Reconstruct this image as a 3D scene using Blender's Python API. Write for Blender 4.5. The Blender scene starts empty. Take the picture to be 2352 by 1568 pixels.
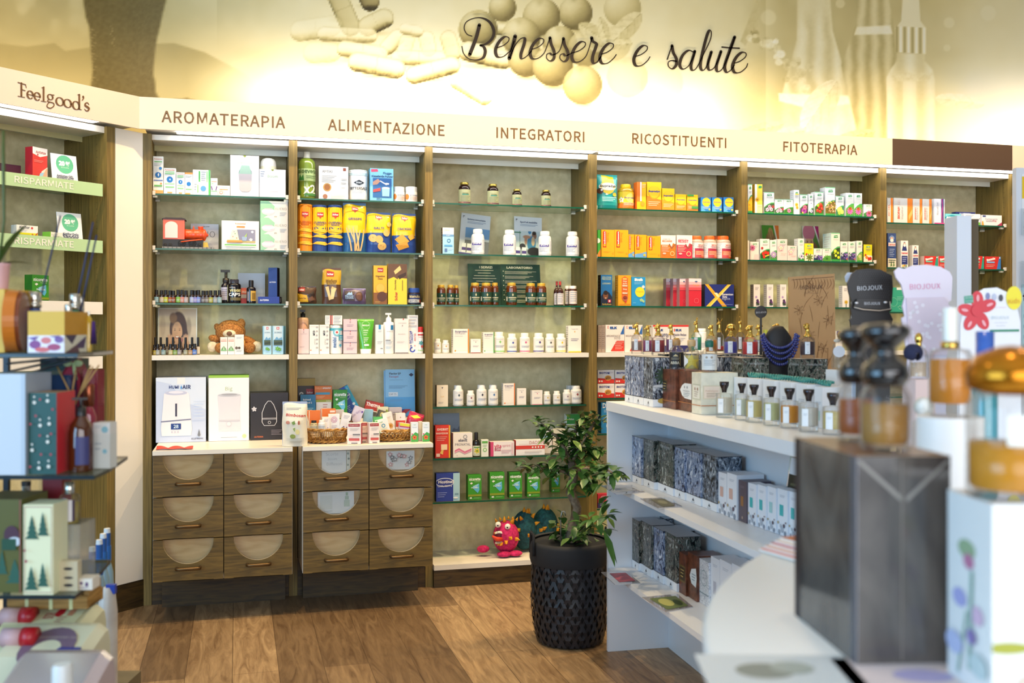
import bpy, math, random
import numpy as np
from mathutils import Vector, Matrix
random.seed(7)
PI = math.pi
S = bpy.context.scene
COL = S.collection
# ---------------------------------------------------------------- camera
FPX, CX, CY, YAW, HC = 2352.0, 1176.0, 758.0, math.radians(15), 1.35
cd = bpy.data.cameras.new('camera'); cam = bpy.data.objects.new('camera', cd); COL.objects.link(cam)
cam.location = (0, 0, HC); cam.rotation_euler = (PI/2, 0, -YAW)
cd.sensor_width = 36; cd.lens = 36.0; cd.shift_y = (CY-784)/2352.0
cd.clip_start = .05
cd.dof.use_dof = True; cd.dof.focus_distance = 5.1; cd.dof.aperture_fstop = 3.2
S.camera = cam
S.view_settings.view_transform = 'Standard'; S.view_settings.look = 'None'
S.view_settings.exposure = -0.33; S.view_settings.gamma = 1.0
S.cycles.max_bounces = 7; S.cycles.diffuse_bounces = 3; S.cycles.glossy_bounces = 3
S.cycles.transparent_max_bounces = 14; S.cycles.transmission_bounces = 4
S.cycles.caustics_reflective = False; S.cycles.caustics_refractive = False
S.cycles.use_denoising = True
# ---------------------------------------------------------------- world and lights
W = bpy.data.worlds.new('daylight'); S.world = W; W.use_nodes = True
W.node_tree.nodes['Background'].inputs[0].default_value = (.62, .78, 1, 1)
W.node_tree.nodes['Background'].inputs[1].default_value = .18
def light(name, kind, loc, energy, color, aim=None, **kw):
    d = bpy.data.lights.new(name, kind); d.energy = energy; d.color = color
    for k, v in kw.items(): setattr(d, k, v)
    o = bpy.data.objects.new(name, d); COL.objects.link(o); o.location = loc
    if aim is not None:
        o.rotation_euler = (Vector(aim)-Vector(loc)).to_track_quat('-Z', 'Y').to_euler()
    return o
WARM = (1, .72, .38)
# added area lights for assumed daylight behind and beside the viewer; no windows built
light('assumed_daylight', 'AREA', (-3.6, .2, 1.9), 200, (.36, .67, 1), aim=(1.5, 2.6, .8), shape='RECTANGLE', size=3.2, size_y=2.2)
light('assumed_daylight', 'AREA', (.8, -2.3, 1.9), 185, (.94, .96, 1), aim=(1.5, 4, 1.0), shape='RECTANGLE', size=4.5, size_y=2.4)  # frontal light serves as added fill for the shelf backs
# assumed ceiling spotlights, fixtures unseen, in front of the wall shelving
for x, y, e in ((-1.05, 3.75, 105), (.0, 4.28, 155), (.95, 4.3, 155), (1.85, 4.3, 175), (2.85, 4.3, 170), (3.9, 4.3, 160), (4.9, 4.3, 115)):
    light('assumed_ceiling_spot', 'SPOT', (x, y, 3.58), e, WARM, aim=(x, y+.62 if x > -1 else y+.9, 1.0), spot_size=math.radians(105), spot_blend=.7, shadow_soft_size=.035)
for x, y, e in ((2.6, 2.2, 22), (1.0, 1.2, 30), (-1.2, 2.2, 30)):
    light('assumed_ceiling_spot', 'SPOT', (x, y, 3.58), e, (1, .82, .58), aim=(x, y, 0), spot_size=math.radians(110), spot_blend=.6, shadow_soft_size=.05)  # further unseen spots added over the room
# ---------------------------------------------------------------- picture geometry
ca, sa = math.cos(YAW), math.sin(YAW)
DV = np.array([sa, ca, 0.]); RV = np.array([ca, -sa, 0.])
def ray(px, py): return DV+RV*(px-CX)/FPX+np.array([0, 0, 1.])*(CY-py)/FPX
C0 = np.array([0, 0, HC])
def atY(px, py, Y): r = ray(px, py); return C0+r*(Y/r[1])
def atX(px, py, X): r = ray(px, py); return C0+r*(X/r[0])
def atZ(px, py, Z): r = ray(px, py); return C0+r*((Z-HC)/r[2])
def onP(px, py, p0, n): r = ray(px, py); return C0+r*(((np.array(p0)-C0)@n)/(r@n))
def depth(P): return float((np.array(P)-C0)@DV)
def projv(P):
    Q = P-C0; d = Q@DV; return CX+FPX*(Q@RV)/d, CY-FPX*Q[:, 2]/d
def zat(py, d): return HC+(CY-py)*d/FPX
# ---------------------------------------------------------------- materials
def lin(c): return c/12.92 if c <= .04045 else ((c+.055)/1.055)**2.4
def rgb(h):
    if not isinstance(h, str): return h
    if len(h) == 3: h = ''.join(c*2 for c in h)
    return tuple(lin(int(h[i:i+2], 16)/255) for i in (0, 2, 4))
MC = {}
def newmat(name):
    m = bpy.data.materials.new(name); m.use_nodes = True
    return m, m.node_tree, m.node_tree.nodes['Principled BSDF']
def P(h, rough=.45, metal=0.0, coat=0.0, emit=0.0):
    k = (h, rough, metal, coat, emit)
    if k in MC: return MC[k]
    m, t, b = newmat('paint_%s' % h)
    c = rgb(h); b.inputs['Base Color'].default_value = (*c, 1)
    b.inputs['Roughness'].default_value = rough; b.inputs['Metallic'].default_value = metal
    b.inputs['Coat Weight'].default_value = coat
    if emit: b.inputs['Emission Color'].default_value = (*c, 1); b.inputs['Emission Strength'].default_value = emit
    MC[k] = m; return m
def G(h, op=.15, rough=.04, refl=.1):
    """clear or tinted glass, film and liquid: opacity op over a tinted see-through layer with a gloss"""
    k = ('g', h, op, rough, refl)
    if k in MC: return MC[k]
    m, t, b = newmat('glass_%s' % h); N, L = t.nodes, t.links
    c = rgb(h); b.inputs['Base Color'].default_value = (*c, 1); b.inputs['Roughness'].default_value = rough
    tr = N.new('ShaderNodeBsdfTransparent'); tr.inputs[0].default_value = (*[x**.5 for x in c], 1)
    mx = N.new('ShaderNodeMixShader'); mx.inputs[0].default_value = op
    L.new(tr.outputs[0], mx.inputs[1]); L.new(b.outputs[0], mx.inputs[2])
    gl = N.new('ShaderNodeBsdfGlossy'); gl.inputs['Roughness'].default_value = rough
    lw = N.new('ShaderNodeLayerWeight'); lw.inputs[0].default_value = .25
    mr = N.new('ShaderNodeMath'); mr.operation = 'MULTIPLY_ADD'; mr.inputs[1].default_value = .5; mr.inputs[2].default_value = refl*.5
    L.new(lw.outputs['Fresnel'], mr.inputs[0])
    m2 = N.new('ShaderNodeMixShader'); L.new(mr.outputs[0], m2.inputs[0]); L.new(mx.outputs[0], m2.inputs[1]); L.new(gl.outputs[0], m2.inputs[2])
    L.new(m2.outputs[0], N['Material Output'].inputs[0])
    MC[k] = m; return m
def noisemat(name, c1, c2, scale=(1, 1, 1), nscale=8, detail=5, rough=.5, lo=.35, hi=.65, bump=0.0, dist=0.0):
    if name in MC: return MC[name]
    m, t, b = newmat(name); N, L = t.nodes, t.links
    tc = N.new('ShaderNodeTexCoord'); mp = N.new('ShaderNodeMapping'); mp.inputs['Scale'].default_value = scale
    nz = N.new('ShaderNodeTexNoise'); nz.inputs['Scale'].default_value = nscale; nz.inputs['Detail'].default_value = detail; nz.inputs['Distortion'].default_value = dist
    cr = N.new('ShaderNodeValToRGB'); e = cr.color_ramp.elements
    e[0].position = lo; e[0].color = (*rgb(c1), 1); e[1].position = hi; e[1].color = (*rgb(c2), 1)
    L.new(tc.outputs['Object'], mp.inputs[0]); L.new(mp.outputs[0], nz.inputs['Vector']); L.new(nz.outputs[0], cr.inputs[0]); L.new(cr.outputs[0], b.inputs['Base Color'])
    b.inputs['Roughness'].default_value = rough
    if bump:
        bp = N.new('ShaderNodeBump'); bp.inputs['Strength'].default_value = bump; bp.inputs['Distance'].default_value = .003
        L.new(nz.outputs[0], bp.inputs['Height']); L.new(bp.outputs[0], b.inputs['Normal'])
    MC[name] = m; return m
def photomat(name, stops, scale=(1, 1, 1), nscale=14, dist=1.0, rough=.3):
    """a busy printed picture: several tones over distorted noise"""
    if name in MC: return MC[name]
    m, t, b = newmat(name); N, L = t.nodes, t.links
    tc = N.new('ShaderNodeTexCoord'); mp = N.new('ShaderNodeMapping'); mp.inputs['Scale'].default_value = scale
    oi = N.new('ShaderNodeObjectInfo'); ad = N.new('ShaderNodeVectorMath'); ad.operation = 'ADD'
    nz = N.new('ShaderNodeTexNoise'); nz.inputs['Scale'].default_value = nscale; nz.inputs['Detail'].default_value = 6; nz.inputs['Distortion'].default_value = dist; nz.inputs['Roughness'].default_value = .65
    cr = N.new('ShaderNodeValToRGB'); el = cr.color_ramp.elements
    while len(el) < len(stops): el.new(.5)
    for e, (p_, c_) in zip(el, stops): e.position = p_; e.color = (*rgb(c_), 1)
    L.new(tc.outputs['Object'], mp.inputs[0]); L.new(mp.outputs[0], ad.inputs[0]); L.new(oi.outputs['Random'], ad.inputs[1])
    L.new(ad.outputs[0], nz.inputs['Vector']); L.new(nz.outputs[0], cr.inputs[0]); L.new(cr.outputs[0], b.inputs['Base Color'])
    b.inputs['Roughness'].default_value = rough
    MC[name] = m; return m
def attrmat(name, rough=.5):
    """printed picture whose inks are stored on the sheet itself"""
    if name in MC: return MC[name]
    m, t, b = newmat(name); at = t.nodes.new('ShaderNodeAttribute'); at.attribute_name = 'ink'
    t.links.new(at.outputs['Color'], b.inputs['Base Color']); b.inputs['Roughness'].default_value = rough
    MC[name] = m; return m
WHITE = P('f2f0ec', .35); 
# ---------------------------------------------------------------- fonts and lettering
FONTS = {}
def font(n):
    if n not in FONTS:
        try: FONTS[n] = bpy.data.fonts.load(bpy.utils.system_resource('DATAFILES', path='fonts')+'/'+n)
        except Exception: FONTS[n] = None
    return FONTS[n]
TX = {}
def glyphs(s, bold=0.0, sp=1.0):
    k = (s, bold, sp)
    if k not in TX:
        c = bpy.data.curves.new('lettering', 'FONT'); c.body = s; c.resolution_u = 2; c.offset = bold; c.space_character = sp
        f = font('Noto Sans CJK Regular.woff2')
        if f: c.font = f
        o = bpy.data.objects.new('lettering', c); me = o.to_mesh()
        v = np.array([q.co[:2] for q in me.vertices]) if len(me.vertices) else np.zeros((0, 2))
        fs = [tuple(p.vertices) for p in me.polygons]
        o.to_mesh_clear(); bpy.data.objects.remove(o); bpy.data.curves.remove(c)
        if len(v):
            lo, hi = v.min(0), v.max(0); TX[k] = ((v-(lo+hi)/2), fs, hi-lo)
        else: TX[k] = (v, fs, np.array([1., 1.]))
    return TX[k]
# ---------------------------------------------------------------- mesh builder
class MB:
    def __init__(s): s.v, s.f, s.mi, s.sm, s.mats = [], [], [], [], []
    def add(s, vs, fs, mat, smooth=False):
        if mat not in s.mats: s.mats.append(mat)
        i = s.mats.index(mat); n = len(s.v)
        s.v.extend([tuple(map(float, q)) for q in vs]); s.f.extend([tuple(k+n for k in f) for f in fs])
        s.mi.extend([i]*len(fs)); s.sm.extend([smooth]*len(fs)); return s
    def box(s, x0, x1, y0, y1, z0, z1, mat, bev=0.0, faces=None):
        """faces: dict of 'f','b','l','r','t','d' to other materials"""
        vs = [(x0, y0, z0), (x1, y0, z0), (x1, y1, z0), (x0, y1, z0), (x0, y0, z1), (x1, y0, z1), (x1, y1, z1), (x0, y1, z1)]
        n = len(s.v); s.v.extend(vs)
        for d, f in (('d', (0, 3, 2, 1)), ('t', (4, 5, 6, 7)), ('f', (0, 1, 5, 4)), ('r', (1, 2, 6, 5)), ('b', (2, 3, 7, 6)), ('l', (3, 0, 4, 7))):
            m = (faces or {}).get(d, mat)
            if m not in s.mats: s.mats.append(m)
            s.f.append(tuple(k+n for k in f)); s.mi.append(s.mats.index(m)); s.sm.append(False)
        return s
    def lathe(s, prof, mat, n=20, c=(0, 0, 0), cap=True, sx=1.0, sy=1.0, smooth=True, a0=0.0, a1=2*PI):
        full = a1-a0 > 6.28; m = n if full else n+1
        vs = []; fs = []
        for r, z in prof:
            for k in range(m):
                a = a0+(a1-a0)*k/n; vs.append((c[0]+r*sx*math.cos(a), c[1]+r*sy*math.sin(a), c[2]+z))
        for i in range(len(prof)-1):
            for k in range(n):
                k2 = (k+1) % m; fs.append((i*m+k, i*m+k2, (i+1)*m+k2, (i+1)*m+k))
        s.add(vs, fs, mat, smooth)
        if cap and full:
            if prof[0][0] > 1e-5: s.add(vs[:m], [tuple(range(m))[::-1]], mat)
            if prof[-1][0] > 1e-5: s.add(vs[-m:], [tuple(range(m))], mat)
        return s
    def tube(s, pts, rad, mat, n=8, closed=False):
        pts = [Vector(p) for p in pts]; N = len(pts); R = rad if isinstance(rad, (list, tuple)) else [rad]*N
        vs = []; fs = []; up = None
        for i, p in enumerate(pts):
            t = (pts[(i+1) % N] if (closed or i < N-1) else p)-(pts[i-1] if (closed or i > 0) else p)
            t = t.normalized() if t.length > 1e-9 else Vector((0, 0, 1))
            if up is None: up = t.orthogonal().normalized()
            up = (up-t*up.dot(t)); up = up.normalized() if up.length > 1e-6 else t.orthogonal().normalized()
            b = t.cross(up)
            for k in range(n):
                a = 2*PI*k/n; vs.append(p+(up*math.cos(a)+b*math.sin(a))*R[i])
        for i in range(N if closed else N-1):
            for k in range(n): fs.append((i*n+k, i*n+(k+1) % n, ((i+1) % N)*n+(k+1) % n, ((i+1) % N)*n+k))
        if not closed: fs += [tuple(range(n))[::-1], tuple(range((N-1)*n, N*n))]
        return s.add(vs, fs, mat, True)
    def ball(s, c, r, mat, n=16, m=10, rot=None, zlo=-1.0):
        r = (r, r, r) if not isinstance(r, (tuple, list)) else r
        vs = []; fs = []; th0 = math.acos(max(-1, zlo)) if zlo > -1 else PI
        for i in range(m+1):
            th = th0*i/m
            for k in range(n):
                a = 2*PI*k/n; q = Vector((r[0]*math.sin(th)*math.cos(a), r[1]*math.sin(th)*math.sin(a), r[2]*math.cos(th)))
                if rot is not None: q = rot @ q
                vs.append(q+Vector(c))
        for i in range(m):
            for k in range(n): fs.append((i*n+k, (i+1)*n+k, (i+1)*n+(k+1) % n, i*n+(k+1) % n))
        return s.add(vs, fs, mat, True)
    def cone(s, p0, p1, r, mat, n=8):
        return s.tube([p0, p1], [r, r*.03], mat, n)
    def prism(s, poly, y0, y1, mat, fmat=None):
        """outline in x,z extruded in y; fmat on the face at y0"""
        n = len(poly); vs = [(x, y0, z) for x, z in poly]+[(x, y1, z) for x, z in poly]
        s.add(vs, [tuple((i, (i+1) % n, n+(i+1) % n, n+i)) for i in range(n)]+[tuple(range(n, 2*n))[::-1]], mat)
        return s.add(vs[:n], [tuple(range(n))], fmat or mat)
    def obj(s, name, parent=None, loc=(0, 0, 0), rz=0.0, rot=None):
        me = bpy.data.meshes.new(name); me.from_pydata(s.v, [], s.f)
        for m in s.mats: me.materials.append(m)
        me.polygons.foreach_set('material_index', s.mi); me.polygons.foreach_set('use_smooth', s.sm); me.update()
        o = bpy.data.objects.new(name, me); COL.objects.link(o)
        o.location = loc; o.rotation_euler = rot if rot else (0, 0, rz)
        if parent: o.parent = parent
        return o
def empty(name, loc, rz=0.0, rot=None):
    o = bpy.data.objects.new(name, None); COL.objects.link(o); o.location = loc; o.empty_display_size = .05
    o.rotation_euler = rot if rot else (0, 0, rz); return o
def tag(o, label=None, cat=None, group=None, kind=None):
    if label: o['label'] = label
    if cat: o['category'] = cat
    if group: o['group'] = group
    if kind: o['kind'] = kind
    return o
def struct(mb, name, label=None, **kw):
    o = mb.obj(name, **kw); o['kind'] = 'structure'
    if label: o['label'] = label
    return o
def copy_tree(o, parent=None):
    c = o.copy(); COL.objects.link(c)
    if parent: c.parent = parent
    for ch in list(o.children): copy_tree(ch, c)
    return c
# ---------------------------------------------------------------- printing on surfaces
EPS = .00035
def flat(w, h, y=0.0, x0=None, z0=0.0):
    xx = -w/2 if x0 is None else x0
    return (lambda u, v, l: (xx+min(1, max(0, u))*w, y-EPS*l, z0+min(1, max(0, v))*h)), w, h
def cyl(r, z0, h, span=2.6, cx=0.0, cy=0.0):
    """u from 0 to 1 wraps the front of a round bottle"""
    def f(u, v, l):
        a = (u-.5)*span; R = r+EPS*l
        return (cx+R*math.sin(a), cy-R*math.cos(a), z0+v*h)
    return f, r*span, h
def side(w, h, x, y0, z0=0.0, sgn=-1):
    """left (sgn -1) or right (+1) side face of a box; u runs the way the reader sees it"""
    return (lambda u, v, l: (x+sgn*EPS*l, y0+((1-u) if sgn < 0 else u)*w, z0+v*h)), w, h
def decals(mb, surf, spec, rough=.45, curved=False, l0=1):
    """small print language: r rect, e ellipse, c circle, p polygon, t text, l lines of small print, f flower, a arc ring"""
    F, w, h = surf; l = l0
    for d in spec.split(';'):
        k = d.split()
        if not k: continue
        if k[0] in 'rl' and k[0] == 'r':
            u0, v0, u1, v1 = map(float, k[1:5]); nu, nv = (8, 1) if curved == 1 else ((6, 8) if curved else (1, 1))
            vs = [F(u0+(u1-u0)*i/nu, v0+(v1-v0)*j/nv, l) for j in range(nv+1) for i in range(nu+1)]
            mb.add(vs, [(j*(nu+1)+i, j*(nu+1)+i+1, (j+1)*(nu+1)+i+1, (j+1)*(nu+1)+i) for j in range(nv) for i in range(nu)], P(k[5], rough))
        elif k[0] in ('e', 'c', 'a'):
            cu, cv = map(float, k[1:3])
            if k[0] == 'e': ru, rv = map(float, k[3:5]); col = k[5]
            else: ru = float(k[3]); rv = ru*w/h; col = k[4]
            n = 20; r0 = float(k[5]) if k[0] == 'a' else 0.0
            rings = (r0, 1) if r0 or not curved else (0, .5, 1)
            vs = []; fs = []
            for q in rings:
                for i in range(n): a = 2*PI*i/n; vs.append(F(cu+ru*q*math.cos(a), cv+rv*q*math.sin(a), l))
            if len(rings) == 2 and not r0: vs = vs[n:]; fs = [tuple(range(n))]
            else: fs = [(j*n+i, j*n+(i+1) % n, (j+1)*n+(i+1) % n, (j+1)*n+i) for j in range(len(rings)-1) for i in range(n)]
            mb.add(vs, fs, P(col, rough))
        elif k[0] == 'p':
            c = list(map(float, k[2:])); q = [(c[i], c[i+1]) for i in range(0, len(c), 2)]
            if curved:
                cu = sum(a for a, _ in q)/len(q); cv = sum(b for _, b in q)/len(q); ed = [(a[0]+(b[0]-a[0])*i/4, a[1]+(b[1]-a[1])*i/4) for a, b in zip(q, q[1:]+q[:1]) for i in range(4)]; n = len(ed)
                mb.add([F(cu+(a-cu)*t, cv+(b-cv)*t, l) for t in (.02, .4, .7, 1) for a, b in ed], [(j*n+i, j*n+(i+1) % n, (j+1)*n+(i+1) % n, (j+1)*n+i) for j in range(3) for i in range(n)], P(k[1], rough))
            else: mb.add([F(a, b, l) for a, b in q], [tuple(range(len(q)))], P(k[1], rough))
        elif k[0] == 't':
            s = k[1].replace('_', ' '); cu, cv, wf, hf = map(float, k[2:6]); col = k[6]; rot = float(k[7]) if len(k) > 7 else 0; bold = float(k[8]) if len(k) > 8 else 0.012
            g, fs, ext = glyphs(s, bold)
            if not len(g): continue
            W, H = (w, h) if abs(rot) < 45 or rot == 180 else (h, w)
            sx = wf*W/ext[0]; sy = hf*H/ext[1] if hf else sx
            if rot == 90: vs = [F(cu-q[1]*sy/w, cv+q[0]*sx/h, l) for q in g]
            elif rot == 180: vs = [F(cu-q[0]*sx/w, cv-q[1]*sy/h, l) for q in g]
            elif rot == -90: vs = [F(cu+q[1]*sy/w, cv-q[0]*sx/h, l) for q in g]
            else:
                ca_, sa_ = math.cos(math.radians(rot)), math.sin(math.radians(rot))
                vs = [F(cu+(q[0]*sx*ca_-q[1]*sy*sa_)/w, cv+(q[0]*sx*sa_+q[1]*sy*ca_)/h, l) for q in g]
            mb.add(vs, fs, P(col, rough))
        elif k[0] == 'l':
            n = int(k[2]); u0, u1, v0, dv = map(float, k[3:7]); th = dv*.32
            for i in range(n):
                vv = v0-i*dv; ue = u1-(u1-u0)*((i*37) % 5)*.07; nu = 6 if curved else 1
                vs = [F(u0+(ue-u0)*q/nu, vv+z, l) for z in (0, th) for q in range(nu+1)]
                mb.add(vs, [(q, q+1, nu+2+q, nu+1+q) for q in range(nu)], P(k[1], rough))
        elif k[0] == 'f':
            cu, cv, r = map(float, k[1:4]); n = int(k[6]) if len(k) > 6 else 7
            for i in range(n):
                a = 2*PI*i/n+.4; vs = []
                for q in range(10):
                    b = 2*PI*q/10; X = r*(.55+.45*math.cos(b)); Y = r*(1.6/n)*math.sin(b)
                    vs.append(F(cu+X*math.cos(a)-Y*math.sin(a), cv+(X*math.sin(a)+Y*math.cos(a))*w/h, l+(i % 2)))
                mb.add(vs, [tuple(range(10))], P(k[4], rough))
            l += 2
            mb.add([F(cu+r*.28*math.cos(2*PI*q/12), cv+r*.28*w/h*math.sin(2*PI*q/12), l) for q in range(12)], [tuple(range(12))], P(k[5], rough))
        l += 1
    return mb
def stroke(pts, wfun, n=8):
    """calligraphic ribbon through 2-D points (Catmull-Rom); wfun(dx,dy,t) gives its width. Returns vertices and faces"""
    p = [np.array(q, float) for q in pts]; p = [2*p[0]-p[1]]+p+[2*p[-1]-p[-2]]; c = []
    for i in range(1, len(p)-2):
        for k in range(n):
            t = k/n; c.append(.5*((2*p[i])+(p[i+1]-p[i-1])*t+(2*p[i-1]-5*p[i]+4*p[i+1]-p[i+2])*t*t+(3*p[i]-p[i-1]-3*p[i+1]+p[i+2])*t**3))
    c.append(p[-2]); c = np.array(c); d = np.gradient(c, axis=0); d /= np.linalg.norm(d, axis=1)[:, None]+1e-9
    nr = np.stack([-d[:, 1], d[:, 0]], 1); w = np.array([wfun(a, b, i/(len(c)-1)) for i, (a, b) in enumerate(d)])
    for _ in range(3): w[1:-1] = (w[:-2]+w[1:-1]*2+w[2:])/4
    L_, R_ = c+nr*w[:, None]/2, c-nr*w[:, None]/2
    v = np.concatenate([L_, R_]); m = len(c); f = [(i, m+i, m+i+1, i+1) for i in range(m-1)]
    for e in (0, m-1):                                       # round ends
        k0 = len(v); v = np.concatenate([v, [c[e]+w[e]/2*np.array([math.cos(2*PI*q/8), math.sin(2*PI*q/8)]) for q in range(8)]]); f.append(tuple(range(k0, k0+8)))
    return v, f
# ================================================================ room shell
YF, YB, ZB = 5.317, 5.63, 2.315
BL = np.array([-.563, 5.208, 0.]); DL = np.array([-.766, -.643, 0.]); NL = np.array([.643, -.766, 0.]); RL = math.atan2(.643, .766)
def onL(px, py, o=0.0): return onP(px, py, BL-NL*o, NL)
def Lp(s, o, z): p = BL+DL*s-NL*o; return (p[0], p[1], z)
m, t, b = newmat('plank_floor'); N, L = t.nodes, t.links
tc = N.new('ShaderNodeTexCoord'); mp = N.new('ShaderNodeMapping'); mp.inputs['Rotation'].default_value = (0, 0, PI/2); mp.inputs['Location'].default_value = (.05, .02, 0)
bk = N.new('ShaderNodeTexBrick'); bk.offset = .37; bk.inputs['Scale'].default_value = 1; bk.inputs['Brick Width'].default_value = 1.22; bk.inputs['Row Height'].default_value = .178
bk.inputs['Mortar Size'].default_value = .0012; bk.inputs['Color1'].default_value = (*rgb('7c6549'), 1); bk.inputs['Color2'].default_value = (*rgb('c0a27a'), 1); bk.inputs['Mortar'].default_value = (*rgb('5a4630'), 1); bk.inputs['Bias'].default_value = -.25
L.new(tc.outputs['Object'], mp.inputs[0]); L.new(mp.outputs[0], bk.inputs['Vector'])
m2 = N.new('ShaderNodeMapping'); m2.inputs['Scale'].default_value = (11, 1.3, 1); L.new(tc.outputs['Object'], m2.inputs[0])
nz = N.new('ShaderNodeTexNoise'); nz.inputs['Scale'].default_value = 2.2; nz.inputs['Detail'].default_value = 8; nz.inputs['Distortion'].default_value = 1.6; nz.inputs['Roughness'].default_value = .65
L.new(m2.outputs[0], nz.inputs['Vector'])
cr = N.new('ShaderNodeValToRGB'); cr.color_ramp.elements[0].position = .3; cr.color_ramp.elements[0].color = (.42, .35, .29, 1); cr.color_ramp.elements[1].position = .7; cr.color_ramp.elements[1].color = (1.12, 1.1, 1.06, 1)
L.new(nz.outputs[0], cr.inputs[0])
mx = N.new('ShaderNodeMix'); mx.data_type = 'RGBA'; mx.blend_type = 'MULTIPLY'; mx.inputs[0].default_value = 1
L.new(bk.outputs['Color'], mx.inputs[6]); L.new(cr.outputs[0], mx.inputs[7]); L.new(mx.outputs[2], b.inputs['Base Color']); b.inputs['Roughness'].default_value = .42
FLOOR = m
WALLP = noisemat('plaster', 'e6e2d8', 'efebe2', nscale=30, rough=.8)
WOOD = noisemat('olive_oak', '5e4c1e', '8a7238', scale=(60, 60, 2.0), nscale=2.2, detail=8, rough=.5, lo=.3, hi=.7)
WOODH = noisemat('olive_oak_flat', '46350f', '7a5e26', scale=(3.2, 3, 26), nscale=1.6, detail=7, rough=.45, lo=.28, hi=.68, dist=1.4)
WOOD_SHADED = noisemat('shaded_oak_plinth', '2c1f0b', '4e3a18', scale=(3.2, 3, 26), nscale=1.6, detail=7, rough=.5, dist=1.4)  # plinth and kick-board oak, colour darkened to stand for the shade low down
STONE = noisemat('mottled_panel', 'd2c496', 'ecdfb6', nscale=22, detail=10, rough=.65, lo=.3, hi=.72, dist=.3)
GLS = G('e2f4ea', .04, .02, .04); GEDGE = P('10553f', .2)
CREAM = P('e6d6c8', .5); LAM = P('e9e4d8', .4)
fl = MB(); fl.add([(-5, -3, 0), (7.2, -3, 0), (7.2, 6.2, 0), (-5, 6.2, 0)], [(0, 1, 2, 3)], FLOOR); struct(fl, 'floor')
ce = MB(); ce.box(-5, 7.2, -3, 6.2, 3.9, 3.95, P('efece4', .8)); struct(ce, 'ceiling')
w = MB(); w.box(-.6, 7.2, 5.66, 5.75, 0, 3.9, WALLP); struct(w, 'wall_back')
w = MB(); w.box(7.1, 7.2, -3, 5.66, 0, 3.9, WALLP); struct(w, 'wall_right')
w = MB(); w.prism([(0, 0), (4.6, 0), (4.6, 3.9), (0, 3.9)], 0, .08, WALLP); struct(w, 'wall_left', loc=Lp(4.6, .46, 0), rz=RL)
# ---------------------------------------------------------------- mural above the shelving
YM = 5.50
def mural_path():
    n1 = NL*-.20; a = BL+n1-DL*.0           # left run lies 0.20 behind the left shelf fronts
    den = DL[1]; t_ = (YM-a[1])/den; corner = a+DL*t_
    R_ = .55; ang = math.radians(40); tl = R_*math.tan(ang/2)
    pts = [corner+DL*(2.2-(2.2-tl)*i/220) for i in range(220)]
    cen = corner+np.array([tl, 0, 0])+np.array([0, -R_, 0])
    for i in range(45): th = PI/2+ang*(1-i/44); pts.append(cen+R_*np.array([math.cos(th), math.sin(th), 0]))
    x0 = corner[0]+tl
    n = 860
    for i in range(1, n+1): pts.append(np.array([x0+(6.9-x0)*i/n, YM, 0]))
    return np.array(pts)
mpth = mural_path(); NZ = 210; zz = np.linspace(2.26, 3.88, NZ)
V = np.repeat(mpth[None], NZ, 0).copy(); V[:, :, 2] = zz[:, None]; V = V.reshape(-1, 3)
nx = len(mpth); I = np.arange(nx-1)[None]+nx*np.arange(NZ-1)[:, None]; I = I.ravel()
FQ = np.stack([I, I+1, I+1+nx, I+nx], 1)
me = bpy.data.meshes.new('wall_mural'); me.from_pydata(V.tolist(), [], FQ.tolist()); me.update()
X, Y = projv(V)
rng = np.random.default_rng(3)
def vnoise(x, y, s):
    g = rng.random((64, 64)); x = x/s; y = y/s; xi = np.floor(x).astype(int); yi = np.floor(y).astype(int); fx = x-xi; fy = y-yi
    fx = fx*fx*(3-2*fx); fy = fy*fy*(3-2*fy); q = lambda a, b: g[a % 64, b % 64]
    return (q(xi, yi)*(1-fx)+q(xi+1, yi)*fx)*(1-fy)+(q(xi, yi+1)*(1-fx)+q(xi+1, yi+1)*fx)*fy
n1 = vnoise(X, Y, 60)*.6+vnoise(X, Y, 25)*.4; n2 = vnoise(X, Y, 7)*.5+vnoise(X, Y, 4)*.5; n3 = vnoise(X, Y, 140)
sm = lambda a, b, x: (lambda t: t*t*(3-2*t))(np.clip((x-a)/(b-a), 0, 1))
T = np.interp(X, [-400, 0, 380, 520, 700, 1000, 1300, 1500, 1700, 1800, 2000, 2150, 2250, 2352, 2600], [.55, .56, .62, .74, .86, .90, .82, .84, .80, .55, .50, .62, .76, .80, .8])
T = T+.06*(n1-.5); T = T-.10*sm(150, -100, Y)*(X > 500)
def put(mask, val): global T; T = T*(1-mask)+val*mask
def inpoly(pts, soft=2.0):
    p = np.array(pts, float); ins = np.zeros(len(X), bool); dm = np.full(len(X), 1e9)
    for i in range(len(p)):
        a, c = p[i], p[(i+1) % len(p)]
        cond = ((a[1] > Y) != (c[1] > Y)); xi = (c[0]-a[0])*(Y-a[1])/((c[1]-a[1]) if c[1] != a[1] else 1e-9)+a[0]; ins ^= cond & (X < xi)
        e = c-a; t_ = np.clip(((X-a[0])*e[0]+(Y-a[1])*e[1])/(e@e+1e-9), 0, 1); dm = np.minimum(dm, np.hypot(X-a[0]-t_*e[0], Y-a[1]-t_*e[1]))
    return np.clip(.5+np.where(ins, dm, -dm)/soft, 0, 1)
cl = sm(.5, .75, n1)*sm(105, 20, Y)*sm(520, 300, X); put(cl*.6, .72)
rid = np.interp(X, [-300, 0, 60, 125, 150, 205, 360, 400, 470, 560, 640], [110, 98, 105, 97, 115, 107, 98, 97, 118, 165, 240])
put(sm(-1, 5, Y-rid)*sm(620, 440, X), .47+.12*sm(100, 240, Y)+.03*n1)
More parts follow.
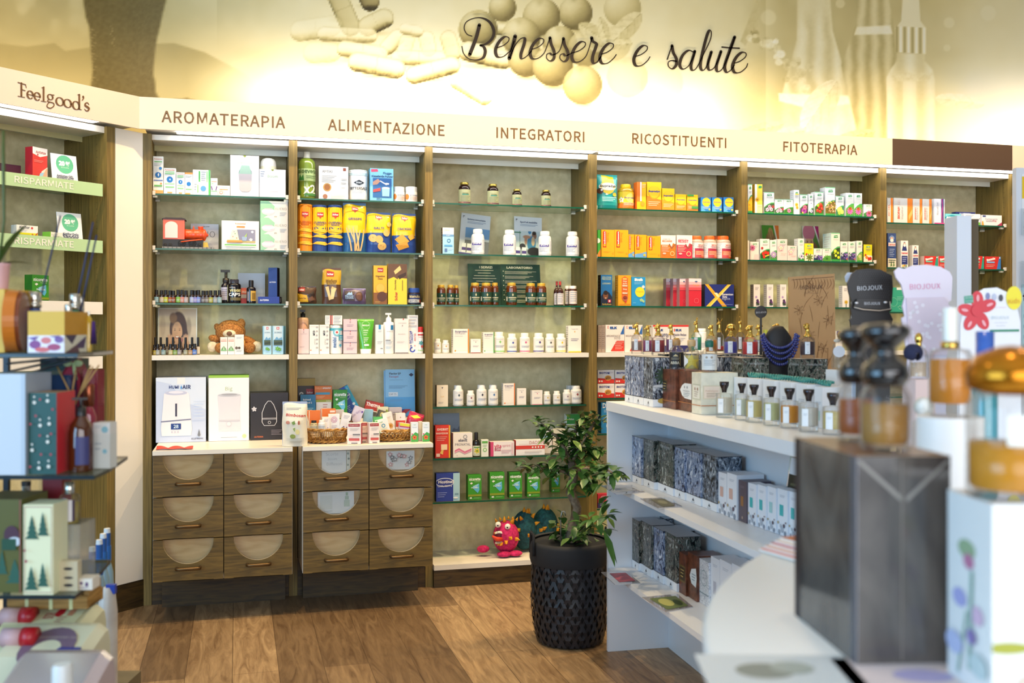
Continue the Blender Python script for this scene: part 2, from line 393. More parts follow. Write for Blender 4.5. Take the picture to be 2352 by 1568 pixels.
put(sm(110, 215, Y)*np.interp(X, [430, 620, 1000, 1500, 1640, 1700, 2120, 2230, 2400], [0, 1, 1, .95, .6, .0, .0, .8, 1]), .985)
def capsule(x0, y0, x1, y1, r, fade=0.0, dark=0.0):
    ex, ey = x1-x0, y1-y0; t_ = np.clip(((X-x0)*ex+(Y-y0)*ey)/(ex*ex+ey*ey), 0, 1); dx, dy = X-x0-t_*ex, Y-y0-t_*ey; d = np.hypot(dx, dy)
    sh = np.clip(1-np.hypot((X-(x0+x1)/2)/(abs(ex)/2+r), (Y-(y0+y1)/2-r*1.05)/(r*.35)), 0, 1); put(sh*.55*(1-fade), .5)
    q = dy/r; v = .93-.16*np.clip(q+.25, 0, 2)-.46*sm(.1, .85, q)*(.55+.9*n2)-.22*sm(.7, 1, d/r)-dark
    v = np.where(np.abs(t_-.5) < .02, v-.06, v); put(np.clip((r-d)/2, 0, 1)*(1-fade), v)
def berry(cx, cy, r, fade=0.0):
    dx, dy = (X-cx)/r, (Y-cy)/r; d = np.hypot(dx, dy)
    sh = np.clip(1-np.hypot((X-cx-r*.1)/(r*.9), (Y-cy-r)/(r*.22)), 0, 1); put(sh*.7*(1-fade), .45)
    z = np.sqrt(np.clip(1-d*d, 0, 1)); lam = np.clip(-.35*dx-.55*dy+.75*z, 0, 1)
    v = .28+.52*lam**1.4+.10*(n1-.5)+.05*(n2-.5); v = v-.14*np.exp(-((dx+.1)**2+(dy+.75)**2)/.03); put(np.clip((1-d)*r/2, 0, 1)*(1-fade), v)
for q in ((770, -20, 805, 60, 24, .1, .25), (835, -25, 850, 5, 22, 0, .45), (845, 60, 882, 42, 24, 0, .12), (690, 70, 760, 60, 26, .55), (720, 120, 760, 118, 26, .7), (745, 78, 850, 82, 18, .25), (912, 85, 890, 108, 19, .1), (935, 92, 928, 118, 18, .15), (980, 88, 985, 112, 19, .1), (1030, 88, 1040, 122, 20, .05, .05), (930, 66, 960, 72, 14, .3), (792, 112, 872, 124, 20, .1), (915, 132, 1010, 134, 18, .15), (1098, 52, 1150, 60, 22, .2)): capsule(*q)
for q in ((1154, 18, 33), (1098, 68, 46), (1322, 30, 40), (1244, 38, 44), (1430, 20, 44, .45), (1286, 98, 40), (1197, 85, 46), (1344, 112, 42, .2), (1410, 100, 40, .75)): berry(*q)
for q in ((1076, 118, 1155, 136, 24), (822, 142, 908, 158, 24), (952, 172, 1036, 150, 22), (1052, 186, 1112, 222, 21, .12), (1115, 262, 1175, 262, 20, .35)): capsule(*q)
for q in ((1208, 136, 42), (1270, 152, 48), (1441, 177, 48, .72), (1338, 195, 46, .15), (1520, 190, 50, .88)): berry(*q)
def leaf(x0, y0, x1, y1, w_, v=.72, fade=.1):
    ex, ey = x1-x0, y1-y0; l_ = math.hypot(ex, ey); t_ = ((X-x0)*ex+(Y-y0)*ey)/(l_*l_); d = ((X-x0)*ey-(Y-y0)*ex)/l_
    hw = w_*np.sqrt(np.clip(4*t_*(1-t_), 0, 1)); mk = np.clip((hw-np.abs(d))/2, 0, 1)*(t_ > 0)*(t_ < 1)
    val = v+.12*(n2-.5)+.05*np.sign(d)-.1*(np.abs(d) < .8)-.05*(np.sin(t_*26+np.abs(d)*.3) > .7); put(mk*(1-fade), val)
for q in ((1400, 100, 1330, 55, 20), (1395, 98, 1378, 40, 14), (1405, 98, 1472, 30, 24), (1400, 105, 1452, 100, 14), (1395, 105, 1355, 110, 12)): leaf(*q)
# stoneware mortar, flasks, dropper bottle, sprig and leaves of the right-hand picture
put(inpoly([(1640, 95), (1772, 122), (1768, 200), (1740, 285), (1700, 320), (1660, 320), (1645, 230)], 26)*.75, np.clip(.62+.25*sm(1760, 1640, X)+.03*n2, 0, .95))
put(inpoly([(1748, -20), (1725, 30), (1700, 95), (1712, 105), (1740, 60)], 4), .60+.08*n2)
put(inpoly([(1790, -20), (2060, -20), (2060, 330), (1790, 330)], 60)*.6, .42+.10*n1)
put(inpoly([(1832, -20), (1906, -20), (1912, 70), (1985, 320), (1790, 330), (1795, 220), (1830, 90)], 5), .70+.22*np.sin(X*.16+n1*4)*sm(0, 80, Y)*.5+.06*(n2-.5))
put(inpoly([(1790, 222), (1860, 240), (1960, 222), (1985, 320), (1775, 330)], 6)*.75, .52+.25*sm(1800, 1960, X)+.1*n2); put(inpoly([(1788, 214), (1960, 220), (1958, 238), (1860, 250), (1790, 232)], 4), .88+.1*n2)
put(inpoly([(1970, -20), (2040, -20), (2048, 30), (2058, 120), (2040, 330), (1975, 330), (1932, 150), (1965, 60)], 5), .52+.20*np.sin(X*.2+n1*3)*.6+.05*n2)
put(inpoly([(1968, 62), (2045, 58), (2050, 78), (1962, 80)], 4)*.9, .85+.1*n2)
put(inpoly([(2074, -20), (2110, -20), (2114, 48), (2128, 66), (2056, 66), (2070, 48)], 3), .80); put(inpoly([(2056, 60), (2128, 64), (2127, 124), (2057, 120)], 3), .66+.28*np.sin(X*.35))
put(inpoly([(2062, 122), (2124, 124), (2124, 140), (2142, 160), (2148, 185), (2148, 330), (2038, 330), (2036, 180), (2045, 160), (2060, 140)], 4), .72+.10*np.sin(X*.13)+.16*sm(320, 180, Y)*0+.05*n2); put(inpoly([(2042, 165), (2142, 170), (2130, 188), (2052, 184)], 8)*.8, .60+.25*n2); put(inpoly([(2074, 186), (2104, 186), (2104, 318), (2074, 318)], 3)*.5, .86)
for i in range(34):
    t_ = i/33; bx = 1728+130*t_+rng.normal(0, 12); by = 78+120*t_**1.3+rng.normal(0, 12); r_ = rng.uniform(7, 14); d = np.hypot((X-bx)/r_, (Y-by)/(r_*rng.uniform(.6, 1))); put(np.clip((1-d)*3, 0, 1)*.85, rng.uniform(.45, .92)+.25*(n2-.5))
leaf(1845, 300, 1922, 186, 34, .78, .05); leaf(1690, 312, 1800, 285, 16, .6, .2); leaf(1780, 310, 1850, 300, 16, .66, .1); leaf(1920, 322, 2010, 302, 14, .55, .1); leaf(2148, 225, 2260, 240, 18, .9, .4)
for bx, by, r_ in ((2180, 52, 14), (2270, 30, 20), (2175, 110, 9), (1765, 40, 20), (1930, 8, 12)): put(np.clip((1-np.hypot(X-bx, Y-by)/r_)*4, 0, 1)*.4, .85)
# the man's denim hips in the left-hand picture
put(inpoly([(186, -40), (197, 40), (205, 62), (208, 110), (213, 160), (209, 195), (216, 245), (376, 245), (358, 212), (357, 190), (352, 170), (355, 130), (360, 92), (368, 60), (373, 35), (392, -40)], 6), .24+.05*n2+.05*sm(260, 60, Y)*0)
for i in range(14): y0 = 66+i*9; d = np.abs(Y-(y0+(X-208)*.55)); put(np.clip(1-d/2.2, 0, 1)*sm(232-i % 3*6, 210, X)*(X > 204)*(X < 240)*.5, .5)
d = np.abs(X-(255+.13*(Y-60)+3*np.sin(Y*.3))); put(np.clip(1-d/2.0, 0, 1)*(Y > 58)*(Y < 112)*.4, .5)
put(inpoly([(376, 236), (395, 228), (430, 225), (460, 234), (475, 250), (376, 250)], 3), .30)
put(np.clip(1-np.abs(X-(1658 if True else 0))/1.0, 0, 1)*.25, .6); put(np.clip(1-np.abs(X-850)/1.0, 0, 1)*.15, .6)
T = np.clip(np.where(X > 1760, .2+.82*T, T), 0, 1)
ramp = np.array([[.0, .045, .033, .007], [.25, .155, .118, .034], [.5, .44, .365, .15], [.62, .61, .525, .25], [.75, .76, .68, .39], [.88, .88, .825, .58], [1.0, .94, .918, .80]])
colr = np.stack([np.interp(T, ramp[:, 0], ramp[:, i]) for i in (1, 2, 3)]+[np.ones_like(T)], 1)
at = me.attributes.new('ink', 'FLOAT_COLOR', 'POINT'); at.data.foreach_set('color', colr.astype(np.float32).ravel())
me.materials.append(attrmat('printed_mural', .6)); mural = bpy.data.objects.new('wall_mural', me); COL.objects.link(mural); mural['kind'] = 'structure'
mural['label'] = 'sepia wellness mural of capsules, berries and flasks above the shelving'
SC = [([(172, 92), (150, 180), (120, 262), (97, 320)], 19, 17), ([(114, 178), (76, 162), (54, 115), (74, 66), (140, 38), (205, 42), (256, 76), (284, 140), (270, 196), (226, 236), (180, 249)], 5, 18), ([(180, 249), (206, 262), (217, 300), (200, 345), (150, 362), (90, 352), (50, 312), (37, 258)], 5, 18)]
E3 = [(898, 305), (945, 288), (985, 256), (988, 228), (955, 222), (912, 262), (886, 325), (900, 374), (945, 374), (990, 338)]
def eshift(dx, dy, tail): return [(x+dx, y+dy) for x, y in E3]+tail
SC += [(eshift(-590, -38, [(415, 288), (440, 215)]), 5, 20), ([(448, 178), (428, 262), (402, 350)], 17, 19), ([(404, 345), (440, 262), (485, 202), (520, 194), (518, 235), (492, 318), (500, 352), (540, 330), (575, 290)], 5, 19), (eshift(-322, -25, [(690, 265), (716, 192)]), 5, 20),
       ([(716, 190), (726, 240), (748, 295), (746, 350), (718, 370), (692, 350), (692, 320), (714, 310), (740, 322), (790, 290), (820, 198)], 5, 18), ([(820, 196), (830, 245), (854, 298), (852, 352), (824, 374), (796, 354), (796, 324), (818, 315), (842, 328), (890, 305)], 5, 18),
       (eshift(0, 0, [(1015, 280), (1040, 195)]), 5, 20), ([(1038, 190), (1046, 216), (1074, 236), (1072, 258), (1046, 336), (1050, 384), (1080, 378), (1110, 335)], 7, 19), (eshift(216, 12, [(1228, 320)]), 5, 20), (eshift(478, 30, [(1488, 338)]), 5, 20),
       ([(1622, 356), (1658, 252)], 6, 6), ([(1658, 252), (1668, 305), (1692, 352), (1690, 402), (1660, 430), (1632, 412), (1630, 380), (1655, 366), (1690, 372)], 5, 18), ([(1822, 300), (1785, 288), (1738, 330), (1718, 400), (1742, 432), (1785, 408), (1820, 345), (1834, 295)], 5, 18), ([(1834, 295), (1806, 398), (1814, 440), (1848, 422), (1900, 320), (1952, 210), (1962, 150), (1945, 135), (1920, 200), (1886, 340), (1878, 415), (1896, 442), (1926, 410), (1960, 310)], 5, 18),
       ([(1962, 300), (1936, 390), (1944, 438), (1980, 425), (2012, 370), (2036, 300)], 5, 18), ([(2036, 296), (2002, 405), (2010, 450), (2050, 425), (2100, 310), (2142, 185)], 5, 18), ([(2142, 185), (2100, 300), (2066, 405), (2078, 455), (2112, 440), (2140, 400)], 5, 20), ([(2044, 262), (2110, 268), (2178, 271)], 7, 7), (eshift(1240, 82, [(2242, 390)]), 5, 20)]
lt = MB()
for pts, thin, thick in SC:
    v, f = stroke(pts, lambda a, b_, t_: 1.35*thin+1.5+(thick+2-thin)*max(0, b_)**.7)
    lt.add([atY(1050+q[0]/3.36, 30+q[1]/3.36, YM-.006) for q in v], f, P('2e2013', .5))
lt.obj('lettering', mural)
# ================================================================ wall shelving
XU = [tuple(atY(x, 758, YF)[0] for x in e) for e in ((328, 348), (664, 683), (977, 994), (1353, 1371), (1703, 1717), (2022, 2036), (2322, 2335))]
ZG = (2.028, 1.757, 1.485); ZW = 1.226
SIGN = ['aromaterapia', 'alimentazione', 'integratori', 'ricostituenti', 'fitoterapia', 'plain brown']
def upright(parent, x0, x1, lx):
    mb = MB(); mb.box(x0, x1, YF, YB, 0, ZB, WOOD)
    for yo in (.06, .255):
        for i in range(50):
            z = .75+i*.031
            for xx, sg in ((x0, -1), (x1, 1)): mb.add([(xx+sg*.0006, YF+yo+a, z+c) for a, c in ((-.0022, 0), (0, -.0022), (.0022, 0), (0, .0022))], [(0, 1, 2, 3)], P('1c150a', .8))
    mb.obj('upright', parent, loc=(-lx, -YF, 0))
CLIP = None
def glass_shelf(parent, x0, x1, z, ox, oy, y0=5.358, y1=YB-.004, clips=True):
    mb = MB(); mb.box(x0+.002, x1-.002, y0, y1, z-.008, z, GLS, faces={'f': GEDGE, 'l': GEDGE, 'r': GEDGE})
    o = mb.obj('glass_shelf', parent, loc=(-ox, -oy, 0))
    if clips:
        for cx_, sg in ((x0, 1), (x1, -1)):
            for yy in (y0+.02, y1-.08):
                c = MB(); c.box(min(cx_+sg*.001, cx_+sg*.022), max(cx_+sg*.001, cx_+sg*.022), yy, yy+.018, z-.018, z-.009, P('efe9dc', .3))
                if yy < y0+.05: c.box(min(cx_+sg*.001, cx_+sg*.014), max(cx_+sg*.001, cx_+sg*.014), y0-.006, y0+.008, z-.0085, z+.012, P('efe9dc', .3))
                c.obj('shelf_clip', o)
    return o
BAY = []
for i in range(6):
    x0, x1 = XU[i][1]+.0008, XU[i+1][0]-.0008; ox = (x0+x1)/2
    t = tag(empty('shelving_bay', (ox, YF, 0)), 'tall olive oak shelving bay with stone-look back under the %s sign' % SIGN[i], 'shelving', 'wall shelving bays')
    BAY.append((t, x0, x1)); O = (-ox, -YF, 0)
    upright(t, *XU[i], ox)
    if i == 5: upright(t, *XU[6], ox)
    mb = MB(); mb.box(x0, x1, YB, YB+.015, .1, ZB, STONE); mb.obj('back_panel', t, loc=O)
    mb = MB(); mb.box(x0, x1, YF+.02, YB, ZB-.026, ZB, LAM); mb.obj('top_board', t, loc=O)
    for z in ZG: glass_shelf(t, x0, x1, z if i < 5 else (1.998, 1.728, 1.46)[ZG.index(z)], ox, YF)
    mb = MB(); mb.box(x0, x1, YF+.002, YB, ZW-.024, ZW, LAM); mb.obj('white_shelf', t, loc=O)
    low = {2: (.941, .667, .435), 3: (.972, .775, .36), 4: (.95, .68), 5: (.95, .68)}.get(i, ())
    for z in low: glass_shelf(t, x0, x1, z, ox, YF, clips=False)
    if i >= 2:
        mb = MB(); mb.box(x0, x1, YF-.035, YB, .092, .118, LAM); mb.obj('base_shelf', t, loc=O)
        mb = MB(); mb.box(x0, x1, YF-.03, YF-.012, 0, .092, WOOD_SHADED); mb.obj('kick_board', t, loc=O)
    else:
        mb = MB(); mb.box(x0, x1, YF+.004, YF+.02, 0, .19, WOOD_SHADED); mb.obj('kick_board', t, loc=O)
# ---------------------------------------------------------------- canopy, sign boards and light strips
YS = YF-.10; ZS0, ZS1 = 2.318, 2.472
CN = (-.456, YS)                                              # where the two sign boards meet
xbr0, xbr1 = atY(2050, 350, YS)[0], atY(2325, 350, YS)[0]
def sign(x0, x1, mat, label, words_=(), name='sign_board'):
    ox = (x0+x1)/2; t = tag(empty(name, (ox, YS, ZS0)), label, 'sign'); O = (-ox, -YS, -ZS0)
    mb = MB(); mb.box(x0, x1, YS, YS+.012, ZS0, ZS1, mat); mb.obj('board', t, loc=O)
    for s_, a, b_, yc in words_:
        p0, p1 = atY(a, yc, YS), atY(b_, yc, YS); w_ = p1[0]-p0[0]; g, f, ext = glyphs(s_, .004, 1.03); k_ = w_/ext[0]
        mb = MB(); mb.add([((p0[0]+p1[0])/2+q[0]*k_, YS-.0015, (p0[2]+p1[2])/2+q[1]*.058/ext[1]) for q in g], f, P('6f5636', .4)); mb.obj('lettering', t, loc=O)
sign(CN[0], xbr0, CREAM, 'long cream sign board with brown capitals over the straight shelving wall', (('AROMATERAPIA', 371, 655, 274.5), ('ALIMENTAZIONE', 753, 1021, 293), ('INTEGRATORI', 1140, 1342, 309.5), ('RICOSTITUENTI', 1452, 1668, 323), ('FITOTERAPIA', 1799, 1969, 340.5)))
sign(xbr0+.002, xbr1, P('4f3c30', .5), 'blank dark brown sign board beside the fitoterapia lettering')
sign(xbr1+.002, 5.6, CREAM, 'short blank cream sign board beyond the brown one')
LED = P('fff9f4', .5, emit=11)
tr = MB(); tr.box(CN[0]+.02, 5.6, YS+.012, YM-.01, ZS0+.012, ZS0+.022, LAM); struct(tr, 'trim_1', 'canopy board over the straight shelving')
for i in range(6):
    t, x0, x1 = BAY[i]; a = x0-.02 if i else atY(405, 320, YS+.05)[0]; b_ = x1+.02
    if i == 3: a += .03
    s_ = tag(MB().box(a, b_, YS+.018, YF+.006, ZS0+.002, ZS0+.012, LED).obj('light_strip'), 'glowing white light strip under the %s sign board' % SIGN[i], 'light', 'light strips above the shelving')
# left sign board
t = tag(empty('sign_board', (CN[0], CN[1], ZS0), rz=RL), 'cream sign board with a serif two-syllable name over the angled shelving', 'sign')
mb = MB(); mb.box(-1.6, 0, 0, .012, 0, ZS1-ZS0, CREAM); mb.obj('board', t)
lt = MB(); BR = P('6f5238', .4)
def sx(px, py):
    q = onP(px, py, np.array([CN[0], CN[1], 0]), NL); d_ = q-np.array([CN[0], CN[1], ZS0]); return (-(d_@DL), -.002, d_[2])
def fg(pts, wf, n=6):
    v, f = stroke(pts, wf, n); lt.add([sx(q[0]/2.94, q[1]/2.94) for q in v], f, BR)
th = lambda a: (lambda x, y, t_: a)
def serif(x, y, l_=34): fg([(x-l_/2, y-l_*.06), (x+l_/2, y+l_*.12)], th(5))
fg([(143, 562), (143, 648)], th(13)); serif(143, 652, 46); fg([(120, 556), (172, 572)], th(6)); fg([(172, 572), (176, 592)], th(5)); fg([(143, 604), (168, 612)], th(6))
def ring(cx, cy, rx, ry, a0, a1, thin=5, thick=13): fg([(cx+rx*math.cos(a0+(a1-a0)*i/14), cy+ry*math.sin(a0+(a1-a0)*i/14)+.22*rx*math.cos(a0+(a1-a0)*i/14)) for i in range(15)], lambda a, b_, t_: thin+(thick-thin)*abs(b_)**1.5)
for cx, cy in ((202, 640), (250, 651)): ring(cx, cy, 19, 26, .05, -5.5); fg([(cx-18, cy-4), (cx+19, cy+4)], th(5))
fg([(293, 590), (293, 680)], th(12)); serif(293, 684); fg([(281, 592), (297, 588)], th(5))
for cx, cy in ((402, 686), (455, 698)): ring(cx, cy, 24, 27, 0, 2*PI+.01, 5, 13)
ring(338, 655, 17, 18, 0, 2*PI+.01, 5, 11); fg([(352, 640), (364, 642)], th(5)); fg([(326, 672), (320, 684), (340, 690), (360, 697), (362, 715), (340, 730), (318, 722), (318, 706), (332, 690)], th(7))
ring(512, 712, 22, 27, 0, 2*PI+.01, 5, 13); fg([(534, 640), (534, 736)], th(12)); fg([(524, 640), (537, 637)], th(5)); fg([(528, 736), (548, 741)], th(5)); fg([(560, 652), (562, 664), (553, 678)], lambda a, b_, t_: 13-8*t_)
fg([(599, 706), (590, 694), (576, 698), (574, 712), (588, 722), (599, 732), (594, 746), (580, 748), (570, 736)], lambda a, b_, t_: 5+9*math.sin(PI*t_)**2)
lt.obj('lettering', t)
for k_, (s0, s1) in enumerate(((.08, 1.5),)):
    tag(MB().box(-s1, -s0-.12, .02, .075, .002, .012, LED).obj('light_strip', loc=(CN[0], CN[1], ZS0), rz=RL), 'glowing white light strip under the angled sign board', 'light', 'light strips above the shelving')
tr = MB(); tr.box(-1.6, .0, .012, .25, .012, .022, LAM); struct(tr, 'trim_2', 'canopy board over the angled shelving', loc=(CN[0], CN[1], ZS0), rz=RL)
# assumed cove lamps, unseen, washing the mural from behind the sign boards
for x, e in ((.55, 4.4), (1.35, 6), (2.3, 5.2), (3.2, 2.2), (4.1, 1.8), (5.0, 5.5)):
    light('assumed_cove_lamp', 'AREA', (x, YM-.16, ZS1+.0), e, (1, .86, .60), aim=(x, YM+.02, 2.9), shape='RECTANGLE', size=.75, size_y=.04)
# ---------------------------------------------------------------- white corner panel
mb = MB(); mb.prism([(0, .13), (.158, .13), (.158, 2.315), (0, 2.315)], 0, .02, P('efe6d6', .45)); struct(mb, 'trim_3', 'white corner panel between the two shelving runs', loc=(BL[0], BL[1], 0), rz=math.atan2(.109, .114))
mb = MB(); mb.prism([(0, 0), (.158, 0), (.158, .13), (0, .13)], -.004, .02, WOOD_SHADED); struct(mb, 'baseboard_corner', None, loc=(BL[0], BL[1], 0), rz=math.atan2(.109, .114))
# ---------------------------------------------------------------- angled shelving on the left
LS = .046
t = tag(empty('shelving_bay', Lp(0, 0, 0), rz=RL), 'olive oak shelving bay with pale green price rails under the angled sign', 'shelving')
def lbox(name, a, b_, o0, o1, z0, z1, mat, par=None): return MB().box(-b_, -a, o0, o1, z0, z1, mat).obj(name, par or t)
mb = MB(); mb.box(-LS, -.003, 0, .355, 0, ZB, WOOD)
for yo in (.08, .29):
    for i in range(50): z = .75+i*.031; mb.add([(-LS-.0006, yo+a, z+c) for a, c in ((-.0022, 0), (0, -.0022), (.0022, 0), (0, .0022))], [(0, 1, 2, 3)], P('1c150a', .8))
mb.obj('upright', t); lbox('upright', .95, 1.0, 0, .355, 0, ZB, WOOD)
lbox('back_panel', LS, .95, .355, .37, 0, ZB, STONE); lbox('top_board', LS, .95, .02, .355, ZB-.03, ZB, LAM); lbox('kick_board', LS, .95, .03, .05, 0, .12, WOODH); lbox('base_shelf', LS, .95, .0, .355, .12, .14, LAM)
LZ = [onL(118, 421, 0)[2]+.012, onL(118, 557)[2]+.012, onL(212, 694)[2]-.012, onL(215, 820)[2]-.01]
for k_, z in enumerate(LZ):
    o = MB().box(-.95, -LS, .03, .352, z-.008, z, GLS, faces={'f': GEDGE}).obj('glass_shelf', t)
    rm = MB(); rm.box(-.94, -LS-.024, -.004, .004, z-.044, z+.014, P('b9d7a4' if k_ < 2 else 'efe8dc', .4)); r_ = rm.obj('price_rail', o); r_['label'] = 'pale green price rail' if k_ < 2 else 'white price rail'
    if k_ < 2:
        a_, b2 = onL(32, 0 or 430)[0:2], 0
        s0 = (onL(168, 437)-BL)@DL; s1 = (onL(32, 424)-BL)@DL; w_ = s1-s0; g, f, ext = glyphs('RISPARMIATE', .004)
        lt = MB(); lt.add([(-(s0+s1)/2+q[0]*w_/ext[0], -.0055, z-.014+q[1]*.030/ext[1]) for q in g], f, P('f4efdf', .4)); lt.obj('lettering', r_)
# ---------------------------------------------------------------- drawer cabinets
YD = 4.94
PLY = noisemat('pale_ply', 'd4aa68', 'e6c284', scale=(2, 2, 12), nscale=2.5, detail=6, rough=.5, dist=1)
BRASS = P('6a5234', .38, .8)
def drawer(par, x0, x1, z0, z1, tag_=''):
    w_, h_ = x1-x0, z1-z0; cx = (x0+x1)/2; r_ = w_*.365; rh = h_*.595
    d = empty('drawer', (cx, 0, z0)); d.parent = par
    # front: outline with a half-round notch cut into the top edge
    arc = [(r_*math.cos(PI+PI*i/24), h_+rh*math.sin(PI+PI*i/24)) for i in range(25)]
    mb = MB(); vs = [(-w_/2, 0), (w_/2, 0), (w_/2, h_), (-w_/2, h_)]
    def strip(y): return [(x, y, z) for x, z in arc]+[(x, y, 0) for x, _ in arc]
    n = 25; f = [(i, n+i, n+i+1, i+1) for i in range(n-1)]
    for y in (0, .018): mb.add(strip(y), f, WOODH)
    for a_, b_ in ((-w_/2, -r_), (r_, w_/2)): mb.box(a_, b_, 0, .018, 0, h_, WOODH)
    mb.add([(x, y, z) for y in (0, .018) for x, z in arc], [(i, i+1, n+i+1, n+i) for i in range(n-1)], P('b8a888', .3)); mb.box(-r_, r_, .0, .018, 0, .002, WOODH)
    mb.obj('drawer_front', d)
    mb = MB(); a2 = [(x*.985, -.0 if False else .012, z) for x, z in arc]; mb.add(a2, [tuple(range(25))], G('f4efe6', .06, .03, .05)); mb.obj('window_pane', d)
    mb = MB(); mb.box(-w_/2+.012, w_/2-.012, .045, .055, .01, h_-.006, PLY); mb.obj('inner_panel', d)
    mb = MB(); hz = h_*.315; hw = w_*.165; pts = [(-hw, .0, hz), (-hw, -.022, hz), (-hw+.008, -.028, hz), (hw-.008, -.028, hz), (hw, -.022, hz), (hw, 0, hz)]
    mb.tube(pts, [.0075, .0075, .0072, .0072, .0075, .0075], BRASS, 8); mb.obj('handle', d)
    return d
CAB = []
for i, (x0, x1) in enumerate(((-.376, .251), (.298, .924))):
    cx = (x0+x1)/2
    t = tag(empty('drawer_cabinet', (cx, YD, 0)), 'olive oak cabinet of six half-round windowed drawers under the %s sign' % SIGN[i], 'cabinet', 'drawer cabinets')
    CAB.append(t); hw = (x1-x0)/2
    mb = MB(); mb.box(-hw, -hw+.016, .02, .66, .195, .777, P('d9d2c4', .5)); mb.box(hw-.016, hw, .02, .66, .195, .777, P('d9d2c4', .5)); mb.box(-hw+.016, hw-.016, .02, .66, .195, .21, P('d9d2c4', .5)); mb.box(-hw+.016, hw-.016, .07, .66, .21, .777, P('6b5a3a', .6)); mb.obj('carcass', t)
    mb = MB(); mb.box(-hw, hw, 0, .675, .777, .797, P('eee4d2', .35)); mb.obj('worktop', t)
    for r_ in range(3):
        for c_ in range(2): drawer(t, -hw+c_*hw+.002, c_*hw-.002, .195+r_*.194+.002, .195+(r_+1)*.194-.002)
    mb = MB(); mb.box(-hw+.02, hw-.02, .32, .37, 0, .195, WOOD_SHADED); mb.obj('plinth', t)
# ================================================================ goods on the wall shelves
CTX = {}
def shelf(Z, place, Y=5.375): CTX.update(Z=Z+.0012, place=place, Y=Y)
def lab(o, look, cat, group=None):
    tag(o, look+' '+CTX['place'], cat, group); return o
def spot(x0, x1, yt, yo, yb=None):
    Yp = CTX['Y']+yo; a, b_ = atY(x0, yt, Yp), atY(x1, yt, Yp)
    if Yp > 5.32:                                             # keep between the bay's uprights
        bx = min((abs((q[1]+q[2]-a[0]-b_[0])/2), q[1], q[2]) for q in BAY); a[0] = max(a[0], bx[1]+.0025); b_[0] = min(b_[0], bx[2]-.0025)
    xc = (a[0]+b_[0])/2; d_ = depth((xc, Yp, 1))
    z0 = CTX['Z'] if yb is None else zat(yb, d_)
    return xc, Yp, b_[0]-a[0], zat(yt, d_)-z0, z0
def K(look, x0, x1, yt, col, dec='', yo=0.0, dp=None, rz=0, sc=None, tc=None, sd='', rd='', yb=None, name='medicine_box', cat='box', group=None, rx=0, ry=0, mat=None):
    xc, Yp, w_, h_, z0 = spot(x0, x1, yt, yo, yb)
    if dp is None: dp = min(max(w_*.6, .03), .07)
    mb = MB(); base = mat or P(col, .42); fc = {}
    if sc: fc['l'] = fc['r'] = P(sc, .42)
    if tc: fc['t'] = P(tc, .42)
    mb.box(-w_/2, w_/2, 0, dp, 0, h_, base, faces=fc)
    if dec: decals(mb, flat(w_, h_), dec)
    if sd: decals(mb, side(dp, h_, -w_/2, 0), sd)
    if rd: decals(mb, side(dp, h_, w_/2, 0, sgn=1), rd)
    o = mb.obj(name, loc=(xc, Yp, z0), rot=(math.radians(rx), math.radians(ry), math.radians(rz)))
    return lab(o, look, cat, group)
def J(look, x0, x1, yt, body, cap, dec='', yo=0.0, capf=.2, capw=.72, sh=.12, labv=(.08, .62), labc=None, lspan=2.9, name='pill_bottle', cat='bottle', group=None, yb=None, rib=False, neck=.0, liq=None, capname='cap', topc=None, noparts=False):
    xc, Yp, w_, h_, z0 = spot(x0, x1, yt, yo, yb); r = w_/2; bm = body if not isinstance(body, str) else P(body, .3, coat=.3); cm = cap if not isinstance(cap, str) else P(cap, .4)
    hb = h_*(1-capf); sl = h_*sh; rc = r*capw; t = empty(name, (xc, Yp+r, z0))
    prof = [(r*.88, 0), (r*.98, h_*.02), (r, h_*.05), (r, hb-sl-neck*h_)]+[(rc*.86+(r-rc*.86)*math.cos(q*PI/8), hb-neck*h_-sl+sl*math.sin(q*PI/8)) for q in range(1, 5)]+[(rc*.86, hb)]
    MB().lathe(prof, bm, 20).obj('body', t)
    if liq: MB().lathe([(r*.9, h_*.03), (r*.93, h_*.06), (r*.93, (hb-sl)*liq[1])], G(liq[0], .55, .1), 16).obj('contents', t)
    cb = MB(); cb.lathe([(rc, 0), (rc, h_*capf*.85), (rc*.93, h_*capf)], cm, 18)
    if rib:
        for q in range(18): a_ = 2*PI*q/18; cb.box(rc*math.cos(a_)-.0006, rc*math.cos(a_)+.0006, rc*math.sin(a_)-.0006, rc*math.sin(a_)+.0006, 0, h_*capf*.8, cm)
    c_ = cb.obj(capname, t, loc=(0, 0, hb))
    if labc or dec:
        lm = MB(); z_a, z_b = labv[0]*h_, labv[1]*h_; S_ = cyl(r*1.012, z_a, z_b-z_a, lspan)
        if labc: decals(lm, S_, 'r 0 0 1 1 %s' % labc, curved=1, l0=0)
        if dec: decals(lm, S_, dec, curved=1, l0=2)
        lm.obj('label', t)
    return lab(t, look, cat, group)
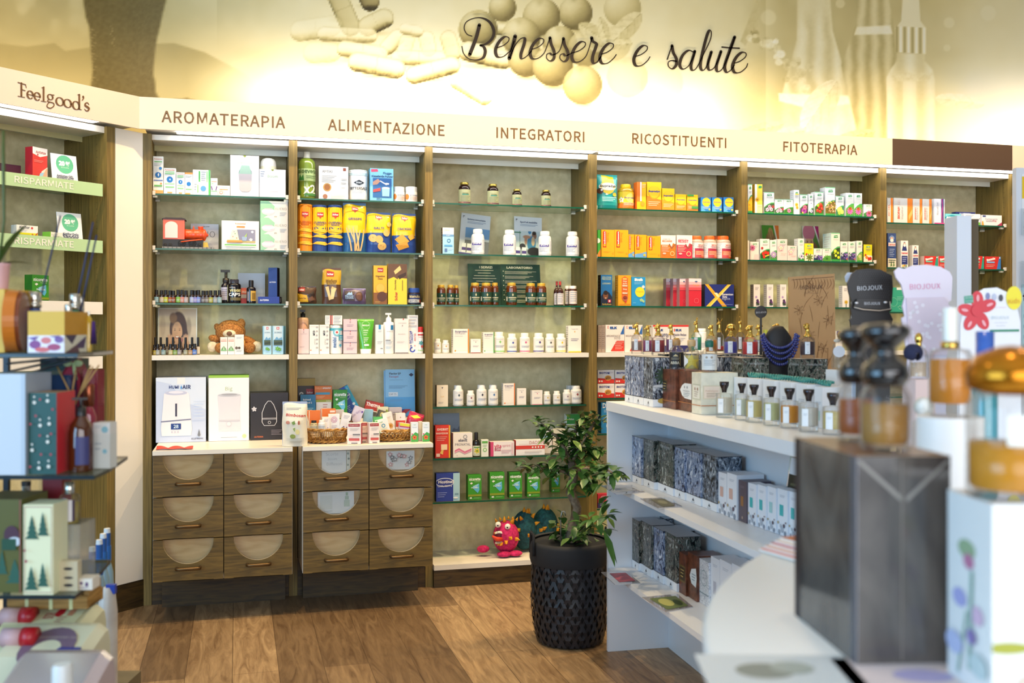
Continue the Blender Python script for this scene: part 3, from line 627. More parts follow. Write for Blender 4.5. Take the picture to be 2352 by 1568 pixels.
def pouch(look, x0, x1, yt, col, dec, yo=0.0, dp=.06, yb=None, side_c=None, rz=0, rx=0, ry=0, name='snack_pouch', top=.08, cat='bag', crimp=True, paint=None):
    xc, Yp, w_, h_, z0 = spot(x0, x1, yt, yo, yb); mb = MB(); nu, nv = 14, 20
    def bulge(u, v): return dp/2*max(0, 1-abs(2*u-1)**3.0)**.7*min(1, max(0, (1-v)/.42))**.75*min(1, .72+v*1.4)
    wv = lambda u, v: 1-.05*math.sin(PI*min(1, v*1.1))*0-.03*v
    F_ = lambda u, v, l: ((u-.5)*w_*wv(u, v)+.002*math.sin(9*v), dp/2-bulge(u, v)-EPS*2.2*l, v*h_*(1-.0)+.004*math.sin(6*u)*(v > .9))
    Bk = lambda u, v: ((u-.5)*w_*wv(u, v), dp/2+bulge(u, v), v*h_)
    vs = [F_(i/nu, j/nv, 0) for j in range(nv+1) for i in range(nu+1)]; n = len(vs); vs += [Bk(i/nu, j/nv) for j in range(nv+1) for i in range(nu+1)]
    for j in range(nv):
        for i in range(nu):
            a = j*(nu+1)+i; c_ = paint((i+.5)/nu, (j+.5)/nv) if paint else col
            mb.add([vs[q] for q in (a, a+1, a+nu+2, a+nu+1)], [(0, 1, 2, 3)], P(c_, .28, coat=.2), True)
    fb = [(n+j*(nu+1)+i+1, n+j*(nu+1)+i, n+(j+1)*(nu+1)+i, n+(j+1)*(nu+1)+i+1) for j in range(nv) for i in range(nu)]
    ed = [(j*(nu+1)+e, (j+1)*(nu+1)+e, n+(j+1)*(nu+1)+e, n+j*(nu+1)+e) for j in range(nv) for e in (0, nu)]+[(i, i+1, n+i+1, n+i) for i in range(nu)]
    mb.add(vs, fb+ed, P(side_c or col, .3, coat=.2), True)
    if crimp: mb.box(-w_*.49, w_*.49, dp/2-.0012, dp/2+.0012, h_*.965, h_*1.03, P(side_c or col, .3))
    decals(mb, (F_, w_, h_), dec, curved=2)
    o = mb.obj(name, loc=(xc, Yp, z0), rot=(math.radians(rx), math.radians(ry), math.radians(rz))); return lab(o, look, cat)
AMB = G('3a1a06', .75, .08); DARKB = P('120d14', .12, coat=.6)
GL = 'l 9aa6b4'          # grey small print
# ---- bay 1, top shelf
shelf(ZG[0], 'on the top aromaterapia shelf')
def spray(look, x0, x1, yt, k=0):
    d_ = 't Puressentiel .5 .93 .8 0 d8744e;r .12 .84 .88 .87 7fc27a;%s 3 .1 .9 .80 .03;' % GL
    d_ += ('c .5 .50 .3 1b78c4;p ffffff .45 .52 .55 .56 .6 .5 .5 .45;c .72 .68 .15 2a83cb;r .05 .345 .95 .37 5672b8;c .78 .27 .1 e98a3c;r .1 .19 .9 .23 62b45f;r 0 0 1 .09 f0a75a' if k == 0 else 'c .5 .56 .26 1b78c4;p ffffff .46 .57 .53 .60 .58 .55 .5 .52;r .12 .77 .88 .81 84cc7e;r .1 .38 .9 .41 9bd494;r .14 .25 .86 .29 84cc7e;r .3 .03 .7 .08 f0a75a')
    return K(look, x0, x1, yt, 'f3f4ee', d_, sd='r 0 0 1 .1 f0a75a;%s 8 .1 .9 .8 .06' % GL)
spray('tallest white spray carton with two blue globes', 349, 375, 359); spray('white spray carton with one blue globe, second tallest', 376, 404, 386, 1); spray('white spray carton with blue globe beside the orange-topped one', 405, 424, 395.6, 1)
K('white spray carton with orange top edge and blue globe', 424.6, 442.5, 396, 'f3f4ee', 'r 0 .92 1 1 ef9a45;%s 3 .1 .9 .84 .035;c .5 .48 .28 1b78c4;r .12 .22 .88 .26 84cc7e;r .05 0 .7 .07 f0a75a' % GL)
K('white carton lying on its side with green bars', 443, 483, 390, 'f5f6f0', 'r .33 .52 .42 .95 54b95a;r .9 0 1 1 58c060;r .78 .52 .86 .95 a5dba0;%s 5 .48 .75 .9 .08;c .6 .26 .16 5aa0d8;r .25 .1 .32 .4 9ed39a;%s 3 .08 .22 .4 .1' % (GL, GL))
K('small white carton with purple lavender sprigs', 484, 499.5, 409, 'f5f4ef', 'r .1 .78 .9 .82 e8906a;r .15 .66 .4 .7 7fc27a;p 6a4b8c .02 .5 .14 .56 .3 .32 .2 .28;p 6a4b8c .98 .5 .86 .56 .7 .3 .8 .26;r .05 .23 .95 .26 62b45f;%s 2 .1 .9 .14 .05' % GL)
K('low white carton with an orange stripe', 500, 528, 426, 'f6f4ee', 't Puressentiel .5 .84 .6 0 6fb7b7;r .15 .57 .85 .65 f0935a;c .28 .3 .14 f08a4a;c .28 .3 .09 ffffff;a .28 .25 .26 9fd59a .9')
def lamp_pic(u, v, s, top_, bod): return 'p %s %g %g %g %g %g %g %g %g;' % (top_, u-.12*s, v+.3*s, u+.12*s, v+.3*s, u+.2*s, v+.12*s, u-.2*s, v+.12*s)+'p %s %g %g %g %g %g %g %g %g %g %g %g %g' % (bod, u-.2*s, v+.12*s, u+.2*s, v+.12*s, u+.18*s, v-.2*s, u+.1*s, v-.26*s, u-.1*s, v-.26*s, u-.18*s, v-.2*s)
K('tall white lantern carton picturing a green-topped lamp with handle', 529, 595, 357, 'f1f1f4', 'c .5 .99 .05 8f9a3c;t Lucciola .5 .83 .46 0 8cb84c 0 -.004;a .52 .565 .23 5d6f7d .93;r .26 .3 .78 .53 f1f1f4;'+lamp_pic(.52, .41, 1.15, '9fc0b0', 'bdb6bb')+';%s 1 .1 .9 .06 .02' % GL, dp=.12, name='lamp_box')
K('white lamp carton with green lettering below a dome lamp', 596, 656, 389, 'f0f0f6', 'c .5 .99 .05 8f9a3c;t Boom .5 .75 .38 0 8cb84c 0 -.004;p d9d9ec .28 .2 .72 .2 .74 .45 .66 .57 .34 .57 .26 .45;c .5 .3 .03 c0c0dd;%s 3 .04 .2 .9 .08' % GL, dp=.11, name='lamp_box')
xc, Yp, w_, h_, z0 = spot(598, 636, 360, .012, 389); t = empty('dome_lamp', (xc, Yp+w_/2+.005, z0))
MB().lathe([(w_*.46, 0), (w_*.5, .004), (w_*.5, h_*.3)], P('e9e8c8', .4), 24).obj('base', t); MB().lathe([(w_*.5, h_*.3), (w_*.49, h_*.5), (w_*.46, h_*.72), (w_*.36, h_*.9), (w_*.2, h_*.985), (0, h_)], P('eceee8', .3), 24).obj('shade', t)
lab(t, 'small white dome lamp standing on its carton', 'lamp')
# ---- bay 1, second shelf
shelf(ZG[1], 'on the second aromaterapia shelf')
xa, Yp, wt, ht, z0 = spot(372, 491, 500, .0); ORG = P('ee5423', .35, coat=.3); BLK = P('26221f', .4)
t = empty('toy_train', (xa, Yp+.05, z0)); lab(t, 'orange toy steam engine lamp with black roof', 'toy'); s_ = wt/119.0; X_ = lambda px: -wt/2+(px-372)*s_; Z_ = lambda py: (575-py)*ht/75.0; dy = .036
mb = MB(); mb.box(-wt/2, wt/2, -.045, .045, 0, .009, P('8e8a86', .5))
for q in range(12): mb.box(-wt/2+.006+q*wt/12, -wt/2+.010+q*wt/12, -.0465, -.045, 0, .010, P('5d5a58', .5))
mb.obj('track_base', t)
MB().box(X_(373), X_(466), -dy, dy, .012, Z_(552), BLK).obj('chassis', t)
mb = MB(); mb.box(X_(374), X_(423), -dy-.002, dy+.002, Z_(552), Z_(504), ORG); mb.prism([(X_(374), Z_(504)), (X_(423), Z_(504)), (X_(417), Z_(501)), (X_(380), Z_(501))], -dy, dy, ORG); mb.obj('cab', t)
wz = Z_(528); cx_ = X_(393); rw = .030
MB().prism([(cx_-rw, Z_(549)), (cx_+rw, Z_(549))]+[(cx_+rw*math.cos(PI*q/12), Z_(520)+.022*math.sin(PI*q/12)) for q in range(13)], -dy-.005, -dy-.0015, P('d9d5cc', .4)).obj('window', t)
MB().prism([(X_(371), Z_(504)), (X_(427), Z_(505)), (X_(425), Z_(502)), (X_(417), Z_(500)), (X_(380), Z_(500)), (X_(372), Z_(502.5))], -dy-.006, dy+.006, P('3a2a24', .4)).obj('roof', t)
mb = MB(); rot = Matrix.Rotation(PI/2, 3, 'Y'); zb = (Z_(526)+Z_(552))/2; rb = (Z_(526)-Z_(552))/2
pr = [(X_(415), rb), (X_(425), rb), (X_(426), rb*1.05), (X_(428), rb*1.05), (X_(428.5), rb), (X_(444), rb), (X_(445), rb*1.06), (X_(447), rb*1.06), (X_(448), rb), (X_(465), rb*1.0), (X_(466), rb*1.12), (X_(470), rb*1.1), (X_(472), rb*.8), (X_(475), rb*.3), (X_(478), rb*.12)]
vs = [(x, r_*math.cos(2*PI*k/20), zb+r_*math.sin(2*PI*k/20)) for x, r_ in pr for k in range(20)]; mb.add(vs, [(i*20+k, i*20+(k+1) % 20, (i+1)*20+(k+1) % 20, (i+1)*20+k) for i in range(len(pr)-1) for k in range(20)], ORG, True); mb.obj('boiler', t)
MB().lathe([(.011, zb), (.012, Z_(522)), (.014, Z_(520)), (.013, Z_(518.5))], ORG, 14, c=(X_(460), 0, 0)).obj('chimney', t); MB().lathe([(.006, zb), (.006, Z_(526)), (.002, Z_(520)), (.002, Z_(517.5))], ORG, 10, c=(X_(443.5), 0, 0)).obj('whistle', t)
for px, r_ in ((417, .0185), (441, .0185), (379, .0085), (390.5, .0085), (457.5, .0095)):
    mb = MB(); cxx = X_(px); zc = .009+r_+.0005
    mb.tube([(cxx+r_*.9*math.cos(2*PI*k/20), -dy-.006, zc+r_*.9*math.sin(2*PI*k/20)) for k in range(20)], r_*.11, BLK, 6, True)
    for k in range(8): a = PI*k/8; mb.tube([(cxx-r_*.9*math.cos(a), -dy-.006, zc-r_*.9*math.sin(a)), (cxx+r_*.9*math.cos(a), -dy-.006, zc+r_*.9*math.sin(a))], r_*.05, P('4a4644', .4), 5)
    mb.lathe([(r_*.22, 0), (r_*.22, .003)], BLK, 10, c=(cxx, -dy-.008, zc)); mb.obj('wheel', t)
MB().tube([(X_(415), -dy-.012, Z_(559)), (X_(440), -dy-.012, Z_(555)), (X_(465), -dy-.012, Z_(552))], .0032, ORG, 6).obj('coupling_rod', t)
MB().prism([(X_(466), .010), (X_(479), .010), (X_(476), Z_(558)), (X_(466), Z_(558))], -dy*.8, dy*.8, P('cfae3a', .4)).obj('cowcatcher', t)
K('grey-white lamp carton half hidden behind the toy engine', 438, 502, 514, 'd2d4da', 't NIO .62 .62 .5 0 4b4b50 0 -.006;t GEA_LUNEN .55 .9 .24 0 5a6068', yo=.14, dp=.1, name='lamp_box')
K('white night-lamp carton picturing a spotted lampshade', 509, 595, 507, 'f6f1ea', 't Puressentiel .5 .9 .28 0 e09060;r .4 .76 .62 .82 ef8f4a;r .41 .24 .9 .7 8f8fa8;p c9b57a .41 .24 .9 .24 .9 .31 .41 .31;c .82 .62 .035 e6e6ef;f .78 .35 .05 f3f0ee d8d5da 5;p 9db2d0 .55 .31 .66 .31 .68 .45 .54 .45;p a9c86a .6 .45 .68 .58 .66 .44;p efe8d2 .22 .32 .47 .32 .41 .68 .28 .68;p d9a95a .13 .27 .56 .27 .54 .33 .15 .33;p c98f3e .15 .24 .54 .24 .56 .28 .13 .28;c .3 .45 .015 d88;c .36 .55 .015 8a8;c .33 .62 .012 88a;c .4 .4 .015 c94;r .08 .14 .92 .18 6cc061;%s 2 .12 .9 .07 .05' % GL, dp=.1, name='lamp_box')
for i, (yt, yb) in enumerate(((462, 500), (500, 537.7), (537.7, None))):
    K(('topmost', 'middle', 'lowest')[i]+' pale green and white lamp carton of the stack', 598, 662, yt, 'efe9e2', 'p 9ccfae 0 0 .12 0 .5 .38 .52 .7 .3 1 0 1;e .29 .35 .24 .2 d9d2dd;e .29 .4 .24 .14 e4dee8;r .15 .5 .43 .56 cdc4d3;t ALIENO .74 .55 .42 0 6f7d72 0 -.006;%s 3 .7 .95 .3 .08;t aNo .55 .08 .1 0 8a8f86' % GL, dp=.13, sc='8cc7a2', yb=yb, name='lamp_box', group=None)
# ---- bay 1, third shelf: oil bottles
shelf(ZG[2], 'on the third aromaterapia shelf')
ORD = ['first', 'second', 'third', 'fourth', 'fifth', 'sixth', 'seventh', 'eighth', 'ninth', 'tenth', 'eleventh', 'twelfth', 'thirteenth', 'fourteenth', 'fifteenth', 'sixteenth']
CNM = (('6f98d0', 'blue'), ('8fb8b8', 'teal'), ('9aa0a8', 'grey'), ('c9b79a', 'beige'), ('b9bf3a', 'lime'), ('96602a', 'brown'), ('86b84a', 'green'), ('c98a80', 'salmon'), ('9a8fc0', 'violet'))
OC = {}
def oil(cx, yt, col, wpx=11, yo=0.0, tall=False, row='short', cap='1a1716', body=None):
    kd = (row, yo); OC[kd] = OC.get(kd, 0)+1; o_ = ORD[OC[kd]-1]; cn = min(CNM, key=lambda q: sum((a-b)**2 for a, b in zip(rgb(col), rgb(q[0]))))[1]
    rowname = {'short': 'small oil bottle with %s label, %s from the upright', 'roll': 'tall roll-on bottle with %s label, %s from the upright', 'low': 'short oil bottle with %s label, %s from the upright'}[row] % (cn, o_)
    o = J(rowname, cx-wpx/2, cx+wpx/2, yt, body or P('2a1408', .15, coat=.5), cap, '%s 2 .2 .8 .5 .2' % 'l d8d8d8', yo=yo, capf=.36 if row != 'roll' else .5, capw=.72 if row != 'roll' else .62, sh=.08, labv=(.04, .46), labc=col, lspan=2.4, name='oil_bottle', group={'short': 'essential oil bottles on the third shelf', 'roll': 'roll-on bottles on the white shelf', 'low': 'oil bottles on the white shelf'}[row]); return o
for cx, yt, col in ((113, 455, '8fb8c8'), (188, 460, 'c9b79a'), (245, 457, 'b9bf3a'), (303, 462, '9a5a2a'), (350, 465, '8a4a30'), (416, 452, '86b84a'), (470, 455, 'c98a80'), (525, 462, 'b8a8a8'), (607, 458, 'aab4d8'), (653, 462, '8f8ac8'), (697, 458, '7d92d8'), (765, 465, '6a6468'), (815, 465, '7a7470'), (868, 462, 'a8a850'), (930, 462, '9aa0a8'), (990, 460, '8fb0b8')):
    oil(340+cx/6.03, 590+yt/6.03, col)
xc, Yp, w_, h_, z0 = spot(507, 531, 619, .04); t = empty('foam_pump_bottle', (xc, Yp+w_/2, z0)); lab(t, 'dark foaming hand wash bottle with black pump', 'bottle'); r = w_/2
MB().lathe([(r*.9, 0), (r, .004), (r, h_*.45), (r*.95, h_*.54), (r*.5, h_*.62), (r*.5, h_*.64)], P('17121c', .12, coat=.6), 20).obj('body', t); MB().lathe([(r*.62, h_*.62), (r*.66, h_*.64), (r*.66, h_*.74), (r*.3, h_*.76), (r*.3, h_*.93)], BLK, 16).obj('collar', t); MB().box(-r*1.05, r*.75, -r*.3, r*.3, h_*.93, h_, BLK).obj('pump_head', t)
lm = MB(); decals(lm, cyl(r*1.01, h_*.1, h_*.38, 2.4), 'r 0 0 1 1 c9c4d4;%s 4 .1 .9 .8 .15' % 'l 8a869a', curved=1); lm.obj('label', t)
J('wide dark capsule jar lettered in white with gold panel', 522.5, 554, 640.6, DARKB, P('2b2630', .25), 'r 0 0 .12 1 b7b47a;t VEGGIE .56 .66 .62 .16 f1e9a8;t CAPS .52 .42 .62 .2 ffffff;r .3 .06 .86 .24 6e6440;t doTERRA .4 .85 .3 0 cfc8c8', capf=.16, capw=.66, sh=.1, labv=(.08, .76), name='capsule_jar', rib=True)
K('red and orange carton behind the dark bottles', 554, 568, 661, 'b6482c', 'r 0 .62 1 .88 d46a3a;r 0 .35 1 .58 b8a89a;r 0 0 1 .33 b02c28;t Med .5 .75 .6 0 f0d8c8', yo=.06, dp=.03)
K('large plain grey-white carton at the back', 546.5, 608.7, 627, 'd4d6da', '', yo=.17, dp=.06, name='carton')
J('slim dark bottle with a gold label', 566, 588, 643, P('17101a', .12, coat=.6), '171417', 'r .46 .1 .92 .86 c9a24a;r .55 .2 .83 .7 8a6a28;r .2 .1 .36 .8 8f8a96', capf=.28, capw=.52, sh=.1, labv=(.05, .62), name='oil_bottle')
K('tall dark blue upright carton', 616, 637, 614.5, '253a86', 't doTERRA .5 .6 .75 0 e8e8f4', yo=.06, dp=.045, rz=-18, name='oil_box', sc='18173a')
K('dark blue carton lying flat before the tall one', 592, 642, 681, '2a3a90', 't doTERRA .3 .5 .42 0 f1f1f8', yo=.0, dp=.06, rz=-14, name='oil_box', sc='201c48', rd='t O .4 .5 .3 0 e8e8f4')
# ---- bay 1, white shelf
shelf(ZW, 'on the white aromaterapia shelf', 5.345)
def poster(name, look, x0, x1, yt, yo, painter, nu=60, nv=70, rx=-6, th=.006, frame=None, rz=0, ry=0, yb=None, cat='poster', thing_=True):
    """a printed card: inks stored per point of the sheet"""
    xc, Yp, w_, h_, z0 = spot(x0, x1, yt, yo, yb); u, v = np.meshgrid(np.linspace(0, 1, nu), np.linspace(0, 1, nv)); u, v = u.ravel(), v.ravel(); c_ = painter(u, v)
    vs = np.stack([(u-.5)*w_, np.full_like(u, -.0004), v*h_], 1); I = (np.arange(nu-1)[None]+nu*np.arange(nv-1)[:, None]).ravel()
    me = bpy.data.meshes.new('printed_sheet'); me.from_pydata(vs.tolist(), [], np.stack([I, I+1, I+1+nu, I+nu], 1).tolist()); me.update()
    a = me.attributes.new('ink', 'FLOAT_COLOR', 'POINT'); a.data.foreach_set('color', np.concatenate([c_, np.ones((len(u), 1))], 1).astype(np.float32).ravel()); me.materials.append(attrmat('printed_sheet', .35))
    R_ = (math.radians(rx), math.radians(ry), math.radians(rz)); mb = MB(); mb.box(-w_/2-(.006 if frame else 0), w_/2+(.006 if frame else 0), 0, th, 0, h_+(.006 if frame else 0), frame or P('e9e4da', .5))
    t = mb.obj(name, loc=(xc, Yp, z0+w_/2*abs(math.sin(R_[1]))), rot=R_); s = bpy.data.objects.new('printed_sheet', me); COL.objects.link(s); s.parent = t
    lab(t, look, cat); return t, w_, h_
def pc(h): return np.array(rgb(h))
def blend(c, m_, h): return c*(1-m_[:, None])+pc(h)*m_[:, None]
def el(u, v, cu, cv, ru, rv, soft=.12): return np.clip((1-np.hypot((u-cu)/ru, (v-cv)/rv))/soft, 0, 1)
def smiling(u, v):
    c = np.tile(pc('dcc9b4'), (len(u), 1)); c = blend(c, el(u, v, .1, .62, .09, .3, .4)*.5, 'b39a84'); c = blend(c, el(u, v, .8, .6, .09, .25, .4)*.6, '8a7566'); c = blend(c, el(u, v, .7, .15, .3, .3, .5)*.4, 'f0e2d2')
    c = blend(c, el(u, v, .52, .55, .25, .42), '4a2a1e'); c = blend(c, el(u, v, .6, .35, .2, .36), '3e231a'); c = blend(c, el(u, v, .38, .8, .12, .14, .3), '8f6a4c')
    c = blend(c, el(u, v, .49, .1, .12, .2), 'd0a184'); c = blend(c, el(u, v, .49, .48, .145, .25), 'dcae8c'); c = blend(c, el(u, v, .43, .58, .11, .14, .9)*.5, 'efcdb0')
    for e in (.425, .555): c = blend(c, el(u, v, e, .53, .028, .012, .5), '2b1a14'); c = blend(c, el(u, v, e, .565, .04, .008, .6)*.7, '4a3022')
    c = blend(c, el(u, v, .49, .46, .02, .03, .9)*.3, 'b98a6c'); c = blend(c, el(u, v, .49, .375, .065, .035), 'b4524a'); c = blend(c, el(u, v, .49, .383, .05, .02), 'f6efe8')
    for e, g in ((.3, 1), (.72, -1)):
        c = blend(c, el(u, v, e, .22, .11, .13, .2), 'd9a988')
        for k in range(4): a = (.5+.28*k); x = e-g*.02+g*.0; c = blend(c, el(u, v, e-g*(.05-.045*k), .36+.015*k*(2-k), .026, .085, .3), 'dcae8e')
    c = blend(c, el(u, v, .38, .3, .022, .045, .2), 'b98a2a'); c = blend(c, el(u, v, .62, .31, .03, .055, .2), 'b06a6a'); c = blend(c, el(u, v, .38, .36, .014, .02, .2), '201816'); c = blend(c, el(u, v, .62, .385, .018, .025, .2), '201816')
    return c
poster('framed_photo', 'white framed photo of a smiling woman holding oil bottles', 365, 450, 709, .22, smiling, 90, 110, frame=P('efece6', .4), rx=-5)
for cx, yt, col in ((95, 1112, '8a8a80'), (175, 1112, 'a8a090'), (262, 1114, '706a60'), (346, 1112, '9a9a98'), (436, 1114, '807870'), (520, 1114, 'a89080'), (610, 1112, '8a8f90'), (692, 1112, 'd8d0c4')): oil(340+cx/6.03, 590+yt/6.03, col, 9, .05, row='roll')
for cx, yt, col in ((75, 1215, 'a89a30'), (130, 1206, '9aa0a0'), (213, 1206, '7f9a9a'), (312, 1206, 'b8b080'), (375, 1210, '7a9a48'), (432, 1204, '8f8a90'), (520, 1204, '9a9a80'), (585, 1208, 'b08a60'), (643, 1200, '4f78c8')): oil(340+cx/6.03, 590+yt/6.03, col, 11, .0, row='low')
def bear():
    xc, Yp, w_, h_, z0 = spot(478, 601, 732, .08); k = w_/123.0
    FUR = noisemat('bear_fur', '8a5422', 'c98a48', nscale=140, detail=4, rough=.9, bump=1.0); CRM = noisemat('bear_cream', 'd8c8a4', 'efe2c4', nscale=90, rough=.9, bump=.5); YEL = noisemat('bear_shirt', 'c99a48', 'd8b060', nscale=60, rough=.9)
    t = empty('teddy_bear', (xc, Yp+.03, z0)); lab(t, 'brown plush teddy bear with cream muzzle slumped', 'toy'); p = lambda x, y: ((x-539.5)*k, (815-y)*k)
    def b_(mb, px, py, y, rx_, ry_, rz_, mat, rot=None): x, z = p(px, py); mb.ball((x, y, max(z, rz_*k*.98 if rot is None else z)), (rx_*k, ry_*k, rz_*k), mat, 22, 14, rot)
    mb = MB(); b_(mb, 535, 792, .02, 34, 30, 24, FUR); b_(mb, 535, 790, -.012, 29, 24, 22, YEL); mb.obj('torso', t)
    mb = MB(); b_(mb, 529, 762, .0, 35, 30, 29, FUR); o = mb.obj('head', t)
    mb = MB(); b_(mb, 552, 744, -.01, 11, 7, 14, FUR, Matrix.Rotation(.3, 3, 'Y')); mb.obj('ear', o); mb = MB(); b_(mb, 500, 752, -.005, 8, 6, 11, FUR, Matrix.Rotation(-.6, 3, 'Y')); mb.obj('ear', o)
    mb = MB(); b_(mb, 527, 766, -.048, 16, 14, 10.5, CRM); mb.obj('muzzle', o); mb = MB(); b_(mb, 526.5, 766, -.074, 6.5, 4, 5.5, P('6a4632', .6)); mb.obj('nose', o)
    for ex in (517, 533): mb = MB(); b_(mb, ex, 753, -.052, 2.2, 1.6, 2.2, P('1a120c', .1)); mb.obj('eye', o)
    mb = MB(); b_(mb, 493, 778, -.005, 15, 11, 9, FUR, Matrix.Rotation(.25, 3, 'Y')); b_(mb, 572, 784, .0, 22, 12, 10, FUR, Matrix.Rotation(.5, 3, 'Y')); mb.obj('arms', t)
    for px, py, a in ((488, 797, .5), (590, 797, -.6)):
        x, z = p(px, py); mb = MB(); pts = [(x-.02, -.02, z+.026), (x+.024, -.02, z+.022), (x+.03, -.03, z-.018), (x-.014, -.034, z-.026)]
        mb.ball((x, -.015, max(.026, z)), (.026, .016, .028), CRM, 14, 10, Matrix.Rotation(a, 3, 'Y')); mb.obj('cuff', t)
    for px in (508, 572): mb = MB(); b_(mb, px, 800, -.03, 15, 20, 13, FUR); mb.obj('leg', t)
bear()
for a_, b2, yt, n_ in ((506, 522, 774, 'first'), (523, 538.5, 774, 'second')): K('small green-leaved white carton before the bear, %s of two' % n_, a_, b2, yt, 'f3efe6', 't Puressentiel .5 .88 .8 0 e0906a;r .08 .76 .92 .8 ea8a68;p 7fb070 .1 .3 .5 .5 .4 .26;p 7fb070 .9 .3 .5 .5 .6 .26;r .05 .22 .95 .27 7cc070', dp=.03)
K('slightly taller white carton at the bear foot', 539, 560, 768, 'f2efe9', '%s 2 .2 .8 .85 .05;e .2 .33 .15 .07 6a5a4a;e .5 .33 .15 .06 5a4a3a;%s 2 .2 .8 .2 .05' % (GL, GL), dp=.035)
def swiss(look, x0, x1, yo, rz=0): K(look, x0, x1, 748, '9fd0ea', 'r .12 .0 .9 1 a8d6ee;r .12 .5 .9 1 cfe4ee;r .38 .87 .62 .96 d0303c;r .47 .885 .53 .945 fff;r .42 .905 .58 .925 fff;t 33_SWISS .5 .77 .66 0 7a9ab0;p 6fa8d0 .15 .5 .4 .62 .55 .55 .85 .6 .9 .5;r .12 .32 .9 .5 4a5a44;p 2f3e30 .12 .41 .9 .43 .9 .38 .12 .36;f .45 .2 .22 6cb04a 8cc860 6;f .65 .17 .18 5fa040 8cc860 6;%s 1 .2 .8 .05 .03' % GL, yo=yo, dp=.04, rz=rz, name='herb_sweets_box')
swiss('sky blue sweets carton with lake view beside the bear', 604.5, 623.6, .0); swiss('sky blue sweets carton with lake view nearer the upright', 625.6, 651, .0)
K('sky blue carton standing behind the two lake-view cartons', 603, 618, 748.5, '8cc4e0', '', yo=.05, dp=.03); K('dark green and blue carton edge beside the upright', 645, 656, 748.5, '4a8a98', 'r 0 .3 .6 .6 3a5a3a', yo=.05, dp=.03)
# ---- bay 1, worktop
shelf(.797, 'on the aromaterapia worktop', 5.30)
K('large blue-white air humidifier carton', 358, 473, 867, 'cdd8ee', 'p dfe8f6 0 1 1 1 1 .5 .55 .62 .3 .9 0 .95;r .42 .9 .58 1 f0f0ee;t HUMI .36 .855 .2 0 2f3f7a;t AIR .61 .855 .17 0 2a356a;p 4a90d0 .485 .84 .505 .885 .525 .84 .505 .82;p f2eef0 .12 .1 .7 .1 .72 .2 .66 .75 .6 .79 .22 .79 .16 .75 .1 .2;e .4 .765 .22 .035 c9cbe0;e .4 .775 .15 .022 eceaf4;r .385 .4 .42 .6 2e2b45;p 6f7390 .1 .33 .7 .36 .7 .345 .1 .315;r .3 .2 .5 .29 1d3f86;t 28 .4 .245 .1 0 cfe4f4;c .32 .16 .018 cfc8d8;c .38 .16 .018 cfc8d8;c .44 .16 .018 cfc8d8;p 7a7f88 .83 .1 .86 .2 .89 .1 .86 .08;t ELLETRONIC .83 .05 .24 0 5a5f7a;l d0dcf0 6 .75 .98 .62 .05', dp=.16, sc='27252c', name='humidifier_box')
K('tall white diffuser carton with a green top flap', 479, 572, 862, 'f3f1f2', 'r 0 .965 1 1 9cc84a;t Big .5 .79 .17 0 a8c860 0 -.004;p e2dfe4 .25 .15 .8 .15 .77 .45 .8 .7 .22 .7 .26 .45;e .51 .7 .28 .025 c9c8cd;e .51 .71 .2 .015 a9a8ad;r .26 .3 .77 .32 d0cdd4;c .5 .26 .07 d6d3da;c .5 .26 .05 e8e6ea;c .88 .07 .05 c8dca0;%s 1 .3 .7 .05 .02' % GL, dp=.15, tc='79b83c', name='diffuser_box')
K('short black diffuser carton with white outline drawing', 575, 662, 902, '231e22', 'p e8e4e6 .3 .38 .36 .3 .64 .3 .7 .38 .7 .58 .62 .75 .54 .83 .46 .83 .38 .75 .3 .58;p 231e22 .315 .38 .365 .31 .635 .31 .685 .38 .685 .58 .61 .74 .535 .82 .465 .82 .39 .74 .315 .58;r .31 .455 .69 .465 e8e4e6;r .31 .435 .69 .44 e8e4e6;c .5 .37 .04 e8e4e6;c .5 .37 .03 231e22;t doTERRA .22 .07 .24 0 c8683a;l 8a8088 4 .55 .85 .2 .03;f .1 .66 .07 d8d4d6 c8c4c8 5', dp=.15, sc='1a1518', name='diffuser_box')
xc, Yp, w_, h_, z0 = spot(358, 443, 1019, -.33); mb = MB()
xs = np.linspace(0, 1, 17); vs = [((u-.5)*w_, (v-.5)*.06-.01*u, .004+.012*abs(math.sin(u*7+v))*(.3+.7*v)*(1-.3*u)) for v in (0, .33, .66, 1) for u in xs]; mb.add(vs, [(j*17+i, j*17+i+1, (j+1)*17+i+1, (j+1)*17+i) for j in range(3) for i in range(16)], P('d8442a', .6), True); mb.add([(x, y, z-.0012) for x, y, z in vs], [(j*17+i, j*17+i+1, (j+1)*17+i+1, (j+1)*17+i) for j in range(3) for i in range(16)], P('c83a24', .6), True)
o = mb.obj('crepe_paper', loc=(xc, 5.0, .797)); lab(o, 'crumpled strip of red crepe paper', 'paper')
CTX['Y'] = 4.96
pouch('cream milk powder bag with red lettering and fruit sprig', 647, 705, 926, 'e6e0cc', 't Bimbosan .55 .72 .8 .07 c0392e -4;l 9a9aa0 2 .15 .75 .88 .03;p 7a9a48 .4 .56 .52 .6 .56 .52 .46 .5;p 8aa850 .45 .42 .55 .44 .5 .34;e .25 .56 .08 .04 d08a70;e .62 .34 .08 .06 e0d490;e .42 .24 .11 .05 8a9a40;e .7 .55 .04 .05 b0604a;l c0b8a4 2 .3 .8 .12 .03', yo=-.01, dp=.075, side_c='a8b4d0', rz=-6, name='milk_powder_bag')
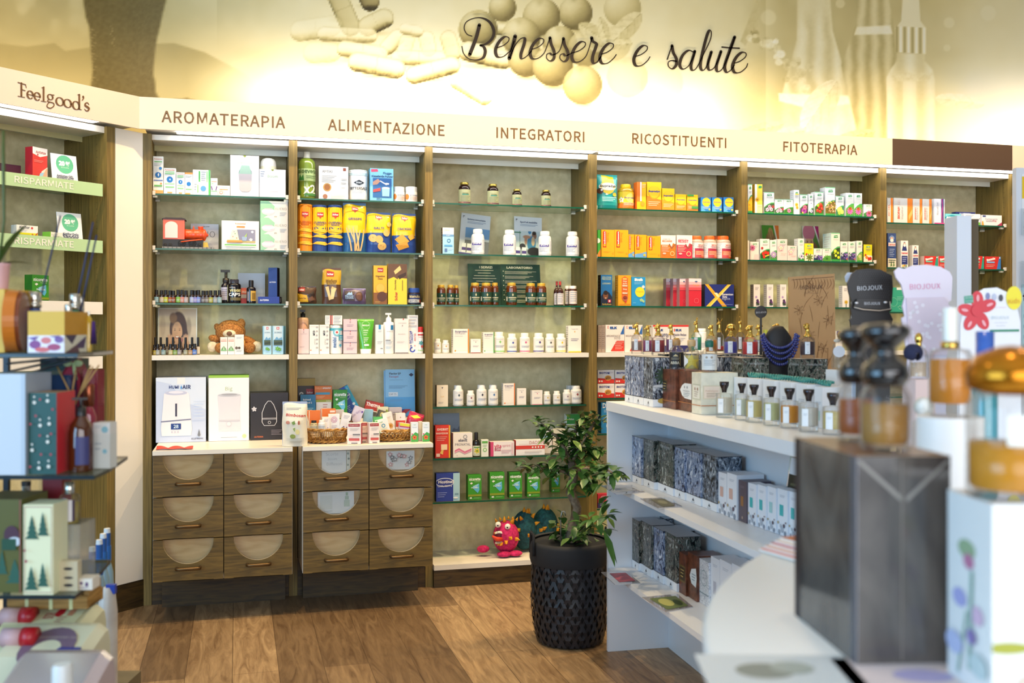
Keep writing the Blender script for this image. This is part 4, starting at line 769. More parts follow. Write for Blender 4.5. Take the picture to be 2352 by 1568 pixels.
# ================================================================ bay 2
shelf(ZG[0], 'on the top alimentazione shelf')
J('green aloe juice bottle with white screw cap', 685.6, 726, 346, G('8fa83a', .8, .1), 'eceee4', 'r 0 .5 1 .92 bcd08a;t aloevera .5 .84 .8 0 4a6a2a;p 3f8a3a .12 .52 .2 .74 .26 .56 .34 .72 .38 .52;t x2 .6 .22 .5 0 f4f6e6;c .16 .12 .09 4f8a3a;r .4 0 .95 .08 3f7a3a;%s 2 .45 .9 .66 .06' % 'l 6a8a4a', capf=.13, capw=.4, sh=.14, labv=(.06, .68), name='juice_bottle', liq=('9ab040', .9))
K('white pasta carton with brown dotted base', 732.5, 800, 382, 'f2efe9', 't ANTIKI .28 .84 .34 0 8a857e;r .82 .87 .92 .96 8a4a34;%s 5 .1 .6 .7 .045;c .28 .36 .14 b08a4a;c .28 .36 .1 8a5a30;c .21 .08 .08 9a6a50;l c9b8a0 5 .4 .95 .12 .03;l d0cdc8 3 .75 .95 .6 .12' % 'l b9b4ad', dp=.06, name='pasta_box', sc='d9cbb8')
J('white Epsom salt can with black diamond badge', 802.5, 847, 389, 'f1f3f1', 'dfeaea', 'r 0 .9 1 1 c9dfe0;p 2a2f38 .3 .63 .5 .73 .7 .63 .5 .53;t Bitter .5 .63 .2 0 e8eef0;t BITTERSALZ .5 .42 .66 0 3a3f48;%s 3 .25 .75 .34 .05' % GL, capf=.05, capw=.98, sh=.01, labv=(.02, .9), name='salt_can', cat='can')
K('light blue powder carton with hand spooning into a glass', 850, 903.5, 387, '7fc4e4', 'p d24a6a .05 .88 .35 .9 .32 .98 .04 .97;t Flugge .74 .85 .36 0 1f4a7a;t Kieselerde_Pulver .52 .76 .9 0 1c3f70;r .12 .1 .92 .7 2d66a6;p c99a84 .12 .58 .34 .68 .44 .6 .3 .5 .12 .48;p dfe6ee .42 .6 .7 .48 .72 .52 .44 .63;e .72 .53 .1 .03 f2f6f8;p 8fc0e0 .52 .14 .82 .14 .84 .4 .5 .4;e .67 .4 .17 .03 d0e6f2;p d04a4a .13 .34 .44 .4 .44 .3 .13 .26;t 200_g .38 .05 .22 0 1c3f70', dp=.07, name='powder_box', sc='5aa4c8')
for a_, b2, n_ in ((905, 931.5, 'beside the blue powder carton'), (933, 961, 'nearer the upright')): J('white jar with orange dot, '+n_, a_, b2, 428, 'eeece8', 'f2f1ee', 'e .18 .45 .14 .3 e8843a;t APPENZELL .62 .6 .55 .12 5a6a8a;%s 3 .35 .9 .4 .14' % 'l c08a70', capf=.3, capw=.97, sh=.03, labv=(.06, .68), name='ointment_jar', cat='jar')
shelf(ZG[1], 'on the second alimentazione shelf')
def tube(look, x0, x1, yt, main, low, txt):
    d_ = 'r 0 .0 1 .55 %s;p %s 0 .5 .2 .42 .5 .38 .8 .42 1 .5 1 .6 0 .6;r .36 .79 .64 .88 c23430;p c23430 .44 .79 .5 .74 .56 .79;t Schar .5 .835 .24 0 fff;t CURVIES .5 .65 .62 .05 %s;t ORIGINAL .5 .6 .38 0 %s;' % (low, main, txt, txt)
    for vv in (.46, .33, .17): d_ += 'p f2c23a .12 %g .35 %g .7 %g .92 %g .7 %g .35 %g;' % (vv, vv+.05, vv+.045, vv, vv-.035, vv-.01)
    return J(look, x0, x1, yt, main, low if low != main else 'f08a1a', d_, capf=.05, capw=1.0, sh=.005, labv=(0, .945), labc=main, lspan=3.1, name='crisp_tube', cat='tube')
tube('orange cylindrical crisp tube', 683.7, 718.4, 468, 'f2941e', 'f2941e', 'b0501a'); tube('yellow and blue crisp tube beside the orange one', 719, 752.5, 469.7, 'f6c31c', '27478e', '2a3f7a'); tube('yellow and blue crisp tube beside the breadstick bag', 753, 788, 470, 'f6c31c', '27478e', '2a3f7a')
def two(main, low, cut): return lambda u, v: low if v < cut(u) else main
SCH = 'r .36 .86 .64 .94 c23430;p c23430 .44 .86 .5 .81 .56 .86;t Schar .5 .9 .24 0 fff;'
pouch('tall yellow and blue breadstick bag', 788.7, 842.5, 467.5, 'f4c71f', SCH+'t GRISSINI .5 .69 .58 .055 2a3f7a;'+''.join('p e6c184 %g %g %g %g %g 0.02 %g 0.02;' % (a-.03, t_, a+.03, t_, b2+.035, b2-.035) for a, t_, b2 in ((.15, .5, .35), (.28, .48, .6), (.42, .52, .5), (.55, .46, .66), (.72, .45, .5), (.9, .47, .72))), dp=.07, side_c='2d6aa0', paint=two('f4c71f', '2a5f98', lambda u: .42), name='breadstick_bag')
pouch('yellow and blue round cracker bag', 842.5, 899, 489, 'f4c71f', SCH+'t SALTI .5 .62 .44 .06 2a3f7a;e .25 .36 .17 .1 e8bf74;e .5 .33 .16 .1 dfb468;e .82 .5 .14 .09 e8bf74;e .6 .16 .18 .1 e3b86c;c .93 .72 .1 e8bf74;c .55 .18 .02 b98a44;c .65 .14 .02 b98a44;c .24 .38 .02 b98a44', dp=.07, side_c='2c4c96', paint=two('f4c71f', '2c4c96', lambda u: .50), name='cracker_bag')
pouch('yellow and blue square cracker bag', 902.5, 957.5, 491.5, 'f4c71f', SCH+'t CRACKERS .5 .62 .6 .06 2a3f7a;p e0a43c .08 .35 .4 .48 .68 .3 .34 .16;p e8b24c .62 .42 .85 .5 .96 .4 .72 .32;p d89a34 .1 .2 .55 .3 .66 .15 .24 .06', dp=.07, side_c='2c4c96', paint=two('f4c71f', '2c4c96', lambda u: .44), name='cracker_bag')
shelf(ZG[2], 'on the third alimentazione shelf')
pouch('small brown and yellow wafer bar bag', 684, 727, 658, '4a3020', 't Schar .2 .84 .26 0 e8e0d0;r .02 .72 .36 .92 a83228;t Schar .19 .82 .26 0 fff;p e6b62a 0 .1 .55 .1 .5 .5 .0 .6;t Twin_Bar .25 .32 .4 0 8a5a20;p 2a1a10 .55 .5 .85 .75 .95 .5 .65 .3;p 6a4630 .5 .3 .8 .45 .9 .25 .6 .1', dp=.035, side_c='3a2418', name='wafer_bar_bag')
pouch('tall brown chocolate wafer packet', 739, 783, 617, '6a4a2c', 'r .22 .78 .62 .92 b23028;t Schar .42 .85 .34 0 fff;t Wafers .5 .66 .6 0 6a4a1a;t al_cacao .5 .6 .5 0 6a4a1a;p e8c88a .2 .48 .38 .5 .46 .12 .36 .1;p dfbc7c .55 .5 .8 .44 .7 .34 .48 .4;p eed29a .5 .4 .75 .46 .6 .14 .42 .12', dp=.035, paint=two('c9a02a', '5a3a24', lambda u: .56), side_c='5a3a22', rz=-8, name='wafer_packet')
pouch('small violet cookie packet', 788, 841, 663, '5a4a6a', 'p 3a2a30 .05 .2 .5 .2 .5 .85 .05 .85;e .7 .5 .17 .32 4a2e22;e .7 .5 .12 .24 6a4434;p 8ab0d8 .15 .6 .25 .8 .3 .7 .36 .82 .42 .6;t COOKIE .28 .4 .36 0 a8c4e4;t PROTEIN .28 .52 .36 0 a8c4e4', dp=.035, side_c='a89ac8', name='cookie_packet')
K('yellow and brown digestive biscuit carton', 858, 889, 609.7, 'eab32a', 'r .3 .83 .72 .94 b0302c;t Schar .5 .885 .34 0 fff;t Digestive .5 .72 .66 0 6a3f1a;t Choc .5 .66 .36 0 6a3f1a;r 0 0 1 .3 8a5626;c .5 .42 .36 e8a93a;c .5 .42 .3 eab84c;c .62 .2 .36 5a3220;l c9a050 2 .1 .5 .06 .03', dp=.05, name='biscuit_box', sc='a87a28')
K('tall brown and yellow chocolate biscuit carton', 891.5, 934.7, 606, 'f3d234', 'p 6a4a34 0 1 1 1 1 .64 .55 .66 .5 .62 .3 .68 0 .62;p e6c884 .3 .82 .62 .96 .7 .86 .38 .74;p 3f2a20 .5 .7 .95 .8 .95 .72 .6 .62;t Choco_Keks .38 .48 .26 0 6a4a1a 90;t Schar .42 .2 .22 0 c23430 90;r .74 .34 .78 .6 8a7a2a', dp=.05, name='biscuit_box', sc='d8b42a')
J('small honey jar with blue lid', 939, 967.5, 661, G('3a1e08', .85, .1), '2a4ea0', 'r 0 0 1 1 2c3658;t Manuka .5 .72 .6 0 e8d8a0;r 0 .12 1 .42 e8e6e0;t MANUKA .42 .27 .4 0 3a4468;c .84 .27 .09 c0443c;r 0 .5 1 .56 4a5aa0', capf=.28, capw=.92, sh=.05, labv=(.05, .66), lspan=3.0, name='honey_jar', cat='jar')
# ---- bay 2, white shelf
shelf(ZW, 'on the white alimentazione shelf', 5.345)
xc, Yp, w_, h_, z0 = spot(683, 710, 711, .06); t = empty('pump_bottle', (xc, Yp+.03, z0)); lab(t, 'peach lotion bottle with black pump behind a pink carton', 'bottle'); r = w_/2
MB().lathe([(r*.95, 0), (r, .004), (r, h_*.76), (r*.92, h_*.82), (r*.45, h_*.83)], P('eab898', .35), 18).obj('body', t); MB().lathe([(r*.42, h_*.83), (r*.42, h_*.92), (r*.18, h_*.92), (r*.18, h_*.95)], BLK, 14).obj('collar', t); MB().box(-r*.5, r*.4, -r*.22, r*.22, h_*.95, h_, BLK).obj('pump_head', t)
PNK = 't 8 .5 .87 .12 0 b9a0a0;r .47 .94 .53 1 d04a4a;l c0a4a4 1 .2 .8 .8 .03;l c4aaaa 2 .15 .6 .3 .03;r 0 0 1 .03 a09098'
K('tall pale pink cosmetic carton', 685, 710, 755, 'e8cfcc', PNK)
MEDD = 'l b0a8a0 1 .1 .9 .93 .02;t MED .46 .72 .17 0 2a2424 90;r .06 .12 .2 .15 ea7a2a;t antihair .55 .42 .2 0 5a4a44 90 -.004;l b8b2ae 6 .68 .92 .9 .14'
for a_, b2, n_ in ((711, 732.6, 'beside the pink carton'), (734, 756.5, 'beside the mouthwash bottle')): K('slim white carton with sideways black capitals, '+n_, a_, b2, 745.5, 'f2eee6', MEDD)
K('small white red-striped carton lying on top of the slim ones', 762, 786, 724, 'f1ede6', 'r 0 0 .08 1 cf4a44;l 9aa0b0 5 .2 .9 .8 .16', yb=745, yo=.005, dp=.04); K('small white carton back to back with the red-striped one', 747, 760, 724, 'ece8e2', 'r .85 0 1 1 cf4a44;l a0a6b4 5 .1 .75 .8 .16', yb=745, yo=.03, dp=.03)
J('white and teal mouthwash bottle', 757.6, 788, 746.6, 'eff1f2', 'f4f4f4', 't meridol .40 .42 .42 .2 2f5f9a 90;r 0 .9 1 1 46b0c4;c .52 .83 .2 7fc6d4;c .52 .83 .12 e8f4f6;c .52 .83 .06 d05048;r .62 .5 .98 .72 2a9fba;l e8f4f6 3 .66 .94 .64 .06;l a0b4c4 3 .62 .95 .4 .06;c .7 .3 .07 4aa0c4', capf=.08, capw=.9, sh=.06, labv=(.04, .9), name='mouthwash_bottle')
for i, (yt, yb) in enumerate(((732.5, 759.6), (759.6, 786.7), (786.7, None))): K(('topmost', 'middle', 'lowest')[i]+' pale pink cream carton of the stack', 789, 820, yt, 'e3c8cc', 'r .47 .9 .53 1 d04a4a;t 8 .5 .75 .1 0 c09aa0;l c4a4ac 2 .25 .75 .5 .12;r 0 0 1 .05 9a8a98', yb=yb, dp=.06, name='cream_box')
xc, Yp, w_, h_, z0 = spot(821.5, 861, 732.5, .0); t = empty('shampoo_tube', (xc, Yp+.025, z0)); lab(t, 'bright green shampoo tube standing on a white cap', 'tube')
mb = MB(); nu, nv = 20, 10; zc = h_*.14; vs = []
for j in range(nv+1):
    q = j/nv; hw = w_*(.34+.16*q); hd = .022*(1-q)+.0012
    for i in range(nu): a = 2*PI*i/nu; vs.append((hw*math.cos(a), hd*math.sin(a), zc+(h_-zc)*q))
GRN = P('58b02a', .25, coat=.4); mb.add(vs, [(j*nu+i, j*nu+(i+1) % nu, (j+1)*nu+(i+1) % nu, (j+1)*nu+i) for j in range(nv) for i in range(nu)]+[tuple(range(nv*nu, nv*nu+nu))], GRN, True)
decals(mb, ((lambda u, v, l: ((u-.5)*w_*(.68+.32*v), -.022*(1-v)*math.sqrt(max(0, 1-(2*u-1)**2))-.0014-EPS*l, zc+(h_-zc)*v)), w_, h_-zc), 'a .5 .78 .26 d8efc8 .95;t BIOCLIN .5 .79 .42 0 f4f8ee;l d8efc8 3 .32 .66 .6 .07;l e8f4e0 3 .32 .7 .36 .05;r .34 .1 .72 .16 f0f4ea;c .36 .22 .04 d8efc8', curved=2); mb.obj('tube_body', t)
MB().lathe([(w_*.3, 0), (w_*.31, h_*.02), (w_*.33, zc*.98), (w_*.3, zc)], P('f2f2ee', .35), 20, sy=.8).obj('cap', t)
LRP = 'r .36 .84 .66 1 2a8fc8;l a8b4c0 2 .3 .75 .78 .03;l b8bec6 3 .2 .85 .42 .04;r .6 .17 .9 .19 5a5a60'
K('small white cosmetic carton with blue square', 863, 881, 745.5, 'f1f0ec', LRP, dp=.04)
xc, Yp, w_, h_, z0 = spot(881.6, 907, 718.4, .0); t = empty('pump_bottle', (xc, Yp+.028, z0)); lab(t, 'white lotion pump bottle with blue square', 'bottle'); r = w_/2
MB().lathe([(r*.94, 0), (r, .004), (r, h_*.72), (r*.9, h_*.77), (r*.5, h_*.785)], P('f4f4f2', .3, coat=.3), 20).obj('body', t); MB().lathe([(r*.52, h_*.785), (r*.5, h_*.87), (r*.3, h_*.9), (r*.16, h_*.9), (r*.16, h_*.96)], WHITE, 14).obj('collar', t); MB().box(-r*.6, r*.45, -r*.2, r*.2, h_*.955, h_, WHITE).obj('pump_head', t)
mb = MB(); decals(mb, cyl(r*1.01, h_*.06, h_*.64, 2.4), 'r .6 .82 .86 1 2a7fb8;t LA_ROCHE .56 .76 .5 0 5a6a78 0 0;t LIPIKAR .4 .42 .36 0 3a4450;l a8b4c0 3 .25 .75 .36 .04;l 9ac0dc 3 .25 .7 .16 .03', curved=1); mb.obj('label', t)
K('wide white cosmetic carton with grey base', 907.5, 938, 731.4, 'ece6e2', 'r .58 .96 .66 1 d04a4a;t LOUIS_WIDMER .55 .87 .6 .03 b8aca8 0 0;t 8 .55 .8 .08 0 b0a4a0;t Remederm .5 .56 .5 0 a89c98 0 0;l c8beba 2 .15 .7 .34 .03;r 0 0 1 .035 8a8488', dp=.05)
K('tallest white carton with navy sideways lettering', 937, 960, 723.4, 'f0eeea', 't CURASEPT .42 .42 .3 0 2f45b0 90;r .16 .26 .34 .58 2f45b0;t CURASEPT .25 .42 .28 0 fff 90;t ADS_720 .7 .42 .2 0 d0605a 90;a .45 .1 .28 2f45b0 .55;r .45 .1 .8 .18 f0eeea;c .3 .2 .07 2f45b0;c .68 .2 .08 e0a0a0;l c0bcc0 4 .1 .9 .95 .08', yo=.02, dp=.05)
J('small white spray bottle with red cap', 961, 975.5, 750.3, 'f1efe8', 'd0302c', 'r 0 .88 1 .96 d04844;t Puressentiel .5 .8 .6 .05 d88a70;f .5 .5 .3 5a9ab0 6ac080 6;c .62 .32 .16 d0605a;r .1 .1 .9 .14 9ac87a', capf=.2, capw=.9, sh=.04, labv=(.03, .76), name='spray_bottle')
# ---- bay 2, worktop: boxes propped at the back, two baskets, boxes in front
shelf(.797, 'on the alimentazione worktop', 5.30)
RIS = MB().box(-.3, .27, 0, .17, 0, .085, P('efeae0', .5)).obj('added_riser', loc=(.61, 5.42, .7982)); lab(RIS, 'added low white riser hidden at the back', 'riser')  # riser added behind the baskets, unseen, to hold up the back boxes
CTX['Z'] = .8845
def KW(*a, **k): return K(*a, **dict(dict(yo=.14, dp=.05, yb=None), **k))
KW('dark brown cracker display carton with gold top edge', 684, 724, 869, '33241c', 'r 0 .82 1 1 a8903c;t e .2 .6 .26 0 d8d4cc;r .48 .56 .9 .74 a82a38;p a82a38 .56 .56 .68 .46 .82 .56;t Schar .69 .65 .36 0 e8d8d0', yo=.2, dp=.04, name='display_box')
K('teal blue bath oil carton', 690, 725, 906, '1f78a6', 't Balmed .42 .8 .5 0 e8f0f4;t Hermal_1 .46 .68 .6 0 e8f0f4;l a8d0e0 3 .3 .85 .44 .06', yo=.13, dp=.045, sc='17304a')
K('white carton under the orange pain relief carton', 726, 761, 922, 'e9e2d8', 'l c07a70 4 .45 .75 .8 .14', yo=.14, dp=.04)
K('orange pain relief carton with blue band', 722.6, 762.5, 886, 'cf6c22', 't DOLO .24 .86 .36 0 e8a878;t SPEDIFEN .7 .86 .5 0 f4ece4;r .05 .46 .88 .6 3f8fae;r 0 0 1 .15 97a03a;t Zambon .8 .07 .28 0 e8e8c8;l eab888 3 .06 .6 .36 .06', yb=923, yo=.141, dp=.04)
NIC = 't nicorette .5 .84 .84 .12 fff;t freshmint .68 .74 .4 0 d8ecc8 0 0;p f2f4ee .14 .68 .26 .72 .36 .68 .24 .63;p 5fb8e0 .3 .52 .82 .66 .84 .4 .72 .28 .56 .36;p 9cd4ee .34 .56 .8 .66 .6 .46;t Fruit_Mint .5 .5 .52 0 e8f8f4;r .0 .15 1 .23 8a9a2a;r .12 .06 .28 .12 dfe8d8;l 9ac880 2 .4 .9 .1 .03'
K('green nicotine gum carton propped behind the baskets', 765.5, 797.7, 895, '2f8a34', NIC, yo=.12, dp=.04, sc='1a4a1c', name='gum_box')
K('blue nicotine gum carton tilted sideways', 800, 829, 883, '1d4fa8', 'p 2aa0c0 .68 0 1 0 1 1 .72 1;e .42 .66 .4 .14 dfe8f4;e .42 .66 .38 .125 1d4fa8;t Nicotinell .46 .66 .74 0 f4f6fa;l a8c0e8 4 .1 .42 .28 .06;e .74 .28 .12 .05 e8f0f4;t 2 .82 .9 .1 0 bcd8ec', yo=.16, dp=.03, ry=-28, name='gum_box', yb=945)
K('red heat pad carton lying tilted', 836, 877, 922, 'a8342a', 't Therma .42 .66 .78 .4 f4ece8;r 0 0 1 .1 d8d0c8', yo=.12, dp=.03, ry=14, yb=945)
xc, Yp, w_, h_, z0 = spot(885, 952, 848, .25); mb = MB(); mb.box(-w_/2, w_/2, 0, .004, 0, h_, P('8ac8ee', .35)); mb.box(-w_/2-.008, w_/2-.01, .006, .008, -.004, h_*.98, P('7ab8e0', .35))
decals(mb, flat(w_, h_), 'r 0 0 1 .4 5fb4ec;t Flector_EP .33 .91 .4 0 3a3f4c;t Tissugel .28 .84 .33 0 b04a5a 0 0;l 6a94b0 1 .14 .6 .77 .015;l 6a94b0 3 .12 .75 .64 .025;r .1 .42 .42 .51 e8f2f8;t CHF_75 .24 .465 .24 0 5a6070 0 0;l 7aa8c8 2 .14 .6 .34 .025;p 3f8ad8 .02 .04 .36 .14 .52 .14 .22 .04;p 2a3f9a .24 .04 .5 .14 .66 .14 .44 .04;p c0303a .46 .04 .66 .14 .86 .14 .66 .04;p 2a3a5a .8 .88 .88 .92 .96 .88 .88 .84')
o = mb.obj('brochure', loc=(xc, Yp-.02, z0+.001), rot=(math.radians(-5), 0, 0)); lab(o, 'light blue pain gel brochure leaning on the back', 'brochure')
CTX['Z'] = .7982; CTX['Y'] = 5.0
WIC = noisemat('wicker', '8a5a1e', 'c99648', nscale=60, rough=.55); WID = P('5a3812', .7)
def basket(look, px0, px1, yrim, cy_, lattice=False):
    Yc = 5.0+cy_; a, b_ = atY(px0, yrim, Yc), atY(px1, yrim, Yc); xc = (a[0]+b_[0])/2; R_ = (b_[0]-a[0])/2; zr = zat(yrim, depth((xc, Yc-R_, 1)))-.7982; rb = R_*.80
    t = empty('wicker_basket', (xc, Yc, .7982)); lab(t, look, 'basket')
    q = MB(); n = 72
    for k in range(n):
        a = 2*PI*k/n; da = .10 if lattice else .0
        for sg in ((1, -1) if lattice else (1,)):
            if lattice and k % 2: continue
            pts = [((rb+(R_-rb)*f)*math.cos(a+sg*da*f*2), (rb+(R_-rb)*f)*math.sin(a+sg*da*f*2), .012+(zr-.018)*f) for f in (0, .33, .66, 1)]; q.tube(pts, .0021, WIC, 5)
    for k in range(3): f = .25+.25*k; rr = rb+(R_-rb)*f; q.tube([(rr*math.cos(2*PI*i/40), rr*math.sin(2*PI*i/40), .012+(zr-.018)*f) for i in range(40)], .0012, WID, 4, True)
    q.lathe([(0, .004), (rb, .004), (rb*1.0, .008), (0, .008)], WID, 40, cap=False); q.obj('wall_weave', t)
    q = MB()
    for s_ in (0, PI): q.tube([((R_+.004*math.cos(9*x+s_))*math.cos(x), (R_+.004*math.cos(9*x+s_))*math.sin(x), zr-.004+.004*math.sin(9*x+s_)) for x in [2*PI*i/120 for i in range(120)]], .0042, WIC, 6, True)
    q.obj('rim', t); q = MB()
    for s_ in (0, PI): q.tube([((rb+.002+.003*math.cos(11*x+s_))*math.cos(x), (rb+.002+.003*math.cos(11*x+s_))*math.sin(x), .0085+.0045*math.sin(11*x+s_)) for x in [2*PI*i/120 for i in range(120)]], .004, WIC, 6, True)
    q.obj('foot_rim', t); return xc, Yc, R_
B1 = basket('round open-weave wicker basket full of small cartons', 697, 803, 986, .135); B2 = basket('round lattice wicker basket full of small cartons', 846, 952, 988, .15, True)
def KB(look, x0, x1, yt, yb, col, dec, yo, **k): k = dict(dict(dp=.035), **k); return K(look+', in the', x0, x1, yt, col, dec, yo=yo, yb=yb, **k)
CTX['place'] = 'open-weave basket'
KB('plain orange carton standing behind the pink pouch', 694, 716, 943, 985, 'ec7a2a', '', .19); KB('orange and cream carton in the middle', 709, 736, 943, 992, 'ec7a2a', 'r 0 0 .08 1 ecdcc4;r 0 0 1 .3 f0e0c8', .17); KB('orange carton with small white print', 738, 771, 939, 990, 'ec7a2a', 'r 0 0 .05 1 ecdcc4;r .6 .84 .95 .93 f6e8d8', .18)
KB('cream carton leaning outwards', 700, 715, 955, 992, 'e9dcc0', 'l 7a5a3a 2 .1 .8 .6 .1', .10, ry=-14); 
J('small dark-capped vitamin bottle, in the', 713, 730, 966, G('c9b98a', .9), '2a2320', '%s 3 .1 .9 .7 .2' % GL, yo=.07, yb=992, labc='e2d8b4'); J('small white vitamin bottle, in the', 731, 748, 965, 'f0efe8', 'f4f2ec', '%s 3 .1 .9 .7 .2' % GL, yo=.06, yb=992, labc='dfe6ea')
KB('white carton with violet blossoms', 740, 757, 958, 992, 'f3ece4', 'l b0a0a8 2 .15 .8 .8 .08;c .3 .2 .08 7a5a9a;c .6 .15 .08 7a5a9a;c .75 .3 .06 9a7ab8', .085)
KB('white carton with pink rosette', 755, 780, 951, 990, 'f1ede6', 'a .5 .68 .3 d8a8b8 .85;f .5 .68 .28 e0b4c0 f1ede6 8;l b09aa8 2 .25 .75 .3 .08', .10); KB('white carton with grapes, leaning inwards', 779, 800, 948, 988, 'f0ece6', 'l a8a0a8 3 .2 .85 .84 .07;c .3 .12 .1 8a9a4a;c .5 .1 .1 7a8a3a;c .4 .2 .08 6a4a8a;c .75 .2 .07 7a5a9a', .08, ry=12)
KB('pale lilac carton with sideways lettering, tilted', 800, 823, 932, 975, 'd8cbd8', 't Multi-Gyn .3 .55 .62 0 6a4a8a 62 0;c .6 .8 .12 c8b4c8;c .85 .8 .1 6a4a9a', .115, ry=22)
J('little dropper bottle with black teat, in the', 800, 812, 950, G('5a3418', .8), '17130f', '', yo=.075, yb=985, capf=.45, capw=.55, name='dropper_bottle'); KB('grey carton at the back', 770, 790, 941, 960, 'cfcac4', '', .21, dp=.03)
CTX['place'] = 'lattice basket'
KB('green carton with peacock eye', 858, 880, 958, 992, '4fa85a', 'r 0 0 1 .4 f2ece0;c .85 .3 .18 2a7fb0;c .85 .3 .1 27406a', .075); KB('dark olive carton with avocado halves, tilted', 858, 880, 942, 985, '5a4e3c', 'e .38 .78 .2 .14 d8c070;e .75 .75 .18 .15 d8d090;c .78 .73 .09 7a4a24', .11, ry=18, sc='34302c')
KB('pale blue carton at the back', 835, 855, 940, 970, '9cc8dc', '', .16, ry=5); KB('cream carton with green avocado', 868, 892, 935, 965, 'e6ddb8', 'e .85 .5 .14 .34 9aa83a;c .5 .55 .08 7ab05a', .2); KB('mauve-grey carton at the back', 894, 923, 936, 965, 'c0b4b4', 'l 8a8088 2 .3 .8 .6 .16', .19)
KB('white carton with green side and blue swirl', 869, 897, 962, 992, 'f0efe4', 't A.Vogel .4 .8 .3 0 5aa84a;a .55 .5 .16 4a9ac4 .6;r 0 0 .16 1 4fb04a;l 9acc8a 1 .3 .8 .25 .06', .045, ry=-14); KB('tall white carton with golden sunflower', 886, 908, 947, 988, 'f0e6d6', 'f .6 .25 .34 d89a2a b8741a 12;l c8a890 2 .2 .8 .75 .05', .07, ry=-12, sc='a8bcd8'); KB('white and red lozenge carton', 909, 931, 949, 985, 'efe6da', 'r 0 .15 1 .55 d8442a;l f0d0c0 2 .2 .8 .4 .08;c .5 .75 .05 c05a4a', .11)
KB('pink and lime carton lying flat at the rim', 917, 940, 972, 985, 'd8c4d4', 'r 0 .5 1 1 e0d83a;r 0 .3 1 .5 c0407a', .06, ry=8)
pouch('crimson and yellow sweets bag, in the', 930, 966, 948, 'c02a48', 'p e8d83a .1 .75 .5 .9 .8 .8 .4 .65;p f0e8d8 .2 .3 .9 .6 .8 .2', yo=.12, dp=.04, yb=985, rx=0, ry=18, name='sweets_bag')
CTX['place'] = 'on the alimentazione worktop'
VIT = 'r .08 .84 .92 .98 b03a38;t Burgerstein .5 .91 .64 0 f0dcd4 0 0;l b8a8a0 3 .2 .9 .74 .05;c .28 .36 .14 e8d0c8;r .4 .44 .95 .48 4a3f44;r .4 .38 .95 .41 b0a49c;r .12 .16 .9 .28 c0504a;r .3 .02 .75 .06 6a6468'
K('white and crimson carton tilted against the first basket', 797.6, 829, 972, 'f0e2d8', VIT, yo=-.005, dp=.045, rz=-16, sc='a83a4c'); K('white and crimson carton standing between its two twins', 824, 845, 970, 'eecab0', VIT, yo=.045, dp=.04, rz=8); K('white and crimson carton nearer the lattice basket', 848, 872, 971, 'f0e2d8', VIT, yo=.0, dp=.045, rz=4)
NAS = 't A.Vogel .5 .88 .34 0 4aa85a;l 9ab4c4 2 .15 .85 .76 .03;p 3fa045 0 0 1 0 1 .42 .6 .5 0 .3;f .48 .22 .36 e0602a 7a2a14 5;c .15 .4 .1 c03a6a'
for a_, b2, n_ in ((944.5, 960.5, 'beside the lattice basket'), (970.5, 986.5, 'nearer the corner')): K('white carton with orange nasturtium, '+n_, a_, b2, 970, 'e8eef0', NAS, yo=.02, dp=.04, sc='e4dcc4', rz=-3)
K('plain back of a white herb carton behind the nasturtium cartons', 962, 970, 968, 'e4dcc8', '', yo=.07, dp=.03)
# ================================================================ bay 3
shelf(ZG[0], 'on the top integratori shelf')
SOL = 'r 0 0 1 1 d9d49a;t SOLGAR .5 .72 .36 0 8a7a3a;r .3 .6 .7 .68 5aa88a;l a09a6a 4 .2 .8 .5 .1;r 0 .0 1 .14 c08a6a;r .38 .05 .9 .1 6a4a5a'
for a_, b2, yt, n_ in ((1056, 1083, 417.5, 'large amber supplement jar, beside the upright'), (1122, 1148, 421.4, 'large amber supplement jar, one place further along'), (1179, 1201, 433.4, 'small amber supplement jar, just past the large ones'), (1246, 1268, 435.5, 'small amber supplement jar standing alone')):
    J(n_, a_, b2, yt, P('2a1210', .12, coat=.6), P('b8a24a', .3, .6), SOL, yo=.05, capf=.1, capw=.72, sh=.16, neck=.03, labv=(.06, .68), lspan=2.8, name='supplement_jar', cat='jar')
shelf(ZG[1], 'on the second integratori shelf')
K('white and pale blue omega oil carton', 1016.5, 1042.5, 522.4, 'eef0ee', 'r 0 0 1 .66 a8d8f0;r 0 .66 1 .74 6f9fd0;t OMEGA .4 .9 .44 0 b0a49a 0 0;t ELEMENT .5 .7 .36 0 eaf2f8;a .55 .5 .16 2f7ab0 .7;r .15 .28 .85 .34 5aa8dc;p 5a7ab0 .18 .08 .4 .08 .4 .2 .18 .2;l d0e4f0 2 .5 .9 .2 .05', sc='8a7a68', sd='l e8dcc8 6 .2 .8 .85 .1')
def immun(u, v):
    c = np.tile(pc('d4d8dc'), (len(u), 1)); m_ = (v < .66)*(v > .05)*(u > .18); c = blend(c, m_*1.0, '6f9cc8'); c = blend(c, m_*(v < .42), 'b9c2c8'); c = blend(c, m_*(v < .36)*.8, '4a4a50')
    c = blend(c, el(u, v, .62, .44, .13, .17)*m_, '2a1e1a'); c = blend(c, el(u, v, .56, .42, .1, .14)*m_, 'c99a80'); c = blend(c, el(u, v, .6, .2, .2, .14)*m_, '3a2420'); c = blend(c, el(u, v, .55, .26, .1, .06, .3)*m_, 'c08a70')
    for x in (.16, .34): c = blend(c, ((np.abs(u-x) < .07)*(v < .27)).astype(float), 'eef0f2'); c = blend(c, ((np.abs(u-x) < .07)*(v < .17)*(v > .1)).astype(float), '5a4a8a')
    return blend(c, (v < .03).astype(float), '5a5a9a')
